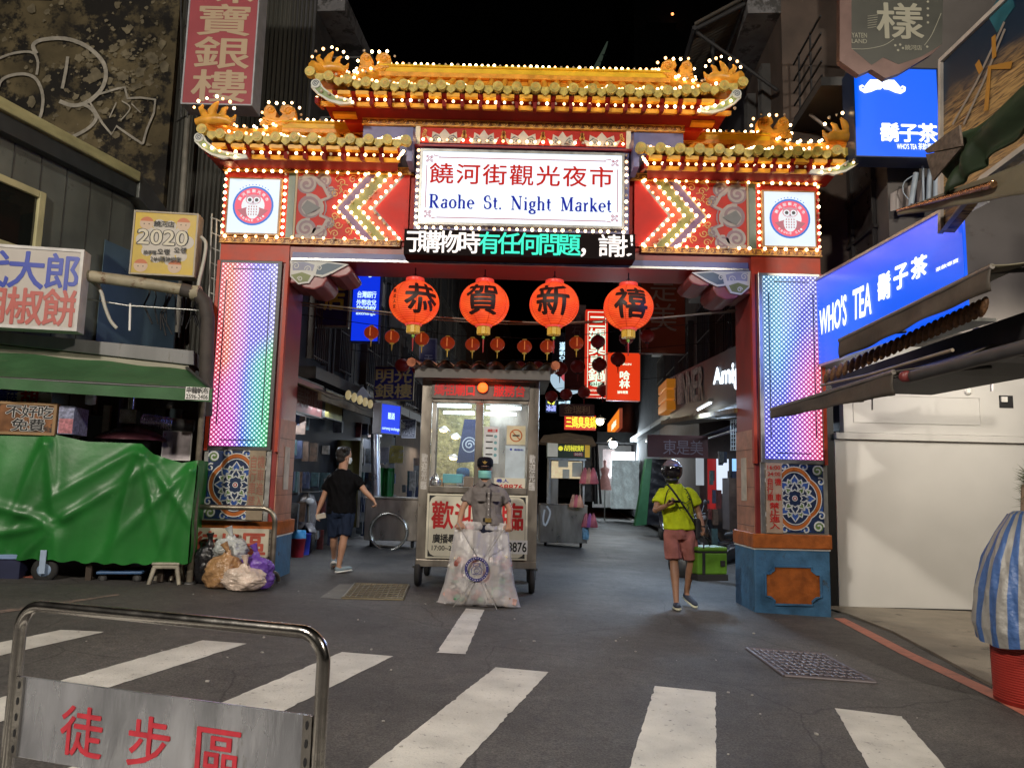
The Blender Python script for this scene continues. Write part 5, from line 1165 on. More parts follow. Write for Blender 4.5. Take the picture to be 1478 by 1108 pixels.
# rubbish bags: crumpled closed sacks
from mathutils import noise as mnoise
def bag(label,px,py,Y,rx,rz,mat,seed,tie=.1,tilt=0,z0=None):
    r_=random.Random(seed);c=at(px,py,Y);g=gz(c.x) if z0 is None else z0;c=V((c.x,Y,g))
    o=thing('rubbish_bag',label,'rubbish bag',c,'bags of rubbish by the left pillar')
    ph=[r_.uniform(0,6.3) for _ in range(9)]
    def fn(u,v):
        t=2*math.pi*u;k=v
        prof=math.sin(math.pi*min(1,.16+k*.78))**.55 if k<.85 else .32-.9*(k-.85)
        if k<.02: prof=.55
        q_=V((math.cos(t)*1.6+ph[0],math.sin(t)*1.6+ph[1],k*3.2));wob=1+.26*mnoise.noise(q_)+.14*abs(mnoise.noise(q_*3.1))-.04+.05*mnoise.noise(q_*8)
        return c+V((math.cos(t)*rx*prof*wob+tilt*k*rz,math.sin(t)*rx*.8*prof*wob,.008+rz*2*k*(1+.05*math.sin(2*t+ph[4]))))
    mb=MB();mb.grid(fn,64,36);b=mb.build('sack_film',mat,o)
    mb=MB();tp=c+V((tilt*rz,0,2*rz*.93));mb.tube([tp,tp+V((.01,-.01,.03)),tp+V((-.03+r_.uniform(-.02,.06),-.02,.03+tie))],[.02,.018,.045],8);mb.build('knotted_top',mat,o)
    return o
def plastic(n,c,a=1,dirt=None): return M(n,c,.22,0,ns=7,na=.3,bump=1.,bs=22,alpha=a,spec=.7,dirt=dirt)
bag('clear bag of brown and orange food waste, leftmost at the front of the pile',313,845,8.85,.19,.2,plastic('bag_brown',(.42,.24,.11),1,((.55,.36,.26),7,.55)),1,tilt=.5)
bag('pale pink bag with red print at the front right of the pile',352,845,8.8,.23,.14,plastic('bag_pink_white',(.68,.55,.46),1,((.55,.12,.1),6,.66)),2)
bag('purple plastic bag on the right of the pile',372,838,8.98,.2,.2,plastic('bag_purple',(.16,.07,.42),1,((.3,.2,.6),9,.62)),3,tilt=-.2)
bag('grey white bag with blue patch on top of the pile',332,800,9.08,.19,.15,plastic('bag_grey_blue',(.5,.53,.52),1,((.12,.2,.5),5,.64)),4,z0=at(332,812,9.05).z)
bag('black bag at the back left of the pile',300,830,9.14,.18,.24,plastic('bag_black',(.015,.015,.018)),5)
# ================= left corner: stall, awning, tarp, signs, buildings
LFc=Fr((-3.62,8.95,0),(.978,.208,0))      # the stall front
tarpm=M('green_tarp',(.018,.165,.027),.42,0,ns=1.4,na=.35,bump=.22,bs=7,spec=.6,dirt=((.05,.2,.06),3,.62))
st=thing('tarp_covered_stall','market stall wrapped in a glossy green tarpaulin under the left awning','stall',LFc.P(-1.4,.2,-.5))
tp=[LFc.px(*q) for q in ((-60,622),(0,628),(75,626),(125,637),(205,640),(222,655),(262,668),(286,664))]
bt=[LFc.px(*q) for q in ((-60,806),(0,806),(75,808),(125,812),(205,814),(222,813),(262,812),(272,812))]
def ip(L_,t):
    k=t*(len(L_)-1);i=min(int(k),len(L_)-2);k-=i;return (L_[i][0]*(1-k)+L_[i+1][0]*k,L_[i][1]*(1-k)+L_[i+1][1]*k)
kn=[LFc.px(82,755),LFc.px(205,645),LFc.px(70,628),LFc.px(284,668)]
def ridge_(dx,dy,ang,w_):
    r=math.hypot(dx,dy)+1e-6;a=math.atan2(dy,dx);d=(a-ang+math.pi)%(2*math.pi)-math.pi
    return math.exp(-(d*r/w_)**2)*min(1,r/.1)*math.exp(-r/1.3)
def tarp(u,v):
    t=ip(tp,u);b=ip(bt,u);a=t[0]*(1-v)+b[0]*v;z=t[1]*(1-v)+b[1]*v;d=0
    d+=.03*math.sin(a*9+v*2)*v+.015*math.sin(a*19+2*v+1)*v
    for k,(c,angs) in enumerate(((kn[0],(2.85,3.35,.62,-2.3)),(kn[1],(-2.55,-1.75,-1.3,-.95)),(kn[2],(-1.4,-1.85)),(kn[3],(-2.3,-1.9)))):
        for an in angs: d+=.05*ridge_(a-c[0],z-c[1],an,.055)*(1 if k else 1.1)
    d-=.05*math.exp(-((a-kn[0][0])**2+(z-kn[0][1])**2)/.01)
    if v>.97: z+=.012*math.sin(a*30)
    return LFc.P(a,z,d+.05*math.sin(v*3))
MB().grid(tarp,150,60).build('tarpaulin',tarpm,st)
e=LFc.px(272,812);e2=LFc.px(286,664)
def tside(u,v):
    a=e2[0]*(1-v)+e[0]*v;z=e2[1]*(1-v)+e[1]*v;return LFc.P(a+.01*math.sin(v*9)+.03*math.sin(u*9),z,-u*1.1)
MB().grid(lambda u,v:tside(1-u,v),16,16).build('tarpaulin_side',tarpm,st)
wd=M('dark_timber',(.05,.035,.025),.7);mb=MB();mb.bx(LFc,-4,.5,-.3,.56,-1.1,-.05);
for x in (-3.1,-2.2,-1.1,-.35): mb.bx(LFc,x,.2,x+.06,1.4,-.14,-.08);mb.bx(LFc,x,.2,x+.06,1.4,-1.1,-1.04)
mb.build('stall_frame',wd,st)
for px_ in (62,):
    x,_=LFc.px(px_,840);mb=MB();c=LFc.P(x,gz(-4.5)+.13,-.02);wheel(mb,c,.135,.06,0,1,LFc.n);mb.build('wheel',[rubber,M('wheel_hub_blue',(.25,.35,.5),.5)],st)
    mb=MB();mb.bx(LFc,x-.03,gz(-4.5)+.1,x+.03,gz(-4.5)+.35,.06,.075);mb.build('wheel_fork',M('fork_pale',(.35,.45,.6),.5),st)
# stall sign box (not tasty, free)
def onf(fr,x0,y0,x1,y1): return fr.box(x0,y0,x1,y1)
def slab(fr,q,d0,d1): mb=MB();mb.poly(fr,[fr.px(*p) for p in q],d0,d1);return mb
def sgn(name,label,fr,box,thick,bgm,rimm,items,cat='sign',group=None,rim=.03,sidem=None,d=0,bev=.004):
    """items: (text, px box, material, mode, bold)"""
    a0,b0,a1,b1=fr.box(*box);o=thing(name,label,cat,fr.P((a0+a1)/2,b0,d-thick/2),group)
    mb=MB();mb.bx(fr,a0,b0,a1,b1,d-thick,d-.006);hs=mb.build('casing',sidem or rimm,o,bevel=bev)
    MB().bx(fr,a0+rim*.8,b0+rim*.8,a1-rim*.8,b1-rim*.8,d-.005,d).build('face',bgm,o)
    if rim:
        mb=MB()
        for r_ in ((a0,b0,a1,b0+rim),(a0,b1-rim,a1,b1),(a0,b0+rim,a0+rim,b1-rim),(a1-rim,b0+rim,a1,b1-rim)): mb.bx(fr,*r_,d-.004,d+.012)
        mb.build('rim',rimm,o)
    if items:
        mb=MB();mats=[]
        for i,(t,bx_,m_,mode,bold) in enumerate(items):
            if m_ not in mats: mats.append(m_)
            x0,y0,x1,y1=fr.box(*bx_,d);g=getattr(mb,mode);g(fr,t,x0,y0,x1,y1,d+.004+.003*(i%7),mats.index(m_),bold)
        mb.build('lettering',mats,o)
    return o
whl=M('white_lettering',(.7,.7,.68),.5,na=0)
sgn('stall_sign','small brown lit board with black white-edged lettering on top of the tarp stall',LFc,(-30,580,82,627),.12,M('menu_brown',(.22,.09,.03),.4,ns=5,na=.6,dirt=((.03,.02,.015),4,.5)),M('menu_rim',(.3,.18,.08),.5),
  [('不好吃',(10,586,76,603),whl,'row',.05),('不好吃',(10,586,76,603),letblk,'row',.015),('免費',(18,605,64,622),whl,'row',.05),('免費',(18,605,64,622),letblk,'row',.015)],d=.02)
mb=MB();mb.bx(LFc,*LFc.box(84,586,106,626),-.5,.0,0);mb.bx(LFc,*LFc.box(85,604,105,625),.0,.006,1);
sb_=LFc.box(84,586,106,626);o=thing('ticket_box','small box with blue and pink paper printed panels beside the brown board','box',LFc.P(sb_[0],sb_[1],-.2));mb.build('box_body',[M('paper_blue_print',(.25,.27,.4),.6,ns=30,na=.6),M('paper_pink_print',(.45,.17,.2),.6,ns=30,na=.5)],o)
sgn('menu_banner','white paper banner with blue and red characters behind the brown board',LFc,(-20,561,57,581),.02,white,white,[('胡',(31,564,54,585),letred,'cell',.03),('蘑菇',(-2,564,24,580),letblu,'row',.03)],rim=0,d=-.35)
# green awning
AF=Fr((-3.3,8.75,0),(.978,.208,0));gcan=M('green_canvas',(.045,.13,.05),.7,ns=3,na=.2,bump=.3,bs=12,dirt=((.09,.13,.07),2.2,.6))
aw=thing('green_awning','green canvas awning over the stall with a phone number patch on its right end','awning',AF.P(-1.5,2.4,-.5))
fr0=[AF.px(*q) for q in ((-80,541),(0,545),(150,556),(306,562))];fr1=[AF.px(*q) for q in ((-80,552),(0,561),(150,571),(306,580))]
bkF=Fr(AF.P(0,0,-1.3),AF.u);bk=[bkF.px(*q) for q in ((-80,488),(0,496),(150,510),(262,524))]
def canv(u,v):
    f0=ip(fr0,u);b0=ip(bk,u);p=AF.P(*f0).lerp(bkF.P(*b0),v);p.z-=.05*math.sin(math.pi*v)*(1+.3*math.sin(u*25));return p
MB().grid(canv,60,8).build('canopy',gcan,aw)
MB().grid(lambda u,v:AF.P(*[ip(fr1,u)[k]*(1-v)+ip(fr0,u)[k]*v for k in (0,1)],.012*math.sin(u*40)*(1-v)),60,4).build('valance',gcan,aw)
mb=MB();e0=AF.P(*fr0[-1]);e1=AF.P(*fr1[-1]);mb.add([e1,e0,bkF.P(*bk[-1]),bkF.P(bk[-1][0],bk[-1][1]-.15)],[(0,1,2,3)]);mb.build('end_flap',gcan,aw)
mb=MB();a0,b0,a1,b1=AF.box(268,559,302,577);mb.bx(AF,a0,b0,a1,b1,.014,.018,0);mb.row(AF,'申龍帆布',a0+.01,(b0+b1)/2,a1-.01,b1-.005,.02,1,.02);mb.fit(AF,'2596-2406',a0+.01,b0+.01,a1-.01,(b0+b1)/2-.01,.02,1,.01);mb.build('maker_patch',[white,letblk],aw)
mb=MB();mb.tube([AF.P(*fr0[0],-.03),AF.P(*fr0[-1],-.03)],.02,6);mb.tube([AF.P(fr0[-1][0],fr0[-1][1],-.03),bkF.P(*bk[-1])],.02,6);mb.build('awning_rail',dsteel,aw)
# post under the awning
pA=LFc.px(289,600);po=thing('awning_post','rusty grey post carrying the right end of the green awning','post',LFc.P(pA[0],gz(-3.7),-.1));MB().tube([LFc.P(pA[0],gz(-3.7)-.02,-.1),LFc.P(pA[0]+.0,AF.px(290,575)[1],-.1)],.035,10).build('post_tube',M('rusty_post',(.13,.11,.08),.7,ns=12,na=.4),po);MB().lathe(LFc.P(pA[0],gz(-3.7)-.01,-.1),[(.08,0),(.08,.02),(.05,.03)],12).build('base_plate',dsteel,po)
# lamp, duct, hood beneath
dk=LFc;sh_=Fr(LFc.P(0,0,-.9),LFc.u)
o=thing('exhaust_duct','crinkled foil exhaust duct under the green awning','duct',sh_.P(*sh_.px(230,612)))
a,b=sh_.px(205,606),sh_.px(250,612);c=sh_.px(280,615);mb=MB();n=26
mb.tube([sh_.P(a[0]+(b[0]-a[0])*i/n,a[1]+(b[1]-a[1])*i/n) for i in range(n+1)],[.075+.012*(i%2)+.006*math.sin(i*3) for i in range(n+1)],12,sm=False);mb.build('foil_duct',M('foil',(.6,.55,.62),.18,1,na=.1,bump=.8,bs=30),o)
mb=MB();mb.tube([sh_.P(*b),sh_.P(*c)],.08,12);mb.build('dark_sleeve',dsteel,o)
mb=MB();k=sh_.px(188,600);mb.bx(sh_,k[0]-.1,k[1]-.1,k[0]+.09,k[1]+.08,-.1,.1);mb.tube([sh_.P(k[0],k[1]+.08),sh_.P(k[0],k[1]+.25)],.05,10);mb.build('fan_housing',chrome,o,bevel=.01)
o=thing('cooker_hood','dark maroon domed hood below the foil duct','hood',sh_.P(*sh_.px(190,632)));k=sh_.px(190,632);MB().lathe(sh_.P(k[0],k[1]-.03),[(.42,0),(.41,.03),(.3,.1),(.12,.17),(.04,.19)],24,0).build('hood_shell',M('hood_maroon',(.09,.03,.04),.3,.4),o)
o=thing('hanging_lamp','unlit frosted glass lamp hanging under the green awning at left','lamp',sh_.P(*sh_.px(127,566)));k=LFc.px(127,573);MB().lathe(LFc.P(k[0],k[1]-.03,-.1),[(.02,-.05),(.055,-.04),(.06,.05),(.03,.1),(.02,.12)],14).build('lamp_glass',M('frosted_glass',(.4,.45,.5),.2,na=.1),o);MB().tube([LFc.P(k[0],k[1]+.08,-.1),LFc.P(k[0],k[1]+.2,-.1)],.012,6).build('lamp_cord',black,o)
sgn('leaflet','white and pink leaflet with yellow block standing behind the post',sh_,(234,622,276,664),.03,M('leaflet_print',(.5,.45,.48),.5,ns=9,na=.3,dirt=((.45,.1,.16),5,.6)),white,[],rim=.01)
# stuff beneath the tarp: stool, crate, trolley
g=gz(-3.9)
def stool(fr,px,w_,h_,label,mat,d=0):
    a,_=fr.px(px,830);o=thing('plastic_stool',label,'stool',fr.P(a,g,d));mb=MB();mb.bx(fr,a-w_/2,g+h_-.03,a+w_/2,g+h_,d-w_,d);mb.bx(fr,a-w_/2+.01,g+h_-.07,a+w_/2-.01,g+h_-.029,d-w_+.01,d-.01);mb.build('seat',mat,o,bevel=.01)
    for x in (-1,1):
        for y in (0,1):
            mb=MB();t=fr.P(a+x*(w_/2-.03),g+h_-.06,d-.03-y*(w_-.06));bt_=fr.P(a+x*(w_/2+.01),g-.004,d+.01-y*(w_+.02) );mb.tube([bt_,t],[.022,.028],6);mb.build('leg',mat,o)
    return o
stool(LFc,239,.3,.24,'low dirty white plastic stool left of the barrier',M('dirty_white_plastic',(.35,.32,.25),.5,ns=9,na=.3),.05)
o=thing('hand_trolley','blue flat hand trolley under the tarp','trolley',LFc.P(*[LFc.px(172,838)[0],g]));a,b=LFc.px(172,838);mb=MB();mb.bx(LFc,a-.26,g+.10,a+.22,g+.13,-.5,-.05);mb.build('platform',M('trolley_blue',(.06,.14,.3),.5),o,bevel=.01)
for x in (-.2,.16):
    mb=MB();wheel(mb,LFc.P(a+x,g+.05,-.1),.048,.03,0,1,LFc.n);mb.build('wheel',[rubber,dsteel],o)
o=thing('storage_crate','dark navy crate under the left end of the tarp','crate',LFc.P(LFc.px(15,830)[0],g,-.3));x=LFc.px(20,830)[0];MB().bx(LFc,x-.45,g,x+.05,g+.3,-.5,.0).build('crate_body',M('crate_navy',(.015,.02,.06),.6),o,bevel=.01);MB().bx(LFc,x-.47,g+.27,x+.07,g+.32,-.52,.02).build('crate_rim',M('crate_rim_blue',(.2,.3,.5),.6),o,bevel=.006)
o=thing('storage_tub','beige tub standing in the dark under the tarp','tub',LFc.P(LFc.px(150,830)[0],g,-.3));x=LFc.px(150,830)[0];MB().lathe(LFc.P(x,g,-.45),[(.13,0),(.16,.28),(.17,.28),(.17,.3)],16).build('tub_body',M('tub_beige',(.3,.24,.17),.6),o)
o=thing('red_brick','red brick lying behind the stall wheel','brick',LFc.P(LFc.px(30,848)[0],g,-.2));x=LFc.px(30,848)[0];MB().bx(LFc,x-.1,g,x+.12,g+.07,-.3,-.12).build('brick_body',M('brick_red',(.28,.08,.05),.8),o,bevel=.006)
# ledge beam above the awning
LB=Fr(LFc.P(0,0,-.75),LFc.u)
o=thing('canopy_ledge','dirty grey metal ledge running above the green awning','ledge',LB.P(-1.5,2.9,-.3));c=M('ledge_grey',(.22,.22,.22),.6,ns=3,na=.25,dirt=((.12,.1,.08),3,.6),stretch=(1,1,.3))
q=[LB.px(*k) for k in ((-80,470),(280,506),(280,527),(-80,487))];q2=[LB.px(*k) for k in ((-80,489),(272,527),(268,537),(-80,500))]
MB().poly(LB,q,-.6,0).build('fascia',c,o,bevel=.01);MB().poly(LB,q2,-.5,-.04).build('lower_fascia',M('ledge_cream',(.36,.34,.26),.6,ns=3,na=.2),o)
# hanging sign (partly cut off at the frame)
SGF=Fr(LFc.P(0,0,-.2),(.985,.17,0))
o=sgn('shop_sign','white light box with blue and red characters above the green awning at the left edge',SGF,(-130,352,117,472),.22,M('sign_white_aged',(.5,.46,.42),.5,ns=2,na=.1),M('sign_rim_white',(.6,.58,.56),.5),
  [('代大郎',(-38,366,113,416),letblu,'row',.02),('胡椒餅',(-40,418,110,468),M('salmon_lettering',(.5,.12,.1),.5,na=0),'row',.018)],rim=.035)
# pipe over the sign
PF=Fr(LFc.P(0,0,-.45),LFc.u);pp=[PF.px(*k) for k in ((-60,376),(118,397),(200,408),(262,418),(283,423),(296,436),(300,460),(298,520),(296,600))]
o=thing('drain_pipe','thick rusty white pipe running level above the awning and bending down beside the pillar','pipe',PF.P(*pp[-1]))
pm=M('pipe_rust',(.33,.29,.2),.6,ns=5,na=.3,dirt=((.13,.06,.03),6,.52));MB().tube([PF.P(*k) for k in pp[:5]],.072,14).build('level_pipe',pm,o);MB().tube([PF.P(*k) for k in pp[3:]],.085,14).build('down_pipe',M('pipe_dark',(.05,.04,.035),.7,ns=6,na=.4),o);MB().lathe(PF.P(*pp[4]),[(.095,-.05),(.095,.05)],14,0,(1,0,0)).build('pipe_collar',pm,o)
o=thing('downpipe','tall grey pipe running up the wall beside the pink sign','pipe',(-5.2,12.3,0));dp=FY(12.3);MB().tube([dp.P(*dp.px(272,160)),dp.P(*dp.px(262,300)),dp.P(*dp.px(256,480))],.05,10).build('pipe_run',M('pipe_grey',(.2,.19,.16),.6,ns=5,na=.3),o)
o=thing('downpipe','thick off-white pipe standing behind the yellow sign, lower half stained','pipe',(-5.5,12.3,0));MB().tube([dp.P(*dp.px(243,385)),dp.P(*dp.px(238,490))],.07,10).build('pipe_run',M('pipe_pale',(.3,.28,.23),.6,ns=4,na=.4,dirt=((.08,.06,.05),5,.6)),o)
o=thing('downpipe','cream corner pipe standing just left of the gateway pillar behind the cable tray','pipe',(-5.7,12.3,0));MB().tube([dp.P(*dp.px(226,385)),dp.P(*dp.px(222,490))],.06,10).build('pipe_run',M('pipe_cream',(.36,.33,.2),.6,ns=4,na=.4,dirt=((.12,.08,.05),5,.58)),o)
# yellow 2020 sign with bubbles
YF=Fr(LFc.P(0,0,-.62),(.995,.1,0))
ysm=M('yellow_print',(.5,.34,.012),.45,ns=4,na=.15)
o=sgn('promotion_sign','square yellow sign reading 2020 above the pipe',YF,(190,306,284,398),.22,ysm,M('sign_rim_tan',(.35,.3,.22),.5),
 [('2020',(197,331,273,355),letblk,'fit',.05),('2020',(199,332,271,354),M('print_cream',(.6,.55,.42),.5,na=0),'fit',.012),('饒河店',(223,320,252,328),letblk,'row',.01),('換季囉',(208,362,226,368),letblk,'row',.01),('오랭',(228,360,246,368),letblk,'row',.02),('오랭',(252,358,270,366),letblk,'row',.02),('24H購物網賣',(218,371,262,379),letblk,'fit',.01)],rim=.02)
mb=MB();ct=M('print_cloud',(.5,.46,.4),.5,na=0);k=.0
for x,y,r in ((205,345,9),(215,335,9),(230,325,9),(246,327,9),(262,335,9),(270,350,10),(225,372,8),(245,375,9),(262,370,8),(212,362,8),(235,350,22),(250,350,20),(218,350,14)):
    a=YF.px(x,y);b=YF.px(x+r,y);mb.disc(YF,a[0],a[1],b[0]-a[0],.0008+.0001*k,None,0,18);k+=1
for x,y in ((212,322),(265,324),(203,383),(252,385)):
    a=YF.px(x,y);r=.085;mb.disc(YF,a[0],a[1],r,.0022,None,1,18);mb.poly(YF,[(a[0]+r*math.cos(t*.314),a[1]+r*math.sin(t*.314)) for t in range(1,10)],.0026,None,2)
    for s_ in (-1,1): mb.disc(YF,a[0]+s_*.03,a[1]-.01,.008,.003,None,3,8)
mb.build('printed_bubbles',[ct,M('print_face',(.55,.4,.28),.5,na=0),M('print_orange',(.5,.14,.04),.5,na=0),letblk],o)
# pink vertical sign
VF=FY(10.6)
M('sign_rim_grey',(.38,.4,.44),.45)
o=sgn('jewellery_sign','tall dusty pink sign with cream characters at the top left',VF,(270,-70,372,152),.34,M('pink_acrylic',(.33,.06,.075),.5,ns=2,na=.1),MC['sign_rim_grey'],[('珠寶銀樓',(287,-37,357,147),M('cream_lettering',(.48,.36,.24),.5,na=0),'colm',.014)],rim=.02,sidem=MC['sign_rim_grey'])
mb=MB()
for k in range(6):
    z_=VF.px(290,150-k*48)[1];x0_=VF.px(248,150)[0];x1_=VF.px(272,150)[0];mb.tube([VF.P(x0_-.2,z_,-.6),VF.P(x1_+.03,z_,-.2)],.014,5)
for xx in (249,258): mb.tube([VF.P(*VF.px(xx,156),-.3),VF.P(*VF.px(xx,-40),-.3)],.014,5)
mb.build('bracket',dsteel,o)
# ---- graffiti wall building
GWY=12.6;W=FY(GWY);wl=M('peeling_wall',(.12,.095,.05),.85,ns=1.6,na=.6,bump=.7,bs=8,dirt=((.014,.012,.010),1.9,.465))
gx1=W.px(250,120)[0]
o=thing('old_tenement','tall old block with dark peeling side wall covered in white graffiti','building',(gx1-4,GWY+4,gz(-6)))
MB().bx(W,gx1-9,0,gx1,13,-3,0).build('wall',wl,o)
mb=MB();pe=M('peeled_plaster',(.2,.17,.11),.85,ns=6,na=.4);rr=random.Random(5)
gxf,gzf=W.px(170,100)
for i in range(420):
    big=rr.random()<.25
    cx=W.px(rr.gauss(185,45) if i%2 else rr.uniform(-40,245),0)[0];cz=W.px(100,rr.gauss(95,35) if i%2 else rr.uniform(-60,220))[1]
    if cx>gx1-.15: continue
    s_=rr.uniform(.04,.12) if big else rr.uniform(.012,.05);n=9;mb.poly(W,[(cx+s_*rr.uniform(.35,1.2)*math.cos(2*math.pi*j/n),cz+s_*rr.uniform(.3,1.1)*math.sin(2*math.pi*j/n)) for j in range(n)],.003+.00009*i,None,0)
mb.build('plaster_patches',pe,bpy.data.objects[o.name])
tag(bpy.data.objects['plaster_patches'],kind='stuff')
gr=M('white_spray_paint',(.42,.39,.33),.8,ns=9,na=.25,dirt=((.1,.085,.06),12,.62));mb=MB()
def sm(pts,k=4):
    out=[]
    for i in range(len(pts)-1):
        p0,p1,p2,p3=pts[max(0,i-1)],pts[i],pts[i+1],pts[min(len(pts)-1,i+2)]
        for j in range(k):
            t=j/k;out.append(tuple(.5*((2*p1[q])+(-p0[q]+p2[q])*t+(2*p0[q]-5*p1[q]+4*p2[q]-p3[q])*t*t+(-p0[q]+3*p1[q]-3*p2[q]+p3[q])*t**3) for q in (0,1)))
    return out+[pts[-1]]
for i,(pts,w_) in enumerate((([(-10,92),(15,81),(38,77),(52,80),(57,93),(55,110)],.045),([(-5,150),(2,122),(15,112),(38,109),(55,117),(64,140),(62,165),(56,178)],.055),([(55,80),(50,68),(62,60),(95,58),(125,68),(148,88),(155,108),(150,128),(138,142),(122,152),(105,154),(88,148)],.07),([(100,84),(97,105),(92,130)],.055),([(122,152),(135,160),(141,172),(132,185),(112,197),(95,203)],.06),([(145,138),(172,130),(182,128),(186,144),(205,143),(226,146),(224,165),(214,188),(208,210)],.04),([(208,210),(190,198),(170,184),(163,196),(150,180),(138,160),(132,150),(145,138)],.04),([(170,150),(160,172)],.02),([(178,148),(190,158),(176,176)],.02),([(192,152),(205,165)],.02))):
    q=[W.px(*p) for p in (sm(pts) if i not in (5,6) else pts)];mb.ribbon(W,q,w_,.045+.0006*i,None,0)
mb.build('graffiti',gr,bpy.data.objects['old_tenement'])
MB().bx(W,gx1-9,W.px(100,2)[1],W.px(75,2)[0],13,0,.1).build('dark_panel',M('navy_panel',(.012,.012,.03),.6),bpy.data.objects['old_tenement'])
# ---- grey clad low building
a=V((-6.19,9.3,0));b=V((-5.75,10.93,0));c=V((-5.48,12.3,0))
clad=M('grey_cladding',(.13,.14,.12),.5,.2,ns=1.5,na=.3,dirt=((.07,.075,.06),2,.6));lt_=M('trim_olive',(.36,.34,.17),.5,ns=3,na=.25,dirt=((.2,.2,.12),4,.6),stretch=(1,1,3))
F1=Fr(a,b-a);F2_=Fr(b,c-b);L1_=(b-a).length;L2_=(c-b).length
o=thing('clad_shop_building','low grey metal-clad building with olive roof trim and a cream framed window','building',(-6.5,10.8,gz(-6.5)))
z1=F1.px(0,172)[1];z2=F1.px(150,240)[1];zt=(z1+z2)/2
mb=MB();mb.bx(F1,-1.5,2.2,L1_,zt-.02,-2,0);mb.bx(F2_,0,2.2,L2_,zt-.25,-2,0)
mb.build('wall',clad,o)
mb=MB();mb.bx(F1,-1.5,zt-.02,L1_,zt+.13,-2,.22,0);mb.build('roof_trim',lt_,o,bevel=.02)
mb=MB();mb.bx(F1,-1.5,zt-.25,L1_,zt-.03,0,.16,0);mb.poly(F2_,[(0,zt-.25),(L2_,zt-.75),(L2_,zt-.55),(0,zt+.12)],0,.2,1);mb.build('fascia',[M('dark_gutter',(.03,.035,.035),.5),M('trim_grey',(.13,.14,.13),.5,.3,ns=3,na=.3)],o,bevel=.01)
for k in range(9): 
    x=-1.4+k*.4
    if x<L1_: MB().bx(F1,x,2.2,x+.012,zt-.25,0,.008).build('cladding_seam',M('seam_dark',(.05,.05,.045),.6),o)
wb=F1.box(-60,262,50,345);fb_=wb
wf=MB()
for r_ in ((wb[0],wb[1]-.09,wb[2],wb[1]),(wb[0],wb[3],wb[2],wb[3]+.09),(wb[2],wb[1]-.09,wb[2]+.1,wb[3]+.09)): wf.bx(F1,*r_,.01,.06)
w1=wf.build('window',M('frame_cream',(.5,.46,.25),.5,ns=3,na=.15),o,bevel=.01);MB().bx(F1,wb[0],wb[1],wb[2],wb[3],.012,.02).build('window_pane',M('dark_glass',(.01,.012,.01),.05,na=0,spec=.9),w1)
bp_=F2_.box(148,335,185,420);MB().bx(F2_,bp_[0],2.9,L2_-.05,zt-1.0,.004,.012).build('blue_panel',M('panel_blue',(.12,.19,.24),.3,.2,ns=1.5,na=.25),o)
# rack of cables and a tray
tr_=Fr(LFc.P(0,0,-.7),LFc.u)
o=thing('cable_tray','thin perforated metal rail with hanging chain and cables between the pipes','rail',tr_.P(*tr_.px(200,440)));mb=MB();mb.tube([tr_.P(*tr_.px(115,430)),tr_.P(*tr_.px(185,441)),tr_.P(*tr_.px(290,448))],.012,5);mb.build('rail_bar',alu,o)
mb=MB();mb.tube([tr_.P(*tr_.px(188,438)),tr_.P(*tr_.px(187,477))],.014,6);mb.build('chain',white,o)
mb=MB();rr=random.Random(9)
for i in range(14):
    x=rr.uniform(215,290);p0=tr_.P(*tr_.px(x,rr.uniform(405,420)),-.1);p1=tr_.P(*tr_.px(x+rr.uniform(-18,18),rr.uniform(465,485)),-.1);m_=(p0+p1)/2+V((rr.uniform(-.12,.12),0,rr.uniform(-.1,.05)));mb.tube([p0,p0.lerp(m_,.5)+V((.02,0,0)),m_,p1],rr.uniform(.006,.013),5)
tag(mb.build('loose_cables',black,o),kind='stuff')
o=thing('white_conduit','curved white conduit arching down beside the white light box','pipe',tr_.P(*tr_.px(170,470)));MB().tube([tr_.P(*tr_.px(*p),.1) for p in sm([(135,408),(148,420),(155,445),(163,465),(172,476)])],.022,8).build('conduit_run',M('conduit_white',(.45,.44,.38),.5),o)
o=thing('white_conduit','curved white conduit beside the frame right of the yellow sign','pipe',tr_.P(*tr_.px(292,400)));MB().tube([tr_.P(*tr_.px(*p),.1) for p in sm([(292,345),(299,355),(296,380),(289,410),(289,425)])],.022,8).build('conduit_run',MC['conduit_white'],o)
o=thing('window_cage','white wire cage hanging on the wall just left of the gateway','cage',tr_.P(*tr_.px(305,400)));mb=MB()
for x in (304,311,318): mb.tube([tr_.P(*tr_.px(x,305+(x-304)),-.1),tr_.P(*tr_.px(x-5,445+(x-304)*.3),-.1)],.012,5)
for y in range(310,450,22): mb.tube([tr_.P(*tr_.px(302,y),-.1),tr_.P(*tr_.px(317,y+6),-.1)],.009,5)
mb.build('cage_bars',M('cage_white',(.35,.35,.33),.5),o)
# backdrop wall behind the stall
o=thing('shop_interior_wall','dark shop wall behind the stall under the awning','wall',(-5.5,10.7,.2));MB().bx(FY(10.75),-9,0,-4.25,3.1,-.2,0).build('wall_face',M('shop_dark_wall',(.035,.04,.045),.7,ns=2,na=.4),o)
mb=MB();
for i,(x0_,y0_,x1_,y1_,m_) in enumerate(((150,585,160,640,0),(172,575,176,640,1),(225,590,262,640,2),(240,585,246,640,0),(110,575,120,640,0),(130,600,150,640,2))):
    f_=FY(10.7);mb.bx(f_,*f_.box(x0_,y0_,x1_,y1_),.0,.05,m_)
mb.build('wall_shelf',[alu,bluep,M('shelf_teal',(.08,.12,.14),.6)],o)
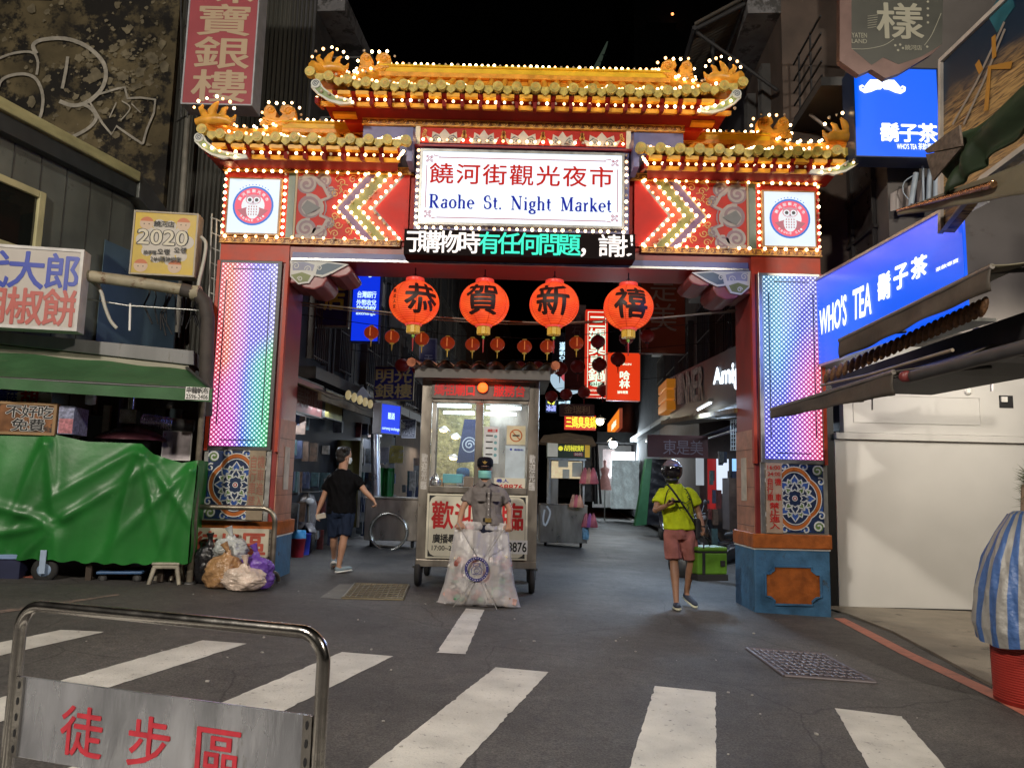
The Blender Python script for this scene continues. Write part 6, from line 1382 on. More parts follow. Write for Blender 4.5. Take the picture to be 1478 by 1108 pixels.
# ================= big lanterns under the beam
lanm=bpy.data.materials.new('lantern_paper');lanm.use_nodes=True
def _l():
    nt=lanm.node_tree;N=nt.nodes;L=nt.links;b=N['Principled BSDF'];b.inputs['Base Color'].default_value=(.6,.06,.02,1);b.inputs['Roughness'].default_value=.6
    tc=N.new('ShaderNodeTexCoord');n=N.new('ShaderNodeTexNoise');n.inputs['Scale'].default_value=4;L.new(tc.outputs['Object'],n.inputs['Vector'])
    r=N.new('ShaderNodeValToRGB');e=r.color_ramp.elements;e[0].position=.3;e[0].color=(.85,.045,.008,1);e[1].position=.72;e[1].color=(1,.13,.02,1);L.new(n.outputs['Fac'],r.inputs[0]);L.new(r.outputs[0],b.inputs['Emission Color'])
    sp=N.new('ShaderNodeSeparateXYZ');L.new(tc.outputs['Object'],sp.inputs[0]);n2=N.new('ShaderNodeTexNoise');n2.inputs['Scale'].default_value=2.2;L.new(tc.outputs['Object'],n2.inputs[0]);m=N.new('ShaderNodeMapRange');m.inputs['From Min'].default_value=.35;m.inputs['From Max'].default_value=.7;m.inputs['To Min'].default_value=.7;m.inputs['To Max'].default_value=1.35;L.new(n2.outputs['Fac'],m.inputs['Value']);L.new(m.outputs[0],b.inputs['Emission Strength'])
    w=N.new('ShaderNodeTexWave');w.bands_direction='Z';w.inputs['Scale'].default_value=14;L.new(tc.outputs['Object'],w.inputs[0]);bp=N.new('ShaderNodeBump');bp.inputs['Strength'].default_value=.6;bp.inputs['Distance'].default_value=.02;L.new(w.outputs['Fac'],bp.inputs['Height']);L.new(bp.outputs[0],b.inputs['Normal'])
    x=N.new('ShaderNodeMix');x.data_type='RGBA';x.blend_type='MULTIPLY';x.inputs['Factor'].default_value=.35;L.new(r.outputs[0],x.inputs['A']);L.new(w.outputs['Color'],x.inputs['B']);L.new(x.outputs['Result'],b.inputs['Emission Color'])
_l()
ribm=M('lantern_rib',(.35,.03,.01),.5,emit=.35,ecol=(.6,.04,.01),na=0);capr=M('lantern_cap',(.55,.03,.03),.4,emit=.4,ecol=(1,.1,.05),na=0);lgold=M('lantern_gold',(.6,.42,.06),.4,emit=.12,ecol=(1,.6,.1),na=.2);link=E('lantern_ink',(.02,.003,.002),.3);MC['lantern_ink'].node_tree.nodes['Principled BSDF'].inputs['Base Color'].default_value=(.02,.006,.006,1)
LY=9.95
def cut2d(v,f,st):
    import bmesh
    bm=bmesh.new();vs=[bm.verts.new(p) for p in v]
    for q in f:
        try: bm.faces.new([vs[i] for i in q])
        except ValueError: pass
    x0,y0,x1,y1=bb(v)
    for ax,lo,hi in ((0,x0,x1),(1,y0,y1)):
        k=lo+st
        while k<hi:
            co=[0,0,0];co[ax]=k;no=[0,0,0];no[ax]=1;bmesh.ops.bisect_plane(bm,geom=bm.verts[:]+bm.edges[:]+bm.faces[:],plane_co=co,plane_no=no);k+=st
    bm.verts.index_update();r=[tuple(q.co) for q in bm.verts],[tuple(w.index for w in q.verts) for q in bm.faces];bm.free();return r
def lantern_glyph(mb,c,r,ch,yaw,hz=.92,w_=.62,bold=.022):
    x0,y0,x1,y1=bb(glyph('國',0)[0]);v,f=cut2d(*glyph(ch,0),.07);n0=len(v);P=[]
    if bold:
        v2=[];f2=[]
        for i in range(8):
            t=i*math.pi/4;v2+=[(p[0]+bold*math.cos(t),p[1]+bold*math.sin(t),i*.0003) for p in v];f2+=[tuple(j+n0*i for j in g) for g in f]
        v,f=v2,f2
    for x,y,z in v:
        u=((x-x0)/(x1-x0)-.5)*2*w_;q=((y-y0)/(y1-y0)-.5)*2*w_*1.05
        th=u+yaw;ph=q
        rr=r*1.012+z
        P.append(c+V((rr*math.sin(th)*math.cos(ph),-rr*math.cos(th)*math.cos(ph),rr*hz*math.sin(ph))))
    mb.add(P,f)
for i,(px_,py_,ch,yaw) in enumerate(((598,437,'恭',.45),(699,439,'賀',-.04),(800,440,'新',-.12),(907,444,'禧',-.02))):
    c=at(px_,py_,LY);r=.328;zc=4.2
    o=thing('paper_lantern','large glowing red lantern reading %s, %s under the gate beam'%(ch,('leftmost of four','second from the left','third from the left','rightmost of four')[i]),'lantern',c-V((0,0,.5)),'big red lanterns hanging from the gate beam')
    mb=MB();mb.ball(c,(r,r,r*.92),32,20);sh=mb.build('lantern_shade',lanm,o)
    mb=MB()
    for k in range(8):
        t=k*math.pi/4+.2+i*.1;mb.tube([c+V((r*1.004*math.sin(t)*math.cos(p),-r*1.004*math.cos(t)*math.cos(p),r*.925*math.sin(p))) for p in [-1.4+2.8*j/14 for j in range(15)]],.004,4)
    mb.build('rib',ribm,sh)
    mb=MB();lantern_glyph(mb,c,r,ch,yaw)
    if i==0:
        for k in range(5):
            m2=MB();lantern_glyph(m2,V((0,0,0)),r,'財團法人宮'[k],-.75,w_=.075,bold=.02);mb.add([c+V((p.x,p.y,p.z)) + V((0,0,.17-.07*k)) for p in m2.v],m2.f)
    mb.build('lantern_writing',link,sh)
    mb=MB();mb.lathe(c+V((0,0,r*.87)),[(.12,0),(.125,.02),(.12,.045)],20);mb.lathe(c-V((0,0,r*.93)),[(.11,0),(.115,.03)],20);mb.build('lantern_collar',capr,o)
    mb=MB()
    for k in range(8):
        t=k*math.pi/4;mb.obx(c+V((.062*math.cos(t),.062*math.sin(t),-r*.93-.05)),(.05,.05,.1),Matrix.Rotation(t,3,'Z'),0)
    mb.build('fringe',lgold,o)
    mb=MB();mb.ball(c-V((0,0,r*.93+.14)),.022,8,6);mb.tube([c-V((0,0,r*.93+.1)),c-V((0,0,r*.93+.25))],[.006,.004],5);mb.build('tassel_bead',M('bead_green',(.25,.5,.08),.3,na=0),o)
    mb=MB();mb.tube([c-V((0,0,r*.93+.17)),c-V((0,0,r*.93+.34))],[.014,.006],6);mb.build('tassel',M('tassel_red',(.3,.02,.02),.6),o)
    mb=MB();mb.tube([c+V((0,0,r*.9)),V((c.x,c.y,4.21))],.008,5);mb.tube([c+V((-.07,0,r*.95)),c+V((0,0,r*.95+.09)),c+V((.07,0,r*.95))],.005,4);mb.build('hanging_wire',black,o)
    lamp('lantern_glow','POINT',c,6,(1,.22,.05),.3,parent=o).data.use_shadow=False
# ---- small lanterns strung across the street
smat=M('small_lantern_red',(.36,.025,.012),.5,emit=.16,ecol=(.9,.1,.02),na=.2);smat2=M('small_lantern_unlit',(.16,.012,.01),.5,emit=.02,ecol=(.6,.03,.02),na=.2)
slot=M('lantern_slot_glow',(.5,.15,.05),.5,emit=.45,ecol=(1,.3,.08),na=0)
def small(c,r,lit,n):
    o=thing('string_lantern','small red lantern','lantern',c,'small red lanterns strung across the street')
    sh=MB().ball(c,(r,r,r*.9),20,12).build('lantern_shade',smat if lit else smat2,o)
    mb=MB();mb.lathe(c+V((0,0,r*.82)),[(r*.3,0),(r*.3,r*.16)],10);mb.lathe(c-V((0,0,r*1.0)),[(r*.3,0),(r*.32,r*.18)],10);mb.build('lantern_collar',lgold if lit else black,o)
    mb=MB();mb.tube([c-V((0,0,r)),c-V((0,0,r*1.9))],[r*.1,r*.04],5);mb.build('tassel',lgold if lit else MC['tassel_red'],o)
    if lit: MB().obx(c+V((0,-r*.86,0)),(r*.12,r*.3,r*1.1)).build('lantern_slot',slot,sh)
    return o
rowA=[(536,480,12),(566,486,12),(609,489,12),(646,495,12),(682,497,12),(718,497,12),(757,500,12),(790,500,12),(832,495,12),(863,493,12),(904,488,12),(934,485,12)]
rowB=[(581,527,15.5),(605,531,15.5),(668,533,15.5),(711,532,15.5),(750,531,15.5),(776,531,15.5),(808,532,15.5),(834,529,15.5),(865,526,15.5),(892,518,15.5)]
rowC=[(796,572,19),(817,569,19),(843,566,19),(870,563,19)]
desc=['in front of the blue money exchange sign','just right of the blue money exchange sign','left of the first big lantern\'s tassel','below the gap of the two left big lanterns','straight under the second big lantern\'s left edge','right of the second big lantern\'s tassel','below the gap of the middle big lanterns','straight under the third big lantern','in front of the dim brown sign','over the upper part of the red hot pot sign','under the fourth big lantern','in front of the large orange sign',
 'above the navy sign with four gold characters','left of the kiosk roof corner','above the kiosk roof at its left third','above the kiosk roof near its middle','above the beacon side of the kiosk roof','above the right part of the kiosk roof','above the right corner of the kiosk roof','in front of the pink and white round sign','over the middle of the red hot pot sign','on the red sign of the second red pair',
 'dim, right beside the kiosk roof','dim, under the dark brown sign','at the foot of the red hot pot sign, left','at the foot of the red hot pot sign, right']
i=0
for rw,r in ((rowA,.117),(rowB,.155),(rowC,.16)):
    Yr=rw[0][2]
    for k,(x,y,Y_) in enumerate(rw):
        o=small(at(x,y,Y_),r,(rw is rowA and k<9),i);o['label']='small red lantern '+desc[i];i+=1
    pts=[at(x,y,Y_)+V((0,0,r*1.1)) for x,y,Y_ in rw]
    a=at(rw[0][0]-130,rw[0][1]-30,Yr);b=at(rw[-1][0]+150,rw[-1][1]-25,Yr)
    o=thing('lantern_cable','thin cable carrying %s row of small red lanterns'%(('the nearest','the second','the farthest')[(rowA,rowB,rowC).index(rw)]),'cable',a);MB().tube([a]+pts+[b],.006,5).build('cable_run',black,o)
wirec=M('pale_cable',(.22,.2,.16),.5)
for nm,pts,Y_,r_ in (('thick pale cable sagging behind the big lanterns',[(430,436),(520,446),(600,455),(700,462),(800,466),(880,462),(960,458),(1075,446)],10.4,.012),('second pale cable twisted along behind the big lanterns',[(430,440),(540,452),(640,462),(760,468),(900,464),(1000,455),(1075,449)],10.45,.008)):
    o=thing('overhead_cable',nm,'cable',at(430,440,Y_));MB().tube([at(x,y,Y_) for x,y in sm(pts)],r_,6).build('cable_run',wirec,o)
# ================= street buildings
DL=V((.07,1,0)).normalized()
LW=Fr((-3.8,10,0),DL);RW=Fr((3.9,10,0),-DL)
def lb(mats,x0,x1,z1,name,label,fr,depth=8,z0=0):
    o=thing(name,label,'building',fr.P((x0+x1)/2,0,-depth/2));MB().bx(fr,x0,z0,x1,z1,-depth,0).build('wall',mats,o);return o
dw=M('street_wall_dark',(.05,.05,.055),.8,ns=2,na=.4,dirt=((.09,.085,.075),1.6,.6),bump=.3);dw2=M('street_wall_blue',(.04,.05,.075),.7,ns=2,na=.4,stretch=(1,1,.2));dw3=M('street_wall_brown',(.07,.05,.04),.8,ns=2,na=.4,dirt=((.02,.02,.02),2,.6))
winm=M('street_window',(.02,.03,.05),.1,na=.3,spec=.8);barm=M('window_bars',(.08,.08,.08),.5)
def windows(o,fr,xs,zs,w_,h_,bars=True,lit=None,rng=random.Random(2)):
    for x in xs:
        for z in zs:
            mb=MB();mb.ribbon(fr,[(x,z),(x+w_,z),(x+w_,z+h_),(x,z+h_)],.06,.0,.07,0,True);w1=mb.build('window',barm if rng.random()<.6 else alu,o)
            MB().bx(fr,x,z,x+w_,z+h_,.004,.02).build('window_pane',winm,w1)
            if bars:
                mb=MB()
                for k in range(1,7): mb.bx(fr,x+w_*k/7-.008,z-.05,x+w_*k/7+.008,z+h_+.05,.12,.14)
                for k in range(3): mb.bx(fr,x-.05,z+h_*k/2-.01,x+w_+.05,z+h_*k/2+.01,.12,.14)
                for k in (0,1): mb.bx(fr,x-.05+k*(w_+.08),z-.05,x-.03+k*(w_+.08),z+h_+.05,.0,.14)
                mb.build('window_guard',barm,w1)
def ac(o,fr,x,z):
    mb=MB();mb.bx(fr,x,z,x+.8,z+.55,.0,.32,0);mb.lathe(fr.P(x+.3,z+.28,.32),[(.22,0),(.22,.012),(.19,.012),(.02,.004)],16,1,fr.n);mb.build('air_conditioner',[M('ac_grey',(.2,.2,.19),.6),barm],o,bevel=.01)
# wall beside the pink sign (faces the camera) and left row
CW=FY(12.7);x0=CW.px(250,200)[0]
o=thing('corrugated_house','dark corrugated house front rising between the old tenement and the gateway','building',(x0+.8,14,.2))
corr=M('corrugated_grey',(.075,.075,.065),.6,.2,ns=2,na=.3,stretch=(1,1,.2))
mb=MB();xr_=LW.P(2.7,0).x
mb.grid(lambda u,v:CW.P(x0+(xr_-x0)*u,10*v,.03*math.cos(u*60*math.pi)),240,1);mb.bx(CW,x0,0,xr_,10,-2.5,-.04);mb.build('wall',corr,o)
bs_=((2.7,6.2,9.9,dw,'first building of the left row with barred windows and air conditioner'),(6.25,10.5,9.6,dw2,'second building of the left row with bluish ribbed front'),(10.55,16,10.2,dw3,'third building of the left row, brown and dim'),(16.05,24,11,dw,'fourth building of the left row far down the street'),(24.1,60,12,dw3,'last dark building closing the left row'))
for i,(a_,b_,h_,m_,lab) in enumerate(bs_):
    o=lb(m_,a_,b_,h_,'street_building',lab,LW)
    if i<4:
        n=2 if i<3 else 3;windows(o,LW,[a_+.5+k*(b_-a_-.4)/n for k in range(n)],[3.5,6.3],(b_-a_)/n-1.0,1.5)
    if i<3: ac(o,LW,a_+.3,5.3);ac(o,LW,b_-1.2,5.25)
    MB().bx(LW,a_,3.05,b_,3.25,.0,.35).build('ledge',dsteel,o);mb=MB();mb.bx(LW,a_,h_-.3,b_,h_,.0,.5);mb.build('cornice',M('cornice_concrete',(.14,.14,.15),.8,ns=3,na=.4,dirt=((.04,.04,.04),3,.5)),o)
    mb=MB();rr=random.Random(i)
    for k in range(4): x=a_+rr.uniform(.2,b_-a_-.2);mb.tube([LW.P(x,2.9,.07),LW.P(x,h_-.4,.07)],rr.uniform(.02,.05),6)
    mb.build('wall_pipes',barm,o)
# balcony cage up left (visible above the pink sign)
o=thing('roof_cage','dark cage balcony with tiled screen high on the left row','balcony',LW.P(5,8,.5));mb=MB()
for k in range(16): mb.bx(LW,3.2+k*.26,7.3,3.22+k*.26,9.0,.8,.82)
for z in (7.3,7.85,8.4,9.0): mb.bx(LW,3.2,z,7.1,z+.03,.0,.82)
mb.build('cage_bars',barm,o);MB().bx(LW,5.5,7.9,6.4,8.9,.6,.64).build('tile_screen',M('tile_screen',(.13,.12,.08),.6,ns=14,na=.4),o)
MB().bx(LW,3.0,7.0,7.3,7.28,.0,.9).build('balcony_slab',MC['cornice_concrete'],o)
# shops on the left: shelves, goods, awnings
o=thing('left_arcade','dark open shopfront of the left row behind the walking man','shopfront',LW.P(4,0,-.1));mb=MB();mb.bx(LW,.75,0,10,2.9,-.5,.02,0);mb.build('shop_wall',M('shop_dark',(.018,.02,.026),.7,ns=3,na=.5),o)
rr=random.Random(4);cl=[M('goods_%s'%n,c,.6,na=.5,ns=15) for n,c in (('navy',(.02,.03,.07)),('grey',(.07,.075,.08)),('white',(.25,.25,.25)),('brown',(.08,.05,.035)),('teal',(.03,.07,.08)),('red',(.1,.02,.02)))]
def goods(fr,x0,x1,z0,z1,n,name,label,d=.1,seed=1):
    rr=random.Random(seed);o=thing(name,label,'goods',fr.P((x0+x1)/2,z0,d));mb=MB()
    for k in range(n):
        x=rr.uniform(x0,x1);z=rr.uniform(z0,z1);w_,h_=rr.uniform(.05,.17),rr.uniform(.12,.42);z=z0+(z1-z0)*(round((z-z0)/(z1-z0)*4)/4);mb.obx(fr.P(x,z-h_/2+.2,d+rr.uniform(0,.2)),(w_,rr.uniform(.05,.12),h_),Matrix.Rotation(rr.uniform(-.04,.04),3,'Y'),rr.choice((0,0,0,1,1,2,3,3,4,5)))
    tag(mb.build('packed_goods',cl,o),kind='stuff');return o
goods(LW,1.2,5.5,.3,2.3,70,'hanging_goods','clutter of hanging and shelved goods in the dark left shop',.06,1)
goods(LW,6.3,9.6,.3,2.4,60,'hanging_goods','clutter of goods beside the steel duct in the left row',.06,2)
o=thing('shop_awning','sagging dark awning edge with round lamps over the left shops','awning',LW.P(3.5,2.5,.6));mb=MB()
mb.grid(lambda u,v:LW.P(.9+5.8*u,2.95-.35*v-.03*math.sin(u*20),.05+1.0*v),30,4);mb.bx(LW,.9,2.5,6.7,2.62,1.0,1.04);mb.build('awning_sheet',M('awning_brown',(.12,.1,.07),.8,ns=6,na=.4),o,solid=.02)
mb=MB()
for k in range(5): mb.ball(LW.P(2.2+k*.35,2.72,1.06),(.05,.05,.08),8,6)
mb.build('round_lamps',M('dim_lamp',(.4,.35,.2),.4,emit=.3,ecol=(1,.8,.4),na=0),o)
olive=M('olive_cloth',(.12,.11,.03),.8,ns=3,na=.25,bump=.5,bs=6)
f_=FY(15.2);b4=f_.box(475,635,518,760);o=thing('olive_curtain','olive green cloth hung across the shop behind the walking man','curtain',f_.P((b4[0]+b4[2])/2,b4[1]));MB().grid(lambda u,v:f_.P(b4[0]+(b4[2]-b4[0])*u,b4[1]+(b4[3]-b4[1])*v,.05*math.sin(u*9+v*5)),20,16).build('cloth',olive,o,solid=.006)
MB().bx(f_,b4[2],b4[1],b4[2]+.04,b4[3]+.05,-.02,.03).build('curtain_pole',alu,o)
# signs along the left
sgn('shop_sign','dusty red slanting shop sign seen through the gate just inside the left pillar',Fr(LW.P(0,0,.6),DL),(424,549,466,599),.15,M('rose_board',(.2,.06,.06),.5),dsteel,[('美味小吃',(429,562,462,590),M('rose_letters',(.3,.2,.18),.5,na=0),'row',.02)],rim=.02)
sgn('shop_sign','cream board with diagonal cables above the dusty red sign',FY(14.6),(427,505,465,560),.1,M('board_beige',(.26,.22,.15),.6,ns=3,na=.3,dirt=((.15,.1,.06),3,.6)),alu,[],rim=.03)
sgn('shop_sign','small dirty yellow board right of the dusty red sign',Fr(LW.P(0,0,.6),DL),(468,566,495,606),.12,M('board_yellow',(.3,.26,.08),.5,ns=4,na=.4,dirt=((.5,.45,.2),4,.6)),dsteel,[('豆花冰品',(471,572,492,584),M('brown_letters',(.1,.07,.02),.5,na=0),'row',.01)],rim=.015)
sgn('shop_sign','navy sign with yellow character 店 beside the blue money exchange sign',FY(13.6),(459,380,505,472),.15,M('sign_navy',(.03,.03,.16),.5),alu,[('店',(470,412,497,447),M('dull_yellow_letters',(.75,.65,.1),.5,na=0),'cell',.03)],rim=.03)
bl=E('lightbox_blue',(.004,.035,.8),.95);wl_=E('lightbox_white_letters',(.6,.85,1),1.3)
sgn('exchange_sign','tall lit blue sign with small white lettering about money exchange',FY(13.2),(509,352,549,493),.2,bl,M('blue_rim',(.02,.03,.3),.4),[('司',(524,388,537,400),wl_,'cell',.03),('台灣銀行',(516,421,543,430),wl_,'row',.02),('外幣收兌',(515,433,543,441),wl_,'row',.02),('money',(515,442,543,450),wl_,'fit',.03),('exchange',(514,450,542,456),wl_,'fit',.02)],rim=.01)
sgn('jewellery_sign','navy sign with four gold characters left of the kiosk roof',FY(16),(540,529,597,577),.15,M('sign_navy2',(.03,.035,.22),.5),M('gold_thin_rim',(.25,.2,.08),.5),[('明',(543,533,567,552),M('brass_letters',(.75,.6,.25),.45,na=0),'cell',.02),('光',(571,533,593,552),MC['brass_letters'],'cell',.02),('銀',(543,555,567,574),MC['brass_letters'],'cell',.02),('樓',(571,555,593,574),MC['brass_letters'],'cell',.02)],rim=.012)
sgn('shop_sign','narrow violet sign with pale strokes behind the kiosk roof corner',FY(19),(605,488,630,530),.12,M('sign_violet',(.03,.03,.13),.5),M('pale_rim',(.2,.2,.3),.5),[('天',(613,512,624,524),M('pale_letters',(.3,.3,.42),.5,na=0),'cell',.02)],rim=.03)
sgn('monitor_sign','small lit blue screen sign beside the steel duct',Fr(LW.P(0,0,.7),V((.5,.86,0))),(549,583,578,627),.15,bl,M('screen_rim',(.1,.1,.12),.4),[('酷酒',(560,596,569,605),wl_,'row',.02),('currency exchange',(551,616,576,622),wl_,'fit',.01)],rim=.015)
sgn('menu_board','grey menu board with pale columns right of the small blue screen',FY(18.5),(580,605,600,632),.08,M('board_slate',(.05,.05,.07),.5),M('board_rim',(.2,.2,.22),.5),[('泰式按摩',(582,608,598,629),M('slate_letters',(.25,.25,.28),.5,na=0),'row',.0)],rim=.02)
f_=FY(14.8);o=thing('steel_duct','shiny vertical steel duct rising from the metal cart to an elbow','duct',f_.P(*f_.px(540,715)));mb=MB();dm=M('duct_galvanised',(.5,.5,.53),.3,.9,ns=4,na=.2);mb.tube([f_.P(*f_.px(*p)) for p in ((543,716),(542,660),(541,600),(540,588),(535,580),(524,572))],.085,16);mb.build('duct_pipe',dm,o)
for y in range(600,715,13): MB().lathe(f_.P(*f_.px(542,y)),[(.089,0),(.089,.015)],16).build('duct_seam',dm,o)
MB().tube([f_.P(*f_.px(531,576)),f_.P(*f_.px(518,568))],[.09,.16],14).build('duct_cowl',white,o)
f_=FY(14.7);g=gz(-2.4);o=thing('food_cart','bare steel food cart with a big round ring on its side, left of the kiosk','cart',(f_.px(560,760)[0],15.1,g));b4=f_.box(526,720,604,780)
MB().bx(f_,b4[0],b4[1],b4[2],b4[3],-.8,0).build('cart_body',steel,o,bevel=.015);MB().bx(f_,b4[0]-.03,b4[3],b4[2]+.03,b4[3]+.03,-.83,.03).build('cart_top',steel,o,bevel=.004)
cc=f_.px(561,767);MB().tube([f_.P(cc[0]+.34*math.cos(t*math.pi/20),cc[1]+.34*math.sin(t*math.pi/20),.06) for t in range(40)],.028,10,closed=True).build('ring',M('ring_steel',(.6,.58,.5),.25,.9),o)
for x in (b4[0]+.12,b4[2]-.12):
    mb=MB();wheel(mb,(x,14.9,g+.1),.1,.05);mb.build('wheel',[rubber,dsteel],o)
# left street: scooter, bins, poster goods
goods(Fr(LW.P(0,0,.9),DL),6.5,9.0,.5,1.7,26,'covered_cart','dark covered cart with green cloth right of the steel duct',.2,7)
f_=FY(16);b4=f_.box(545,675,568,720);o=thing('green_cloth','bright green cloth hanging behind the steel duct','cloth',f_.P(b4[0],b4[1]));MB().grid(lambda u,v:f_.P(b4[0]+(b4[2]-b4[0])*u,b4[1]+(b4[3]-b4[1])*v,.06*math.sin(u*12)),16,6).build('cloth_sheet',M('cloth_green',(.015,.16,.03),.5,na=.3),o,solid=.006)
sgn('poster','yellow and white poster with violet writing behind the metal cart',FY(16.2),(562,643,582,668),.03,M('poster_mixed',(.4,.33,.08),.5,ns=6,na=.5,dirt=((.4,.4,.45),5,.52)),barm,[],rim=0)
sgn('poster','grey portrait poster right of the steel duct',FY(16.2),(546,645,561,668),.03,M('poster_grey',(.25,.25,.28),.5,ns=5,na=.5),barm,[],rim=0)
def bin_(c,r,h,label,mat,lid=None):
    o=thing('plastic_bin',label,'bin',c);MB().lathe(c,[(r*.82,0),(r,h),(r*1.05,h),(r*1.05,h+.02)],18).build('bin_body',mat,o)
    if lid: MB().lathe(c+V((0,0,h+.02)),[(r*1.05,0),(r*1.0,h*.45),(r*.2,h*.48)],18).build('bin_lid',lid,o)
c=at(430,778,12.4);c.z=gz(c.x);bin_(c,.12,.27,'red bin with light blue lid at the foot of the left pillar',M('bin_red',(.5,.03,.05),.4),M('bin_lid_blue',(.05,.3,.6),.4))
c=at(440,775,12.8);c.z=gz(c.x);bin_(c,.1,.32,'blue bin half hidden behind the red bin',M('bin_blue',(.04,.06,.5),.4))
# scooters
def scooter(loc,yaw,label,body,scale=1.,seat=None):
    o=thing('scooter',label,'scooter',(0,0,0));f=Fr((0,0,0),(1,0,0));B=body;mb=MB()
    mb.loft([(V((-.75,0,.62)),V((0,.08,0)),V((0,0,.08))),(V((-.55,0,.6)),V((0,.16,0)),V((0,0,.16))),(V((-.2,0,.5)),V((0,.17,0)),V((0,0,.2))),(V((-.05,0,.36)),V((0,.15,0)),V((0,0,.1))),(V((.25,0,.3)),V((0,.16,0)),V((0,0,.06))),(V((.4,0,.42)),V((0,.17,0)),V((0,0,.14))),(V((.5,0,.7)),V((0,.17,0)),V((0,0,.2))),(V((.48,0,.9)),V((0,.12,0)),V((0,0,.08)))],0,14);bo=mb.build('scooter_body',B,o)
    mb=MB();mb.loft([(V((-.72,0,.76)),V((0,.1,0)),V((0,0,.05))),(V((-.45,0,.78)),V((0,.15,0)),V((0,0,.06))),(V((-.1,0,.72)),V((0,.13,0)),V((0,0,.05)))],0,12);mb.build('saddle',black,o)
    for x in (-.6,.68):
        mb=MB();wheel(mb,(x,0,.22),.22,.09,0,1,(0,1,0));mb.build('wheel',[rubber,dsteel],o)
    mb=MB();mb.tube([(.68,0,.22),(.55,0,.7),(.46,0,1.0)],.03,8);mb.tube([(.42,-.3,1.02),(.5,-.1,1.0),(.5,.1,1.0),(.42,.3,1.02)],.016,8);mb.build('handlebar',dsteel,o)
    mb=MB();mb.ball((.6,0,.85),(.05,.08,.06),12,8);mb.build('headlight',M('headlight_glass',(.4,.42,.45),.1),bo)
    for s_ in (-1,1):
        mb=MB();mb.tube([(.44,s_*.22,1.02),(.42,s_*.3,1.17)],.007,5);mb.ball((.42,s_*.32,1.2),(.012,.06,.045),10,6);mb.build('mirror',dsteel,o)
    mb=MB();mb.loft([(V((.45,0,.38)),V((0,.07,0)),V((0,0,.02))),(V((.66,0,.47)),V((0,.08,0)),V((0,0,.03))),(V((.88,0,.36)),V((0,.06,0)),V((0,0,.02)))],0,10);mb.build('mudguard',B,o)
    o.location=loc;o.rotation_euler=(0,0,yaw);o.scale=(scale,)*3;return o
scb=M('scooter_black',(.03,.03,.036),.2,spec=.8);scg=M('scooter_grey',(.2,.2,.22),.25,spec=.8)
c=at(452,760,13.6);scooter((c.x-.25,13.6,gz(c.x)),R(-60),'grey and black scooter parked behind the left pillar',scg)
c=at(1041,760,12.6);scooter((c.x,12.6,gz(c.x)),R(140),'black scooter parked inside the right pillar behind the rider',scb,1.05)
c=at(1070,755,17.5);scooter((c.x-.2,17.5,gz(c.x)),R(150),'dark scooter farther in, half hidden by the nearer black one',scb,1.05)
c=at(968,750,22);scooter((c.x,22,gz(c.x)),R(100),'dim scooter at the foot of the black covered stall',scb,1.)
# ---- second food cart (pepper buns)
f_=FY(17.6);g=gz(1.5);wood=M('cart_wood',(.32,.18,.07),.6,ns=6,na=.3,stretch=(1,1,8))
b4=f_.box(779,728,848,783);o=thing('bun_cart','steel snack cart with arched wooden roof and black yellow menu sign behind the kiosk','cart',((b4[0]+b4[2])/2,18,g))
MB().bx(f_,b4[0],b4[1],b4[2],b4[3],-.9,0).build('cart_body',steel,o,bevel=.015)
MB().ribbon(f_,[f_.px(*p) for p in sm([(789,730),(794,738),(792,748),(787,758),(784,750),(786,735)],3)],.04,.004,None,0).build('painted_swirl',white,o)
mb=MB();t=f_.box(778,626,860,642);mb.poly(f_,[(t[0],t[1]+.05),(t[0]+.1,t[3]-.05),((t[0]+t[2])/2,t[3]+.02),(t[2]-.1,t[3]-.06),(t[2],t[1]),(t[2]-.1,t[1]),(t[0]+.1,t[1]+.04)],-.95,.15);mb.build('arched_roof',wood,o)
mb=MB();mb.bx(f_,*f_.box(789,634,852,661),-.06,.05,0);m_=mb.build('menu_box',M('menu_black',(.01,.012,.01),.4,emit=.25,ecol=(.03,.05,.02),na=0),o)
yl=E('menu_yellow',(.8,.75,.05),.9);mb=MB();b5=f_.box(814,643,842,651);mb.row(f_,'胡椒餅',*b5,.056,0,.02);mb.disc(f_,*f_.px(809,647),.055,.055,None,0,14);b5=f_.box(828,653,841,658);mb.bx(f_,*b5,.053,.056,1);mb.fit(f_,'50元',*f_.box(829,653.5,840,657.5),.058,2,.02);mb.bx(f_,*f_.box(844,635,851,660),.051,.055,3);mb.bx(f_,*f_.box(790,638,805,659),.051,.056,2);mb.build('menu_lettering',[yl,letred,M('menu_paper',(.45,.43,.36),.6,emit=.2,ecol=(1,.95,.8)),M('menu_strip',(.45,.3,.03),.5,emit=.3,ecol=(1,.6,.05))],m_)
mb=MB()
for x in (794,843): a_=f_.px(x,662);b_=f_.px(x,728);mb.bx(f_,a_[0]-.02,b4[3],a_[0]+.02,a_[1]+.1,-.04,0);mb.bx(f_,a_[0]-.02,b4[3],a_[0]+.02,a_[1]+.1,-.88,-.84)
mb.bx(f_,*f_.box(791,661,846,664),-.06,.02);mb.build('cart_frame',alu,o)
MB().bx(f_,*f_.box(797,665,842,690),-.35,-.33).build('glass_case',M('case_glow',(.5,.42,.28),.4,emit=.55,ecol=(1,.82,.5),ns=12,na=.4),o)
mb=MB()
for k,(x0_,y0_,x1_,y1_) in enumerate(((806,662,820,674),(826,667,840,688),(812,677,822,690))): mb.bx(f_,*f_.box(x0_,y0_,x1_,y1_),-.02,-.01)
mb.build('price_sheets',cream,o)
MB().bx(f_,*f_.box(794,690,806,728),-.3,-.1).build('oven',steel,o,bevel=.01)
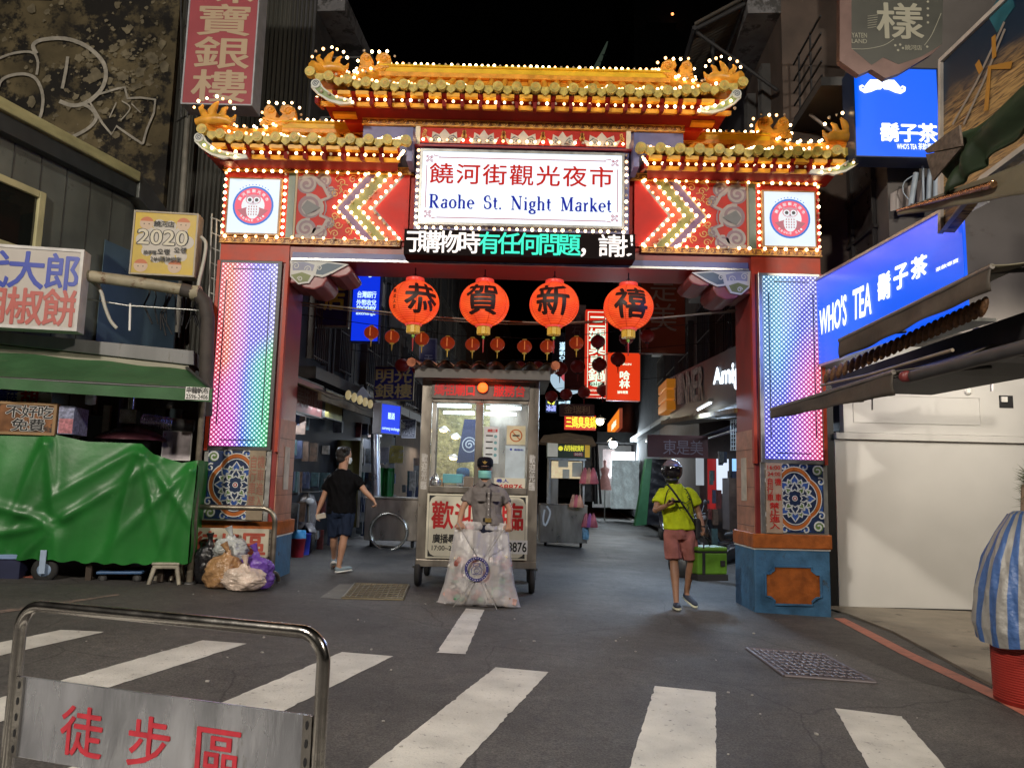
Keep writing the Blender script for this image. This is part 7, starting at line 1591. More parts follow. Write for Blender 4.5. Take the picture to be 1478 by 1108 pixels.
def pinkbag(px,py,Y,label,m_,s_=1):
    f2=FY(Y);a,b=f2.px(px,py);o=thing('plastic_bags',label,'bags',f2.P(a,b));mb=MB()
    for k in range(3): mb.lathe(f2.P(a+(k-1)*.07*s_,b-.12*s_,.03*k),[(.02,.28*s_),(.05*s_,.2*s_),(.1*s_,.02),(.09*s_,0)],9,k%2)
    tag(mb.build('bag_bundle',m_,o),kind='stuff')
pk=M('bag_pink',(.6,.14,.17),.5,na=.3);pk2=M('bag_salmon',(.6,.3,.2),.5,na=.3)
pinkbag(850,688,17.55,'pink and salmon plastic bags hanging at the upper right of the bun cart',[pk,pk2],1.3);pinkbag(851,752,17.55,'pink and violet bags hanging low on the bun cart',[pk,M('bag_violet',(.4,.12,.35),.5)],1.1);pinkbag(832,724,17.5,'salmon bags lying on the counter of the bun cart',[pk2,pk],1.0)
o=thing('storage_bottle','pale blue roll hanging at the lower right of the bun cart','roll',f_.P(*f_.px(845,775)));MB().lathe(f_.P(*f_.px(845,778)),[(.07,0),(.08,.1),(.07,.36),(.03,.38)],12).build('roll_body',M('roll_blue',(.2,.4,.55),.5,na=.4,ns=20),o)
for x in (b4[0]+.15,b4[2]-.12):
    mb=MB();wheel(mb,(x,17.9,g+.1),.1,.05);mb.build('wheel',[rubber,dsteel],bpy.data.objects['bun_cart'])
# ---- lit hanging signs down the street
rd=E('lightbox_red',(.75,.025,.01),.85);wr=E('lightbox_cream_letters',(.75,1,.75),1.25);dim=M('sign_dim_brown',(.05,.015,.015),.5)
o=sgn('hot_pot_sign','tall narrow lit red sign with white characters between the right lanterns',FY(19),(845,447,877,573),.25,rd,M('red_rim',(.4,.05,.03),.4,emit=.3,ecol=(1,.1,.05)),[('三媽臭臭鍋',(851,456,872,550),wr,'colm',.018),('松山店',(850,551,872,557),M('dark_green_letters',(.02,.1,.03),.5,na=0),'row',.02),('PINGTUNG STREET',(849,562,872,565),wr,'fit',.01)],rim=.0)
f_=FY(19);mb=MB();a_=f_.px(861,554);mb.disc(f_,a_[0],a_[1],.18,.003,None,0,20,.07);b5=f_.box(848,450,874,570)
for r_ in ((b5[0],b5[1],b5[0]+.012,b5[3]),(b5[2]-.012,b5[1],b5[2],b5[3]),(b5[0],b5[1],b5[2],b5[1]+.015),(b5[0],b5[3]-.015,b5[2],b5[3])): mb.bx(f_,*r_,.0,.006)
mb.build('sign_outline',wr,o)
sgn('stall_sign','lit orange red sign with two large white characters right of the tall hot pot sign',FY(18),(876,509,924,578),.2,E('lightbox_orange_red',(.85,.05,.01),.9),M('orange_rim',(.5,.1,.04),.4,emit=.2,ecol=(1,.2,.1)),[('哈林',(895,536,908,560),wr,'colm',.03),('HARLIN',(892,524,911,527),wr,'fit',.02),('滷味專賣',(891,564,906,568),wr,'row',.02)],rim=.01)
sgn('stall_sign','large unlit orange brown sign with two pale characters right of the lanterns',FY(15.6),(925,330,989,510),.2,M('board_terracotta',(.42,.11,.06),.5,ns=1,na=.3),M('terracotta_rim',(.1,.05,.04),.5),[('是美',(940,398,975,478),M('ash_letters',(.6,.52,.48),.5,na=0),'colm',0)],rim=.01)
sgn('shop_sign','dim dark brown vertical sign left of the tall red sign',FY(21),(816,440,845,562),.2,dim,M('dim_rim',(.06,.03,.03),.5),[('鑽石',(826,455,838,485),M('dim_letters',(.13,.1,.1),.5,na=0),'colm',0)],rim=.01)
sgn('shop_sign','dull brown sign with tan characters above the yellow and red sign',FY(24),(808,583,858,600),.2,M('sign_maroon',(.07,.02,.015),.5),MC['dim_rim'],[('金瑞利',(815,586,851,597),M('tan_letters',(.3,.16,.08),.5,na=0),'row',0)],rim=.01)
sgn('hot_pot_sign','small lit red sign with yellow characters far down the street',FY(26),(815,599,860,620),.2,E('lightbox_deep_red',(.6,.02,.01),.8),MC['red_rim'],[('三媽臭臭鍋',(817,602,860,617),E('lightbox_yellow_letters',(1,.8,.05),1.4),'row',.015)],rim=0)
sgn('stall_sign','lit orange panel beside the small yellow and red sign',Fr(RW.P(-14,0,.5),-DL),(877,600,894,626),.15,E('lightbox_amber',(.95,.25,.02),1.0),MC['orange_rim'],[('麻',(883,609,889,618),wr,'cell',.04)],rim=.02)
sgn('shop_sign','tiny yellow and white lit sign just right of the kiosk roof',FY(27),(788,577,803,595),.15,E('lightbox_night',(.02,.04,.1),.8),barm,[('Q',(790,577,801,584),E('lb_yellow',(.9,.9,.1),1.2),'fit',.05),('冰店',(789,585,802,593),E('lb_violet',(.4,.45,1),1.3),'row',.04)],rim=0)
sgn('shop_sign','tiny white lit lettering sign above the dull brown sign',FY(29),(805,577,824,584),.15,E('lightbox_night2',(.01,.02,.03),.8),barm,[('go讚',(806,578,823,583),wl_,'fit',.04)],rim=0)
sgn('shop_sign','dark sign with small glowing white characters left of the dim brown sign',FY(23),(797,480,819,528),.12,M('night_blue_board',(.01,.012,.03),.5),barm,[('遊學軒OF',(808,494,817,526),wl_,'colm',.03)],rim=0)
f_=FY(23.5);o=thing('round_sign','round pink and white lit sign half hidden by a lantern','sign',f_.P(*f_.px(815,545)));c=f_.px(822,540);mb=MB();mb.disc(f_,c[0],c[1],.62,-.1,0,0,28);mb.disc(f_,c[0]+.1,c[1]+.1,.42,.004,None,1,24);mb.build('sign_disc',[E('disc_pale',(.55,.75,.9),.75),E('disc_pink',(.75,.12,.15),.7)],o)
# hooded warm lamp far down
for px_,py_,Y_,e_,col,lab in ((866,608,25,40,(1,.85,.6),'bright warm bulb lamp beside the orange panel'),(885,641,24,25,(.8,.93,1),'cold white lamp above the clothes stall')):
    f_=FY(Y_);a_,b_=f_.px(px_,py_);o=thing('street_bulb',lab,'lamp',f_.P(a_,b_));MB().ball(f_.P(a_,b_),.13,12,8).build('lamp_glass',E('bulb_glow_%d'%px_,col,8),o);MB().lathe(f_.P(a_,b_+.08),[(.2,0),(.05,.12)],12).build('lamp_hood',dsteel,o);lamp('bulb_light','POINT',f_.P(a_,b_-.05,.3),e_*2,col,.12,parent=o)
# ---- right row
rs=((-.9,-3.2,8.9,dw3,'first building of the right row behind the gate with lit sign band'),(-3.3,-8.2,10.2,dw,'second building of the right row, dark and barred'),(-8.3,-16,9.5,dw3,'third building of the right row'),(-16.1,-60,12,dw,'last dark building of the right row'))
for i,(a_,b_,h_,m_,lab) in enumerate(rs):
    o=lb(m_,b_,a_,h_,'street_building',lab,RW,z0=3.05 if i<2 else 0);n=2 if i<2 else 3
    if i<3:
        windows(o,RW,[b_+.5+k*(a_-b_-.4)/n for k in range(n)],[4.0,6.6],(a_-b_)/n-1.0,1.5)
        if i: ac(o,RW,b_+.4,5.7)
    MB().bx(RW,b_,3.3,a_,3.45,.0,.3).build('ledge',dsteel,o);mb=MB();mb.bx(RW,b_,h_-.3,a_,h_,.0,.5);mb.build('cornice',MC['cornice_concrete'],o)
# sign band on the right inside the gate
RB=Fr(RW.P(0,0,.75),-DL)
band=M('band_slate',(.035,.045,.06),.5,ns=3,na=.3)
o=sgn('shop_sign','dark slate shop fascia with glowing white word and pale wooden letters inside the right pillar',RB,(963,538,1100,625),.5,band,dsteel,[],rim=0) if 0 else thing('shop_sign','dark slate shop fascia with glowing white word and pale wooden letters inside the right pillar','sign',RB.P(-4,2.9,-.2))
q=[RB.px(*p) for p in ((967,545),(1076,492),(1076,589),(967,607))];MB().poly(RB,q,-.5,0).build('fascia',band,o)
mb=MB();a0=RB.px(1030,560);
def skew(mb,fr,t,q,mi,bold,d):
    (x0,y0),(x1,y1),(x2,y2),(x3,y3)=[fr.px(*p) for p in q]  # bl, br, tr, tl
    v,f=glyph(t,bold);bx0,by0,bx1,by1=bb(v);P=[]
    for x,y,z in v:
        u=(x-bx0)/(bx1-bx0);w_=(y-by0)/(by1-by0);a=(x0*(1-u)+x1*u)*(1-w_)+(x3*(1-u)+x2*u)*w_;b=(y0*(1-u)+y1*u)*(1-w_)+(y3*(1-u)+y2*u)*w_;P.append(fr.P(a,b,d+z))
    mb.add(P,f,mi)
skew(mb,RB,'Amig',((1032,562),(1073,563),(1073,517),(1032,532)),0,.04,.03);mb.build('glowing_word',E('glow_white',(.8,.9,1),1.8),o)
mb=MB()
for i in range(6):
    x=971+i*7.7;skew(mb,RB,'WINNER'[i],((x,585-i*1.2),(x+7,584-i*1.2),(x+7,541-i*3),(x,545-i*3)),0,.03,.02)
mb.build('wooden_letters',M('driftwood',(.55,.47,.38),.8,ns=16,na=.5),o)
mb=MB();q=[RB.px(*p) for p in ((963,607),(1076,589),(1076,596),(963,613))];mb.poly(RB,q,-.4,.15);mb.build('fringe',M('fringe_brown',(.16,.11,.05),.9,ns=40,na=.7,stretch=(1,1,.1)),o)
sgn('notice_sign','small blue grey board with columns of pale text on the right pillar\'s inner side',FY(10.2),(1071,509,1091,571),.05,M('board_steel_blue',(.04,.09,.15),.5),M('board_blue_rim',(.12,.2,.3),.5),[('饒河夜市',(1074,515,1088,535),M('board_text',(.2,.2,.17),.5,na=0),'row',0),('攤販須知',(1074,538,1088,556),MC['board_text'],'row',0)],rim=.01)
f_=Fr(RB.P(0,0,.2),-DL)
o=thing('amber_beacon_sign','stack of three amber cube lamps on the right fascia','lamp',f_.P(*f_.px(955,580)))
for k in range(3):
    b5=f_.box(950,552+k*15,962,565+k*15);MB().bx(f_,*b5,-.25,0).build('amber_cube',M('amber_cube',(.4,.14,.02),.4,emit=.22,ecol=(1,.35,.03)),o,bevel=.02)
# right arcade stalls
RG=Fr(RW.P(0,0,-1.6),-DL)
o=thing('right_arcade','lit clothes shops under the right arcade seen between rider and pillar','shopfront',RG.P(-6,0));mb=MB();mb.bx(RG,-16,.1,-.9,3.3,-.6,.0,0);mb.build('shop_wall',M('shop_right_dark',(.03,.03,.04),.7),o)
_f=FY(17.5);goods(_f,_f.px(1022,700)[0],_f.px(1068,700)[0]+.6,.3,2.0,46,'clothes_racks','clothes hung on racks before the lit bays inside the right arcade',.1,15)
goods(RG,-7.2,-1.5,.2,2.2,90,'clothes_racks','clothes and boxes on racks inside the right arcade',.1,11)
for k,(x0_,y0_,x1_,y1_,nm,col,e_) in enumerate(((1035,662,1052,712,'shop_glow_white',(.75,.85,1),1.0),(1005,660,1016,700,'shop_glow_grey',(.45,.5,.55),.7),(1022,662,1034,735,'shop_glow_red',(.45,.02,.02),.5),(1058,662,1070,745,'shop_glow_blue',(.3,.6,1),1.2))):
    MB().bx(FY(17.95),*FY(17.95).box(x0_,y0_,x1_,y1_),-.05,0).build('lit_bay',E(nm,col,e_),o)
lamp('arcade_light','AREA',RG.P(-5,2.8,.5),130,(.7,.85,1),2.0,aim=RG.P(-5,0,1.6),parent=o)
sgn('stall_sign','dim maroon sign with grey characters above the rider\'s helmet',FY(17),(935,628,1022,660),.12,M('maroon_board',(.09,.015,.015),.5,ns=2,na=.3),barm,[('東是美',(958,636,1014,656),M('pewter_letters',(.25,.2,.24),.5,na=0),'row',.0)],rim=0)
o=thing('blue_awning','dark blue awning with pale pole below the right fascia','awning',RG.P(-6,2.6,1));mb=MB();mb.grid(lambda u,v:RG.P(-12+11*u,2.95-.35*v,.05+1.5*v),20,3);mb.build('awning_sheet',M('awning_blue',(.015,.02,.07),.7),o,solid=.02);MB().tube([RG.P(-8,2.5,1.55),RG.P(-1,2.5,1.55)],.03,8).build('awning_pole',M('pole_lilac',(.25,.22,.4),.4),o)
o=thing('wire_grid','white wire grid panel hanging beside the right pillar','grid',at(1062,640,13));f_=FY(13);mb=MB()
for k in range(7): a_=f_.px(1055+k*3.4,603);b_=f_.px(1055+k*3.4,650);mb.tube([f_.P(*a_),f_.P(*b_)],.006,4)
for k in range(9): a_=f_.px(1055,603+k*5.8);b_=f_.px(1076,603+k*5.8);mb.tube([f_.P(*a_),f_.P(*b_)],.006,4)
mb.build('wire_mesh',alu,o)
o=thing('shop_sign_box','cream light box edge hanging under the right fascia','sign',at(1050,598,13.5));f_=FY(13.5);mb=MB();mb.bx(f_,*f_.box(1030,590,1072,604),-.3,0);mb.build('box_body',M('box_cream',(.35,.32,.25),.5),o)
f_=FY(12.5);o=thing('lit_rack','narrow glowing blue display rack behind the right pillar','rack',f_.P(*f_.px(1070,770)));b5=f_.box(1067,690,1074,765);MB().bx(f_,*b5,-.4,0).build('rack_panel',M('rack_blue',(.1,.2,.5),.4,emit=.8,ecol=(.2,.4,1),ns=25,na=.6),o);MB().bx(f_,b5[0]-.16,b5[1],b5[0]-.02,b5[3],-.4,0).build('rack_body',M('rack_dark',(.05,.04,.04),.5,ns=10,na=.5),o)
# covered stalls
f_=FY(24);b5=f_.box(921,662,972,757);blkc=M('black_cover',(.01,.011,.016),.35,ns=3,na=.4,bump=.8,bs=7,spec=.6)
o=thing('covered_stall','tall stall wrapped in black sheeting with a green side behind the rider','stall',f_.P((b5[0]+b5[2])/2,gz(4)));mb=MB();mb.grid(lambda u,v:f_.P(b5[0]+.2+(b5[2]-b5[0]-.2)*u+.15*v,b5[1]+(b5[3]-b5[1])*v,.05*math.sin(v*40+u*6)*(u)),20,40);mb.bx(f_,b5[0]+.3,b5[1],b5[2]+.1,b5[3]-.02,-1.5,-.08);mb.build('black_sheet',blkc,o);MB().poly(f_,[(b5[0]-.1,b5[1]-.05),(b5[0]+.25,b5[1]),(b5[0]+.42,b5[3]),(b5[0]+.25,b5[3])],-.3,.08).build('green_side',M('sheet_green',(.02,.1,.04),.5),o)
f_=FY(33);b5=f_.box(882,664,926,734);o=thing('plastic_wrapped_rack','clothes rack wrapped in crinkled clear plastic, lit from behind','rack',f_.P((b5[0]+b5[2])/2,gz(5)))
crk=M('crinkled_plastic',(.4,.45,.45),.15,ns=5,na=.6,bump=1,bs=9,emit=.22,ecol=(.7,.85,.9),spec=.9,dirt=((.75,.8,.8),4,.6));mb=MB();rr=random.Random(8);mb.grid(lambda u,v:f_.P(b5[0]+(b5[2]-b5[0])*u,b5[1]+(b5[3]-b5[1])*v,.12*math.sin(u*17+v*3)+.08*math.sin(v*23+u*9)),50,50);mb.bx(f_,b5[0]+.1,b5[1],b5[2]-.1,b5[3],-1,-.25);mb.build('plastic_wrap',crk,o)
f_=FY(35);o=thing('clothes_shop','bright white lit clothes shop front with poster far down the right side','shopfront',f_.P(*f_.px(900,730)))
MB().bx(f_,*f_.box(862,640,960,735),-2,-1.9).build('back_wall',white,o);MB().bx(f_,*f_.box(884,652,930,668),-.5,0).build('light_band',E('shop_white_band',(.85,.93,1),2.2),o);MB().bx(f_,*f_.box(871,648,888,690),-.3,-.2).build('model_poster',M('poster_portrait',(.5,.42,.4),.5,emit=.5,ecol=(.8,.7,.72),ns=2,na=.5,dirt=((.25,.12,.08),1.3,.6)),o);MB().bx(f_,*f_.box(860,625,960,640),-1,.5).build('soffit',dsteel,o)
lamp('shop_light','AREA',f_.P(*f_.px(900,655),.6),380,(.8,.92,1),2.5,aim=f_.P(*f_.px(880,740),4),parent=o)
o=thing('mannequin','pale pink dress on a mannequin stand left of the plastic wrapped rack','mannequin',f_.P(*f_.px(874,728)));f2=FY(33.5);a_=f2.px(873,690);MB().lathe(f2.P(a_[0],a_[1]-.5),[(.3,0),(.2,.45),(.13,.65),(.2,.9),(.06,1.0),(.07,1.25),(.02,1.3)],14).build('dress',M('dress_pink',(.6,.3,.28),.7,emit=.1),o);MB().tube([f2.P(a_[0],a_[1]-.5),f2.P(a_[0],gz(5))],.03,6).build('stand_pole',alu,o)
o=thing('tent_poles','dark folded tent and poles standing by the clothes shop','tent',at(862,725,30));f2=FY(30);mb=MB();mb.tube([f2.P(*f2.px(861,640)),f2.P(*f2.px(867,727))],.05,6);mb.tube([f2.P(*f2.px(858,640)),f2.P(*f2.px(860,727))],.09,6);mb.bx(f2,*f2.box(845,640,862,724),-.6,-.5);mb.build('tent_cloth',blkc,o)
# far end of the street and towers
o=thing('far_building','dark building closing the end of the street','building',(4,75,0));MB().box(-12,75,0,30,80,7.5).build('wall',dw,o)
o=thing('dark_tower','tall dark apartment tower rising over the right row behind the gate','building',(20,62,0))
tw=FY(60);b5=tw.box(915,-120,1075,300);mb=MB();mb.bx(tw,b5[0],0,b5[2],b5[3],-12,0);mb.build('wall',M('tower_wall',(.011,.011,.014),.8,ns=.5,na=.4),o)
for k in range(9):
    z=12+k*3.4
    if z<b5[3]: mb=MB();mb.bx(tw,b5[0]+1,z,b5[0]+3.4,z+.25,.0,.9);mb.bx(tw,b5[0]+4.6,z,b5[2]-.5,z+.25,.0,.5);mb.build('balcony_slab',M('tower_slab',(.02,.02,.024),.8),o)
a_=tw.px(967,31);MB().ball(tw.P(*a_,1),.12,8,6).build('warning_light',E('warning_orange',(1,.3,.1),3),o)
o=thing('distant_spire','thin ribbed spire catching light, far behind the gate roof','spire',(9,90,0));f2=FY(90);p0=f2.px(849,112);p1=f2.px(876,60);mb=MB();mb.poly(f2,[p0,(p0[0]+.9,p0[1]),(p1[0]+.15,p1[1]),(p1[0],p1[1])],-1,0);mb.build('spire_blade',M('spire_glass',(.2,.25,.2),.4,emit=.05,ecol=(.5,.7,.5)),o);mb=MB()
for k in range(4): mb.bx(f2,p0[0]+.6+k*.35,p0[1]+.3+k*.9,p0[0]+2.6-k*.1,p0[1]+.42+k*.9,-.3,0)
mb.build('spire_rung',M('spire_rung',(.1,.11,.12),.5),o);MB().bx(f2,p0[0]-1,0,p0[0]+2.5,p0[1]+.1,-3,-1.1).build('tower_shaft',M('tower_wall2',(.01,.01,.012),.9),o)
# ================= right corner: shop with shutters, awnings and boards
SH=FY(10.5);shw=M('shutter_white',(.56,.55,.53),.5,ns=1.2,na=.06,bump=.04,bs=200,dirt=((.5,.46,.4),9,.74))
o=thing('white_shutter_shop','cream white shuttered shop front lit warmly behind the red bin','shopfront',(6,11,gz(5)));x0,_=SH.px(1208,760);z0=gz(5)+.05
bz=SH.px(1300,636)[1];b1_=SH.px(1300,628)[1]
MB().bx(SH,x0,z0,12,bz,-.1,0).build('shutter_panel',shw,o,bevel=.006)
MB().bx(SH,x0+.12,b1_+.02,12,4.3,-.1,.03).build('upper_panel',shw,o,bevel=.004)
MB().bx(SH,x0-.0,bz+.004,12,b1_+.016,-.1,.06).build('shutter_rail',shw,o,bevel=.006)
b5=SH.box(1230,572,1412,611);mb=MB();mb.ribbon(SH,[(b5[0],b5[1]),(b5[2],b5[1]),(b5[2],b5[3]),(b5[0],b5[3])],.015,.03,.042,0,True);mb.build('panel_moulding',shw,o)
b5=SH.box(1440,571,1460,589);mb=MB();mb.bx(SH,*b5,.03,.035,0);mb.bx(SH,b5[0]+.02,b5[1]+.08,b5[0]+.1,b5[3]-.02,.036,.06,1);mb.build('socket_recess',[black,white],o)
b5=SH.box(1388,560,1400,570);MB().lathe(SH.P((b5[0]+b5[2])/2,(b5[1]+b5[3])/2,.03),[(.05,0),(.05,.03),(.03,.05)],14,0,(0,-1,0)).build('door_hook',white,o)
MB().bx(SH,x0,z0-.06,12,z0-.002,-.2,.02).build('sill_gap',black,o)
o=thing('corner_column','black column strip with a lit blue white tube between gateway pillar and white shop','column',SH.P(x0-.3,0));MB().bx(SH,x0-.42,gz(4),x0-.004,4.4,-.3,-.01).build('column_face',M('column_black',(.012,.012,.014),.5),o);c1=FY(10.2);a_=c1.px(1191,600)
MB().bx(c1,a_[0]-.03,c1.px(1191,660)[1],a_[0]+.02,c1.px(1191,592)[1],-.05,0).build('light_strip',E('strip_glow',(.45,.75,1),1.6),o)
# storefront sign perpendicular to the shutters
RS=Fr((3.87,9.9,0),(.07,-1,0))
o=thing('tea_shop_sign','long glowing blue shop sign with white lettering along the right side','sign',RS.P(1.5,4,-.2))
bq=[RS.px(*p) for p in ((1174,534),(1393,452),(1391,304),(1174,398))];zb_=(bq[0][1]+bq[1][1])/2;zt_=(bq[2][1]+bq[3][1])/2;xa=bq[0][0];xb=(bq[1][0]+bq[2][0])/2
bg_=bpy.data.materials.new('sign_blue_gradient');bg_.use_nodes=True
def _b():
    nt=bg_.node_tree;N=nt.nodes;L=nt.links;b=N['Principled BSDF'];b.inputs['Base Color'].default_value=(.01,.06,.3,1);b.inputs['Roughness'].default_value=.25
    g=N.new('ShaderNodeNewGeometry');sp=N.new('ShaderNodeSeparateXYZ');L.new(g.outputs['Position'],sp.inputs[0]);m=N.new('ShaderNodeMapRange');m.inputs['From Min'].default_value=zb_+.75;m.inputs['From Max'].default_value=zt_;L.new(sp.outputs['Z'],m.inputs['Value'])
    r=N.new('ShaderNodeValToRGB');e=r.color_ramp.elements;e[0].color=(.002,.10,.92,1);e[1].color=(.10,.13,.95,1);L.new(m.outputs[0],r.inputs[0]);L.new(r.outputs[0],b.inputs['Emission Color']);b.inputs['Emission Strength'].default_value=.95
_b()
MB().bx(RS,xa,zb_,xb,zt_,-.03,0).build('light_face',bg_,o,bevel=.01);mb=MB()
for r_ in ((xa-.02,zb_-.03,xb+.02,zb_),(xa-.02,zt_,xb+.02,zt_+.03)): mb.bx(RS,*r_,-.26,.02)
mb.build('sign_rim',alu,o)
mb=MB();sw=E('sign_white_glow',(.95,1,.95),1.4)
words=[("W",1183.5,1194,485,441),("H",1195,1203,480,437),("O",1204,1211,476,434),("'",1211.5,1214,448,428),("S",1214.5,1223.5,470,426)]
skew(mb,RS,"WHO'S",((1184,485),(1223,469),(1223,422),(1184,447)),0,.02,.01)
skew(mb,RS,"TEA",((1232,463),(1259,453),(1259,406),(1232,419)),0,.02,.01)
for ch,q in (('鬍',((1268,436),(1287,430),(1287,389),(1268,397))),('子',((1291,421),(1312,413),(1312,377),(1291,386))),('茶',((1316,406),(1340,397),(1340,364),(1316,374)))): skew(mb,RS,ch,q,0,.035,.01)
skew(mb,RS,'茶飲專賣',((1352,393),(1385,378),(1385,372),(1352,387)),0,.02,.01)
mb.build('lettering',sw,o)
lamp('sign_spill','AREA',RS.P((xa+xb)/2,(zb_+zt_)/2,.3),25,(.12,.25,1),1.5,aim=RS.P((xa+xb)/2-.3,1.5,3),parent=o)
# moustache light box
MF=FY(9.0)
ub=E('lightbox_azure',(.0,.12,.95),1.0)
o=sgn('tea_shop_sign','square glowing blue sign with white moustache and characters under the dark hexagon sign',MF,(1232,98,1356,228),.3,ub,M('azure_rim',(.015,.03,.08),.4),[('鬍子茶',(1272,180,1351,205),sw,'row',.03),("WHO'S TEA",(1294,208,1323,216),sw,'fit',.02),('茶飲專賣',(1325,208,1350,217),sw,'row',.01)],rim=.015)
mb=MB();w_=MF.px(1307,121)[0]-MF.px(1238,121)[0]
pts=[];
def mst(s_):
    P=[(0,.02),(.08,.1),(.2,.09),(.3,-.02),(.38,-.08),(.45,-.04),(.46,.03),(.42,.06),(.38,.03)]
    W2=[.1,.2,.22,.16,.1,.06,.05,.04,.02]
    c=MF.px(1273,126);return [(c[0]+s_*x*w_*1.0,c[1]+y*w_*.8-.02) for x,y in P],[k*w_*1.15 for k in W2]
for s_ in (-1,1): p,w2=mst(s_);mb.ribbon(MF,p,w2,.012+.001*s_,None,0)
mb.build('moustache',sw,o)
# dark hexagonal sign
HF=FY(7.6);hx=[HF.px(*p) for p in ((1229,-60),(1229,70),(1258,94),(1275,83),(1297,93),(1330,82),(1360,64),(1362,-60))]
o=thing('food_hall_sign','dark olive hexagon sign with one large grey character at the top right','sign',HF.P(*hx[2]));MB().poly(HF,hx,-.02,0).build('sign_face',M('slate_olive',(.035,.036,.028),.45,ns=3,na=.25),o)
q=[(x-.0,z-.0) for x,z in hx];mb=MB()
qs=[HF.px(*p) for p in ((1222,-60),(1212,88),(1240,108),(1258,100),(1279,113),(1300,105),(1352,74),(1362,64),(1362,-60))]
mb.poly(HF,[HF.px(*p) for p in ((1212,-60),(1212,88),(1229,70),(1229,-60))],-.08,.0);mb.poly(HF,[HF.px(*p) for p in ((1212,88),(1240,108),(1258,94),(1229,70))],-.08,-.001);mb.poly(HF,[HF.px(*p) for p in ((1240,108),(1258,100),(1278,113),(1300,105),(1345,78),(1360,64),(1330,82),(1297,93),(1275,83),(1258,94))],-.08,-.003);mb.build('sign_return',M('bronze_return',(.13,.08,.07),.4,.4),o)
hl_=M('hex_letters',(.27,.26,.2),.5,na=0);mb=MB();mb.cell(HF,'樣',*HF.box(1269,8,1328,56),.004,0,.015);mb.fit(HF,'YATEN',*HF.box(1229,48,1251,55),.004,0,.005);mb.fit(HF,'LAND',*HF.box(1229,57,1251,63),.004,0,.005);mb.row(HF,'饒河店',*HF.box(1306,66,1330,73),.004,0,.01)
for x,y in ((1292,66),(1299,65),(1296,73),(1303,70),(1338,68)): mb.disc(HF,*HF.px(x,y),.013,.004,None,0,10)
for k in range(6): a_=HF.px(1252,24+k*3.4);b_=HF.px(1267-k*.5,22+k*3.4);mb.ribbon(HF,[a_,b_],.005,.004,None,0)
mb.ribbon(HF,[HF.px(*p) for p in sm([(1229,71),(1250,71),(1275,66),(1290,57)])],.006,.004,None,0);mb.ribbon(HF,[HF.px(*p) for p in sm([(1334,66),(1345,50),(1358,20)])],.006,.004,None,0)
for k in range(4): mb.disc(HF,*HF.px(1339,3+k*10),.014,.004,None,0,8)
mb.build('lettering',hl_,o)
# big picture board on the right wall
PB=Fr((3.92,7.2,0),(.07,-1,0));pic=bpy.data.materials.new('noodle_photo');pic.use_nodes=True
def _p():
    nt=pic.node_tree;N=nt.nodes;L=nt.links;b=N['Principled BSDF'];b.inputs['Roughness'].default_value=.35
    g=N.new('ShaderNodeNewGeometry');mp=N.new('ShaderNodeMapping');mp.inputs['Scale'].default_value=(3,3,26);mp.inputs['Rotation'].default_value=(.5,0,0);L.new(g.outputs['Position'],mp.inputs[0])
    n=N.new('ShaderNodeTexNoise');n.inputs['Scale'].default_value=1.4;n.inputs['Detail'].default_value=6;n.inputs['Distortion'].default_value=1.4;L.new(mp.outputs[0],n.inputs[0])
    r=N.new('ShaderNodeValToRGB');e=r.color_ramp.elements;e[0].position=.35;e[0].color=(.05,.03,.03,1);e[1].position=.62;e[1].color=(.5,.32,.13,1);L.new(n.outputs['Fac'],r.inputs[0])
    n2=N.new('ShaderNodeTexNoise');n2.inputs['Scale'].default_value=1.6;n2.inputs['Detail'].default_value=3;L.new(g.outputs['Position'],n2.inputs[0]);sp=N.new('ShaderNodeSeparateXYZ');L.new(g.outputs['Position'],sp.inputs[0])
    m=N.new('ShaderNodeMath');m.operation='MULTIPLY_ADD';m.inputs[1].default_value=.5;L.new(n2.outputs['Fac'],m.inputs[0]);L.new(sp.outputs['Z'],m.inputs[2])
    ra=N.new('ShaderNodeMapRange');zc=PB.px(1420,120)[1]+.25;ra.inputs['From Min'].default_value=zc-.1;ra.inputs['From Max'].default_value=zc+.15;L.new(m.outputs[0],ra.inputs['Value'])
    mx=N.new('ShaderNodeMix');mx.data_type='RGBA';L.new(ra.outputs[0],mx.inputs['Factor']);L.new(r.outputs[0],mx.inputs['A']);mx.inputs['B'].default_value=(.012,.03,.06,1);L.new(mx.outputs['Result'],b.inputs['Base Color'])
_p()
o=thing('picture_board','large noodle photo board in a white frame high on the right wall','board',PB.P(1,4.5,-.1))
q=[PB.px(*p) for p in ((1360,335),(1360,88),(1620,-160),(1620,110),(1420,258))];MB().poly(PB,q,-.12,0).build('printed_picture',pic,o);MB().ribbon(PB,q,.05,-.02,.03,0,True).build('board_rim',M('rim_cream',(.5,.46,.42),.5),o)
mb=MB();mb.ribbon(PB,[PB.px(*p) for p in ((1376,180),(1410,120),(1451,32))],.03,.008,None,0);mb.ribbon(PB,[PB.px(*p) for p in ((1392,180),(1420,120),(1452,42))],.03,.009,None,0);mb.ribbon(PB,[PB.px(*p) for p in ((1425,160),(1430,98),(1462,94))],.06,.011,None,1);mb.ribbon(PB,[PB.px(*p) for p in ((1436,52),(1437,84))],.05,.012,None,1);mb.ribbon(PB,[PB.px(*p) for p in ((1412,90),(1418,104))],.06,.012,None,1);mb.poly(PB,[PB.px(*p) for p in ((1426,22),(1440,48),(1448,36),(1458,20),(1466,10),(1462,-5),(1440,0))],.006,None,2)
mb.build('printed_chopsticks',[M('chopstick_grey',(.3,.27,.24),.4,na=.1),M('print_amber',(.45,.22,.04),.4,na=.1),M('print_teal',(.02,.12,.16),.4,na=.3)],o)
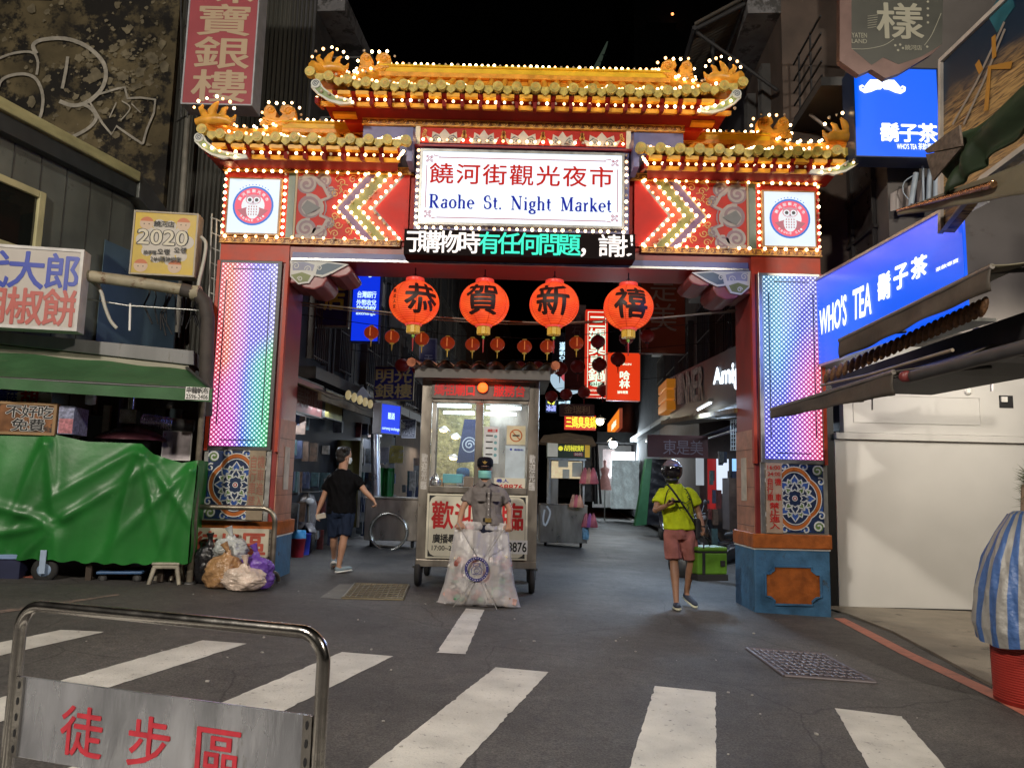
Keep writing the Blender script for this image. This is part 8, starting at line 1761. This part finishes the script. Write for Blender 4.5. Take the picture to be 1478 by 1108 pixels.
# wall behind the right side
o=thing('right_corner_building','pale rounded house corner with dark framed windows behind the blue signs','building',(6,13,0))
RC=Fr((5.0,12.6,0),-DL);wallp=M('pale_stucco',(.10,.09,.085),.8,ns=1.5,na=.25,dirt=((.08,.07,.06),2,.6))
b5=RC.px(1190,300);MB().bx(RC,.0,3.4,3.1,11.5,-3,0).build('wall',wallp,o)
mb=MB()
for k in range(3):
    for j in range(3): x=.5+k*.75;z=4.3+j*.62;mb.bx(RC,x,z,x+.7,z+.57,.01,.03,0);
mb.build('window_pane',M('old_window',(.035,.03,.03),.3,ns=6,na=.5),o)
mb=MB()
for k in range(4): mb.bx(RC,.47+k*.75,4.2,.51+k*.75,6.2,.02,.07)
for j in range(4): mb.bx(RC,.45,4.25+j*.62,2.8,4.3+j*.62,.02,.07)
mb.build('window_frame',M('old_frame',(.03,.028,.028),.5),o)
MB().tube([RC.P(.02,3.4,.06),RC.P(.02,11.4,.06)],.1,10).build('corner_edge',wallp,o)
MB().tube([RC.P(2.6,8.3,.12),RC.P(2.6,11.4,.12)],.07,10).build('orange_pipe',M('pipe_apricot',(.55,.3,.12),.5),o)
# balcony rail (diagonal seen from below) and corrugated canopy
o=thing('balcony','black railed balcony running along the right row above the gate end','balcony',RC.P(-.5,6.8,.8));mb=MB()
for z in (6.9,7.1,7.3,7.5,7.75): mb.tube([RC.P(-1.6,z,.75),RC.P(3.0,z,.75)],.016,5)
for k in range(9): mb.tube([RC.P(-1.6+k*.52,6.85,.75),RC.P(-1.6+k*.52,7.78,.75)],.016,5)
mb.build('railing',black,o);MB().bx(RC,-1.65,6.7,3.1,6.82,.0,.8).build('balcony_slab',M('slab_dark',(.05,.05,.05),.7),o)
mb=MB();
for k in range(3): mb.tube([RC.P(.3+k,6.7,.7),RC.P(.3+k,6.1,.02)],.025,6)
mb.build('balcony_brace',M('brace_grey',(.2,.17,.15),.5),o)
o=thing('corrugated_canopy','corrugated metal canopy on dark steel frame high over the right row','canopy',RW.P(-4,9,.5));cg=M('canopy_corrugated',(.10,.095,.085),.6,.2,ns=3,na=.25)
mb=MB();mb.grid(lambda u,v:RW.P(-.9-7.5*u,9.35-.9*v+.02*math.cos(u*150*math.pi),-.3+1.6*v),320,2);mb.build('canopy_sheet',cg,o)
mb=MB()
for k in range(4): x=-1-k*2.1;mb.tube([RW.P(x,9.2,-.2),RW.P(x,8.4,1.3)],.04,6);mb.tube([RW.P(x,8.4,1.3),RW.P(x,7.4,.05)],.03,6)
for d_,z in ((1.3,8.38),(.5,8.85)): mb.tube([RW.P(-.9,z,d_),RW.P(-8.3,z,d_)],.04,6)
for x in (-1.6,-3.1): mb.tube([RW.P(x,5.0,.9),RW.P(x,8.6,.9)],.035,6)
for z in (6.2,7.6): mb.tube([RW.P(-1.6,z,.9),RW.P(-3.1,z,.9)],.03,6)
mb.tube([RW.P(-1.9,7.6,.9),RW.P(-2.8,8.6,.9)],.03,6);mb.build('canopy_frame',black,o)
# awnings
aw_br=M('awning_taupe',(.085,.07,.055),.6,ns=4,na=.3,bump=.4,bs=8,dirt=((.12,.1,.08),3,.6));aw_gr=M('awning_moss',(.045,.055,.03),.6,ns=3,na=.3,bump=.6,bs=5);khaki=M('awning_khaki',(.17,.15,.10),.6,ns=3,na=.25,bump=.3,bs=6)
def valance(name,label,fr,q,back,mat,roofmat=None,tube=True):
    o=thing(name,label,'awning',fr.P(*fr.px(*q[0])))
    P=[fr.px(*p) for p in q];mb=MB() # q: tl,tr,br,bl
    def fn(u,v):
        a=P[0][0]*(1-u)+P[1][0]*u;a2=P[3][0]*(1-u)+P[2][0]*u;z=P[0][1]*(1-u)+P[1][1]*u;z2=P[3][1]*(1-u)+P[2][1]*u
        return fr.P(a*(1-v)+a2*v,z*(1-v)+z2*v,.015*math.sin(u*22)*v+.02*math.sin(u*7+v*3)*v)
    mb.grid(fn,60,6);mb.build('valance',mat,o,solid=.008)
    a,b=fr.P(*P[0]),fr.P(*P[1]);bd=-fr.n*back;up=V((0,0,.32*back))
    def fr2(u,v): p=a.lerp(b,u)+(bd+up)*v;p.z-=.05*math.sin(v*math.pi);return p
    MB().grid(fr2,30,5).build('awning_top',roofmat or mat,o,solid=.01)
    if tube: MB().tube([a+V((0,0,-.01)),b+V((0,0,-.01))],.022,8).build('front_bar',M('bar_grey',(.22,.2,.18),.4,.5),o)
    mb=MB()
    for u in (.08,.92): p=a.lerp(b,u);mb.tube([p,p+bd*.98+V((0,0,.1*back))],.018,6)
    mb.build('folding_arm',dsteel,o);return o
V3=Fr((2.95,8.6,0),(.07,-1,0));valance('folding_awning','lowest brown folding awning crossing the right led column',V3,((1113,590),(1290,535),(1291,570),(1114,604)),1.0,aw_br)
V2=Fr((3.3,7.5,0),(.07,-1,0));valance('folding_awning','grey brown awning flap hanging in front of the blue shop sign',V2,((1212,490),(1432,382),(1429,420),(1213,517)),.6,aw_br,khaki)
o=thing('awning_roller','dark roller tube with maroon end cap under the awning flap','roller',V3.P(*V3.px(1298,543)));a_=V3.px(1298,543);MB().lathe(V3.P(a_[0]-.02,a_[1],-.05),[(.045,0),(.045,.05),(.02,.055)],16,0,V3.u).build('end_cap',M('cap_maroon',(.16,.03,.03),.4),o);MB().tube([V3.P(a_[0],a_[1],-.1),V3.P(a_[0]+2.5,a_[1]+.05,-.1)],.05,12).build('roller_tube',dsteel,o)
V1=Fr((3.45,6.6,0),(.07,-1,0))
o=valance('canvas_awning','khaki metal edged canopy at the right edge below the picture board',V1,((1298,303),(1600,190),(1600,262),(1298,311)),.5,khaki,aw_gr,False)
mb=MB();mb.tube([V1.P(*V1.px(1300,304),.03),V1.P(*V1.px(1440,266),.03)],[.012,.03],8);mb.build('copper_tube',M('foil_copper',(.6,.35,.2),.2,1,bump=.8,bs=40),o)
VG=Fr((3.5,6.2,0),(.07,-1,0));o=thing('folded_canvas','dark green canvas awning bunched over the picture board','awning',VG.P(*VG.px(1370,220)));q=[VG.px(*p) for p in ((1356,214),(1410,178),(1620,40),(1620,200),(1500,190),(1425,222),(1405,250),(1372,292),(1366,262))]
mb=MB();n=len(q);ga=[(1356,214),(1385,195),(1412,178),(1480,130),(1620,30)];gb=[(1370,292),(1392,262),(1418,232),(1500,182),(1620,150)];GA=[VG.px(*p) for p in ga];GB=[VG.px(*p) for p in gb]
mb.grid(lambda u,v:VG.P(ip(GA,u)[0]*(1-v)+ip(GB,u)[0]*v,ip(GA,u)[1]*(1-v)+ip(GB,u)[1]*v,.05*math.sin(v*7+u*9)+.03*math.sin(u*30+v*4)*v),60,16);mb.build('bunched_canvas',M('canvas_dark_green',(.025,.045,.02),.6,ns=3,na=.4,bump=.5,bs=6),o,solid=.02)
mb=MB();mb.poly(VG,[VG.px(*p) for p in ((1354,218),(1405,182),(1409,212),(1358,222))],.1,.12);mb.poly(VG,[VG.px(*p) for p in ((1355,224),(1408,214),(1392,232),(1366,262))],.1,.115);mb.build('canvas_end',M('canvas_taupe',(.12,.09,.07),.8,ns=20,na=.4,bump=.4),o)
# lit dusty sheet & pipes beside the moustache box
o=thing('tied_pipes','bundle of pale pipes and plastic sheet under the square blue sign','pipes',at(1320,270,9.3));f_=FY(9.2);mb=MB()
for pts,r_ in ((((1322,250),(1318,275),(1314,300)),.035),(((1342,245),(1340,290)),.03),(((1352,240),(1350,295)),.035),(((1332,240),(1333,295)),.015)): mb.tube([f_.P(*f_.px(*p)) for p in pts],r_,8)
mb.tube([f_.P(*f_.px(*p)) for p in sm([(1325,250),(1306,262),(1304,278),(1316,292)])],.008,5);mb.build('pipe_run',M('pipe_pale_blue',(.3,.36,.42),.4),o);MB().grid(lambda u,v:FY(9.35).P(*FY(9.35).px(1285+55*u,305-50*v*(.5+.5*u)),.05*math.sin(u*9)),12,6).build('plastic_sheet',M('sheet_dull',(.2,.17,.16),.4),o)
o=thing('junction_box','grey box on a bracket above the end of the blue shop sign','box',at(1270,330,9.8));f_=FY(10.0);MB().bx(f_,*f_.box(1262,305,1292,330),-.3,0).build('box_body',M('box_taupe',(.18,.16,.14),.5),o,bevel=.01);mb=MB();mb.ribbon(f_,[f_.px(*p) for p in ((1268,336),(1268,316),(1295,316))],.02,.01,.03,0);mb.build('bracket',M('bracket_lilac_grey',(.35,.32,.42),.4),o)
# corn garland under the awning
o=thing('dried_garland','row of brown dried corn cobs hung in a line under the blue shop sign','garland',RS.P(.5,3,.5));CG=Fr((3.4,8.8,0),(.07,-1,0));mb=MB()
for i in range(26):
    x=1194+i*9.0;y=543-i*4.0;a_=CG.px(x,y);c=CG.P(a_[0],a_[1]);mb.ball(c,(.035,.035,.085),8,6,0,Matrix.Rotation(R(18),3,'X')@Matrix.Rotation(R(10),3,'Y'))
tag(mb.build('dried_cobs',M('cob_brown',(.16,.075,.03),.6,ns=30,na=.5,bump=.6),o),kind='stuff')
MB().tube([CG.P(*CG.px(1185,556)),CG.P(*CG.px(1250,542)),CG.P(*CG.px(1375,505))],.016,6).build('garland_rail',M('rail_tan',(.33,.27,.2),.5),o)
o=thing('awning_machinery','dark awning box and brackets above the white shop at the right edge','awning box',CG.P(2,3,-.1));X=Fr((3.7,8.2,0),(.07,-1,0));q=[X.px(*p) for p in ((1175,548),(1478,440),(1700,360),(1700,520),(1478,512),(1360,520),(1300,538),(1190,565))];MB().poly(X,q,-1.3,-.15).build('box_body',M('machinery_black',(.018,.017,.016),.7,ns=5,na=.5),o)
f_=FY(9.2);mb=MB()
for q in (((1290,552),(1415,515),(1415,538),(1290,566)),): mb.poly(f_,[f_.px(*p) for p in q],-.1,0)
mb.build('steel_channel',M('channel_steel',(.06,.07,.07),.5,.3),o)
mb=MB()
for x,y0_,y1_ in ((1428,510,565),(1440,500,535),(1256,545,592)): mb.tube([f_.P(*f_.px(x,y0_),.05),f_.P(*f_.px(x,y1_),.05)],.018 if x!=1256 else .008,6)
mb.build('crank_rod',M('rod_grey',(.2,.19,.2),.4),o)
# basket with striped cover
c=at(1499,1000,5.95);c.z=gz(c.x);o=thing('red_basket','red perforated plastic basket under the blue striped cover','basket',c)
redp=M('basket_red',(.33,.025,.02),.45,ns=6,na=.3);mb=MB();H_=.52;nx=60
mb.lathe(c,[(.27,0),(.29,.02),(.30,H_),(.31,H_+.02)],40,0);bk=mb.build('basket_body',redp,o)
mb=MB()
for k in range(26):
    z=.05+k*.018
    for j in range(40):
        t=math.pi*(.9+1.2*j/40)+ (k%2)*.04;r_=.293+.008*z;mb.obx(c+V((r_*math.cos(t),r_*math.sin(t),z)),(.006,.026,.009),Matrix.Rotation(t,3,'Z'))
tag(mb.build('basket_weave',M('basket_red_light',(.5,.06,.045),.35,na=.1),bk),kind='stuff')
stm=bpy.data.materials.new('striped_tarp');stm.use_nodes=True
def _s():
    nt=stm.node_tree;N=nt.nodes;L=nt.links;b=N['Principled BSDF'];b.inputs['Roughness'].default_value=.4
    tc=N.new('ShaderNodeTexCoord');sp=N.new('ShaderNodeSeparateXYZ');L.new(tc.outputs['Object'],sp.inputs[0])
    at2=N.new('ShaderNodeMath');at2.operation='ARCTAN2';L.new(sp.outputs['Y'],at2.inputs[0]);L.new(sp.outputs['X'],at2.inputs[1])
    m=N.new('ShaderNodeMath');m.operation='MULTIPLY';m.inputs[1].default_value=17;L.new(at2.outputs[0],m.inputs[0]);s=N.new('ShaderNodeMath');s.operation='SINE';L.new(m.outputs[0],s.inputs[0])
    r=N.new('ShaderNodeValToRGB');e=r.color_ramp.elements;e[0].position=.45;e[0].color=(.36,.35,.33,1);e[1].position=.55;e[1].color=(.07,.15,.38,1);a=N.new('ShaderNodeMath');a.operation='MULTIPLY_ADD';a.inputs[1].default_value=.5;a.inputs[2].default_value=.5;L.new(s.outputs[0],a.inputs[0]);L.new(a.outputs[0],r.inputs[0]);L.new(r.outputs[0],b.inputs['Base Color'])
    n=N.new('ShaderNodeTexNoise');n.inputs['Scale'].default_value=16;n.inputs['Detail'].default_value=5;L.new(tc.outputs['Object'],n.inputs[0]);bp=N.new('ShaderNodeBump');bp.inputs['Strength'].default_value=.8;bp.inputs['Distance'].default_value=.02;L.new(n.outputs['Fac'],bp.inputs['Height']);L.new(bp.outputs[0],b.inputs['Normal'])
_s()
o=thing('striped_cover','blue and white striped tarpaulin cover over a tall pile on the red basket','cover',c+V((0,0,.3)));z0_=FY(5.6).px(1478,942)[1];z1_=FY(5.9).px(1478,742)[1];
def cov(u,v):
    t=2*math.pi*u;z=z0_+(z1_-z0_)*v-c.z;prof=[(0,.38),(.12,.40),(.4,.375),(.65,.31),(.85,.22),(1,.13)]
    for (a1,r1),(a2,r2) in zip(prof,prof[1:]):
        if a1<=v<=a2: r_=r1+(r2-r1)*(v-a1)/(a2-a1)
    r_*=1+.025*math.sin(9*t+4*v)+.02*math.sin(17*t-9*v)*(1-v*.5)+.01*math.sin(31*t+20*v);return c+V((r_*math.cos(t),r_*math.sin(t),z+.012*math.sin(5*t)*(1-v)))
MB().grid(cov,140,50).build('tarp_cover',stm,o,loc=(c-o.location)[0:3])
MB().lathe(V((c.x,c.y,z1_-.01)),[(.135,0),(.1,.03),(.01,.04)],20).build('cover_top',stm,o,loc=(c-o.location)[0:3])
o=thing('spiky_plant','grey green spiky plant with hairy leaves above the striped cover','plant',V((c.x,c.y,z1_)));rr=random.Random(6);mb=MB();pc=V((c.x+.02,c.y,z1_+.22))
for i in range(420):
    d=V((rr.gauss(0,1),rr.gauss(0,1),rr.gauss(0,.9)));d.normalize();s_=pc+V((rr.uniform(-.02,.02),0,rr.uniform(-.16,.12)));L_=rr.uniform(.06,.13);sd=d.orthogonal().normalized()*.004;e=s_+d*L_+V((0,0,.02));mb.add([s_-sd,s_+sd,e],[(0,1,2)])
mb.build('leaves',M('leaf_sage',(.14,.16,.09),.7,ns=10,na=.4),o);MB().tube([V((c.x,c.y,z1_)),pc],.05,8).build('stem',M('stem_tan',(.35,.25,.17),.8),o)
# manhole grates
def grate(name,label,q,nx,ny,m1,m2,rim):
    P=[gs(*p) for p in q];o=thing(name,label,'drain cover',sum(P,V((0,0,0)))/4);mb=MB();mb.add([V((p.x,p.y,gz(p.x)+.006)) for p in P],[(0,1,2,3)],0)
    def bl(u,v): p=(P[0]*(1-u)+P[1]*u)*(1-v)+(P[3]*(1-u)+P[2]*u)*v;return V((p.x,p.y,gz(p.x)+.009))
    for i in range(nx+1): mb.tube([bl(i/nx,0),bl(i/nx,1)],.009,4,1)
    for i in range(ny+1): mb.tube([bl(0,i/ny),bl(1,i/ny)],.009,4,1)
    for a,b in ((0,1),(1,2),(2,3),(3,0)): mb.tube([V((P[a].x,P[a].y,gz(P[a].x)+.006)),V((P[b].x,P[b].y,gz(P[b].x)+.006))],.018,4,2)
    mb.build('grating',[m1,m2,rim],o);return o
gd_=M('grate_dark',(.03,.025,.02),.6);gi=M('grate_iron',(.2,.17,.11),.4,.6)
grate('drain_grate','square iron drain grate by the kiosk\'s left wheel',((494,864),(581,866),(590,845),(512,843)),10,8,gd_,gi,gi)
mb=MB();P=[gs(*p) for p in ((461,863),(494,865),(513,843),(490,843))];mb.add([V((p.x,p.y,gz(p.x)+.005)) for p in P],[(0,1,2,3)]);tag(mb.build('concrete_strip',M('apron_concrete',(.14,.135,.12),.7,na=.2)),kind='structure')
grate('manhole_cover','rectangular chequered manhole cover before the right pillar',((1132,976),(1264,986),(1187,945),(1078,937)),12,8,M('plate_violet',(.05,.045,.05),.4,.4),M('plate_stud',(.14,.12,.13),.35,.6),M('plate_rim',(.16,.14,.15),.5,.5))
# litter
rr=random.Random(12);mb=MB()
for i in range(60):
    x,y=rr.uniform(-3.5,3.2),rr.uniform(3,9.5);s_=rr.uniform(.004,.012);mb.obx((x,y,gz(x)+s_*.4),(s_*2,s_*1.3,s_*.8),Matrix.Rotation(rr.uniform(0,3),3,'Z'))
o=mb.build('litter',M('litter_pale',(.4,.38,.35),.8));tag(o,'tiny pale specks of litter scattered on the asphalt','litter',kind='stuff')
# ================= street lighting behind the camera
sky.sun_elevation=R(-5);bg.inputs[1].default_value=.05
def slamp(x,y,z,e,col,label,size=.5,aim=(0,9,1)):
    o=thing('street_lamp',label,'street lamp',(x,y,gz(x)));s_=1 if x<0 else -1
    MB().tube([(x,y,gz(x)),(x,y,z-.4),(x+s_*.3,y,z),(x+s_*1.0,y,z+.1)],[.09,.06,.05,.04],10).build('lamp_post',dsteel,o)
    MB().lathe((x+s_*1.1,y,z+.02),[(.28,0),(.26,.06),(.08,.14)],16).build('lamp_head',alu,o);MB().lathe((x+s_*1.1,y,z-.005),[(.02,-.03),(.2,-.01),(.24,.015)],16).build('lamp_lens',E('lens_glow',(1,.85,.62),6),o)
    lamp('lamp_light','AREA',(x+s_*1.1,y,z-.08),e,col,size,aim=aim,parent=o)
slamp(-6.5,-3.5,8.5,1650,(1,.91,.79),'street lamp on a grey post behind the camera to the left',.6,(0,8,0))
slamp(7.5,-2.5,8.0,950,(1,.9,.76),'street lamp on a grey post behind the camera to the right',.6,(1,8,0))
o=thing('canopy_lamp','warm batten lamp under the right canopy washing the white shop front','lamp',(5.6,8.5,3.2));MB().box(5.2,8.45,3.2,6.6,8.55,3.26).build('lamp_housing',dsteel,o);MB().box(5.22,8.46,3.17,6.58,8.54,3.197).build('lamp_diffuser',E('batten_glow',(1,.85,.62),4),o);lamp('lamp_light','AREA',(5.9,8.5,3.12),58,(1,.9,.74),1.0,aim=(5.7,10.5,1.2),parent=o)
def battens(fr,specs,label):
    for i,(x,z,d,e,col,lb_) in enumerate(specs):
        p=fr.P(x,z,d);o=thing('tube_lamp',label+' '+lb_,'lamp',p);MB().bx(fr,x-.6,z,x+.6,z+.05,d-.04,d+.04).build('lamp_housing',dsteel,o);MB().tube([fr.P(x-.58,z-.02,d),fr.P(x+.58,z-.02,d)],.018,8).build('glass_tube',E('tube_glow_%d'%(round(col[2]*10)),col,4),o);lamp('lamp_light','AREA',p-V((0,0,.06)),e,col,1.0,aim=fr.P(x,0,d+1.2),parent=o)
battens(LW,((2.2,2.42,.35,45,(.85,.92,1),'just behind the left pillar'),(7.5,2.6,.5,55,(.75,.85,1),'above the steel food cart'),(13,2.7,.6,60,(1,.88,.7),'far along the left row')),'added fluorescent batten under the left awning')  # unseen battens added to brighten the left side of the alley
battens(Fr(RW.P(0,0,.0),-DL),((-2.6,2.75,.9,190,(.55,.75,1),'just inside the right pillar'),(-12,2.7,.8,90,(.75,.87,1),'behind the rider')),'fluorescent batten under the right arcade')
for px_,py_,Y_,e_,col,lab in ((640,470,17,55,(.8,.85,1),'added small white bulb lamp high behind the lantern rows at left'),(930,455,20,10,(.9,.88,1),'added small white bulb lamp high behind the right lanterns')):  # unseen bulbs added as fill light for the dark alley signs
    f_=FY(Y_);a_,b_=f_.px(px_,py_);o=thing('street_bulb',lab,'lamp',f_.P(a_,b_+2));lamp('bulb_light','POINT',f_.P(a_,b_+2),e_,col,.1,parent=o);MB().ball(f_.P(a_,b_+2),.06,8,6).build('lamp_glass',E('fill_bulb',(.8,.88,1),4),o);MB().tube([f_.P(a_,b_+2.06),f_.P(a_,b_+3)],.01,4).build('lamp_cord',black,o)
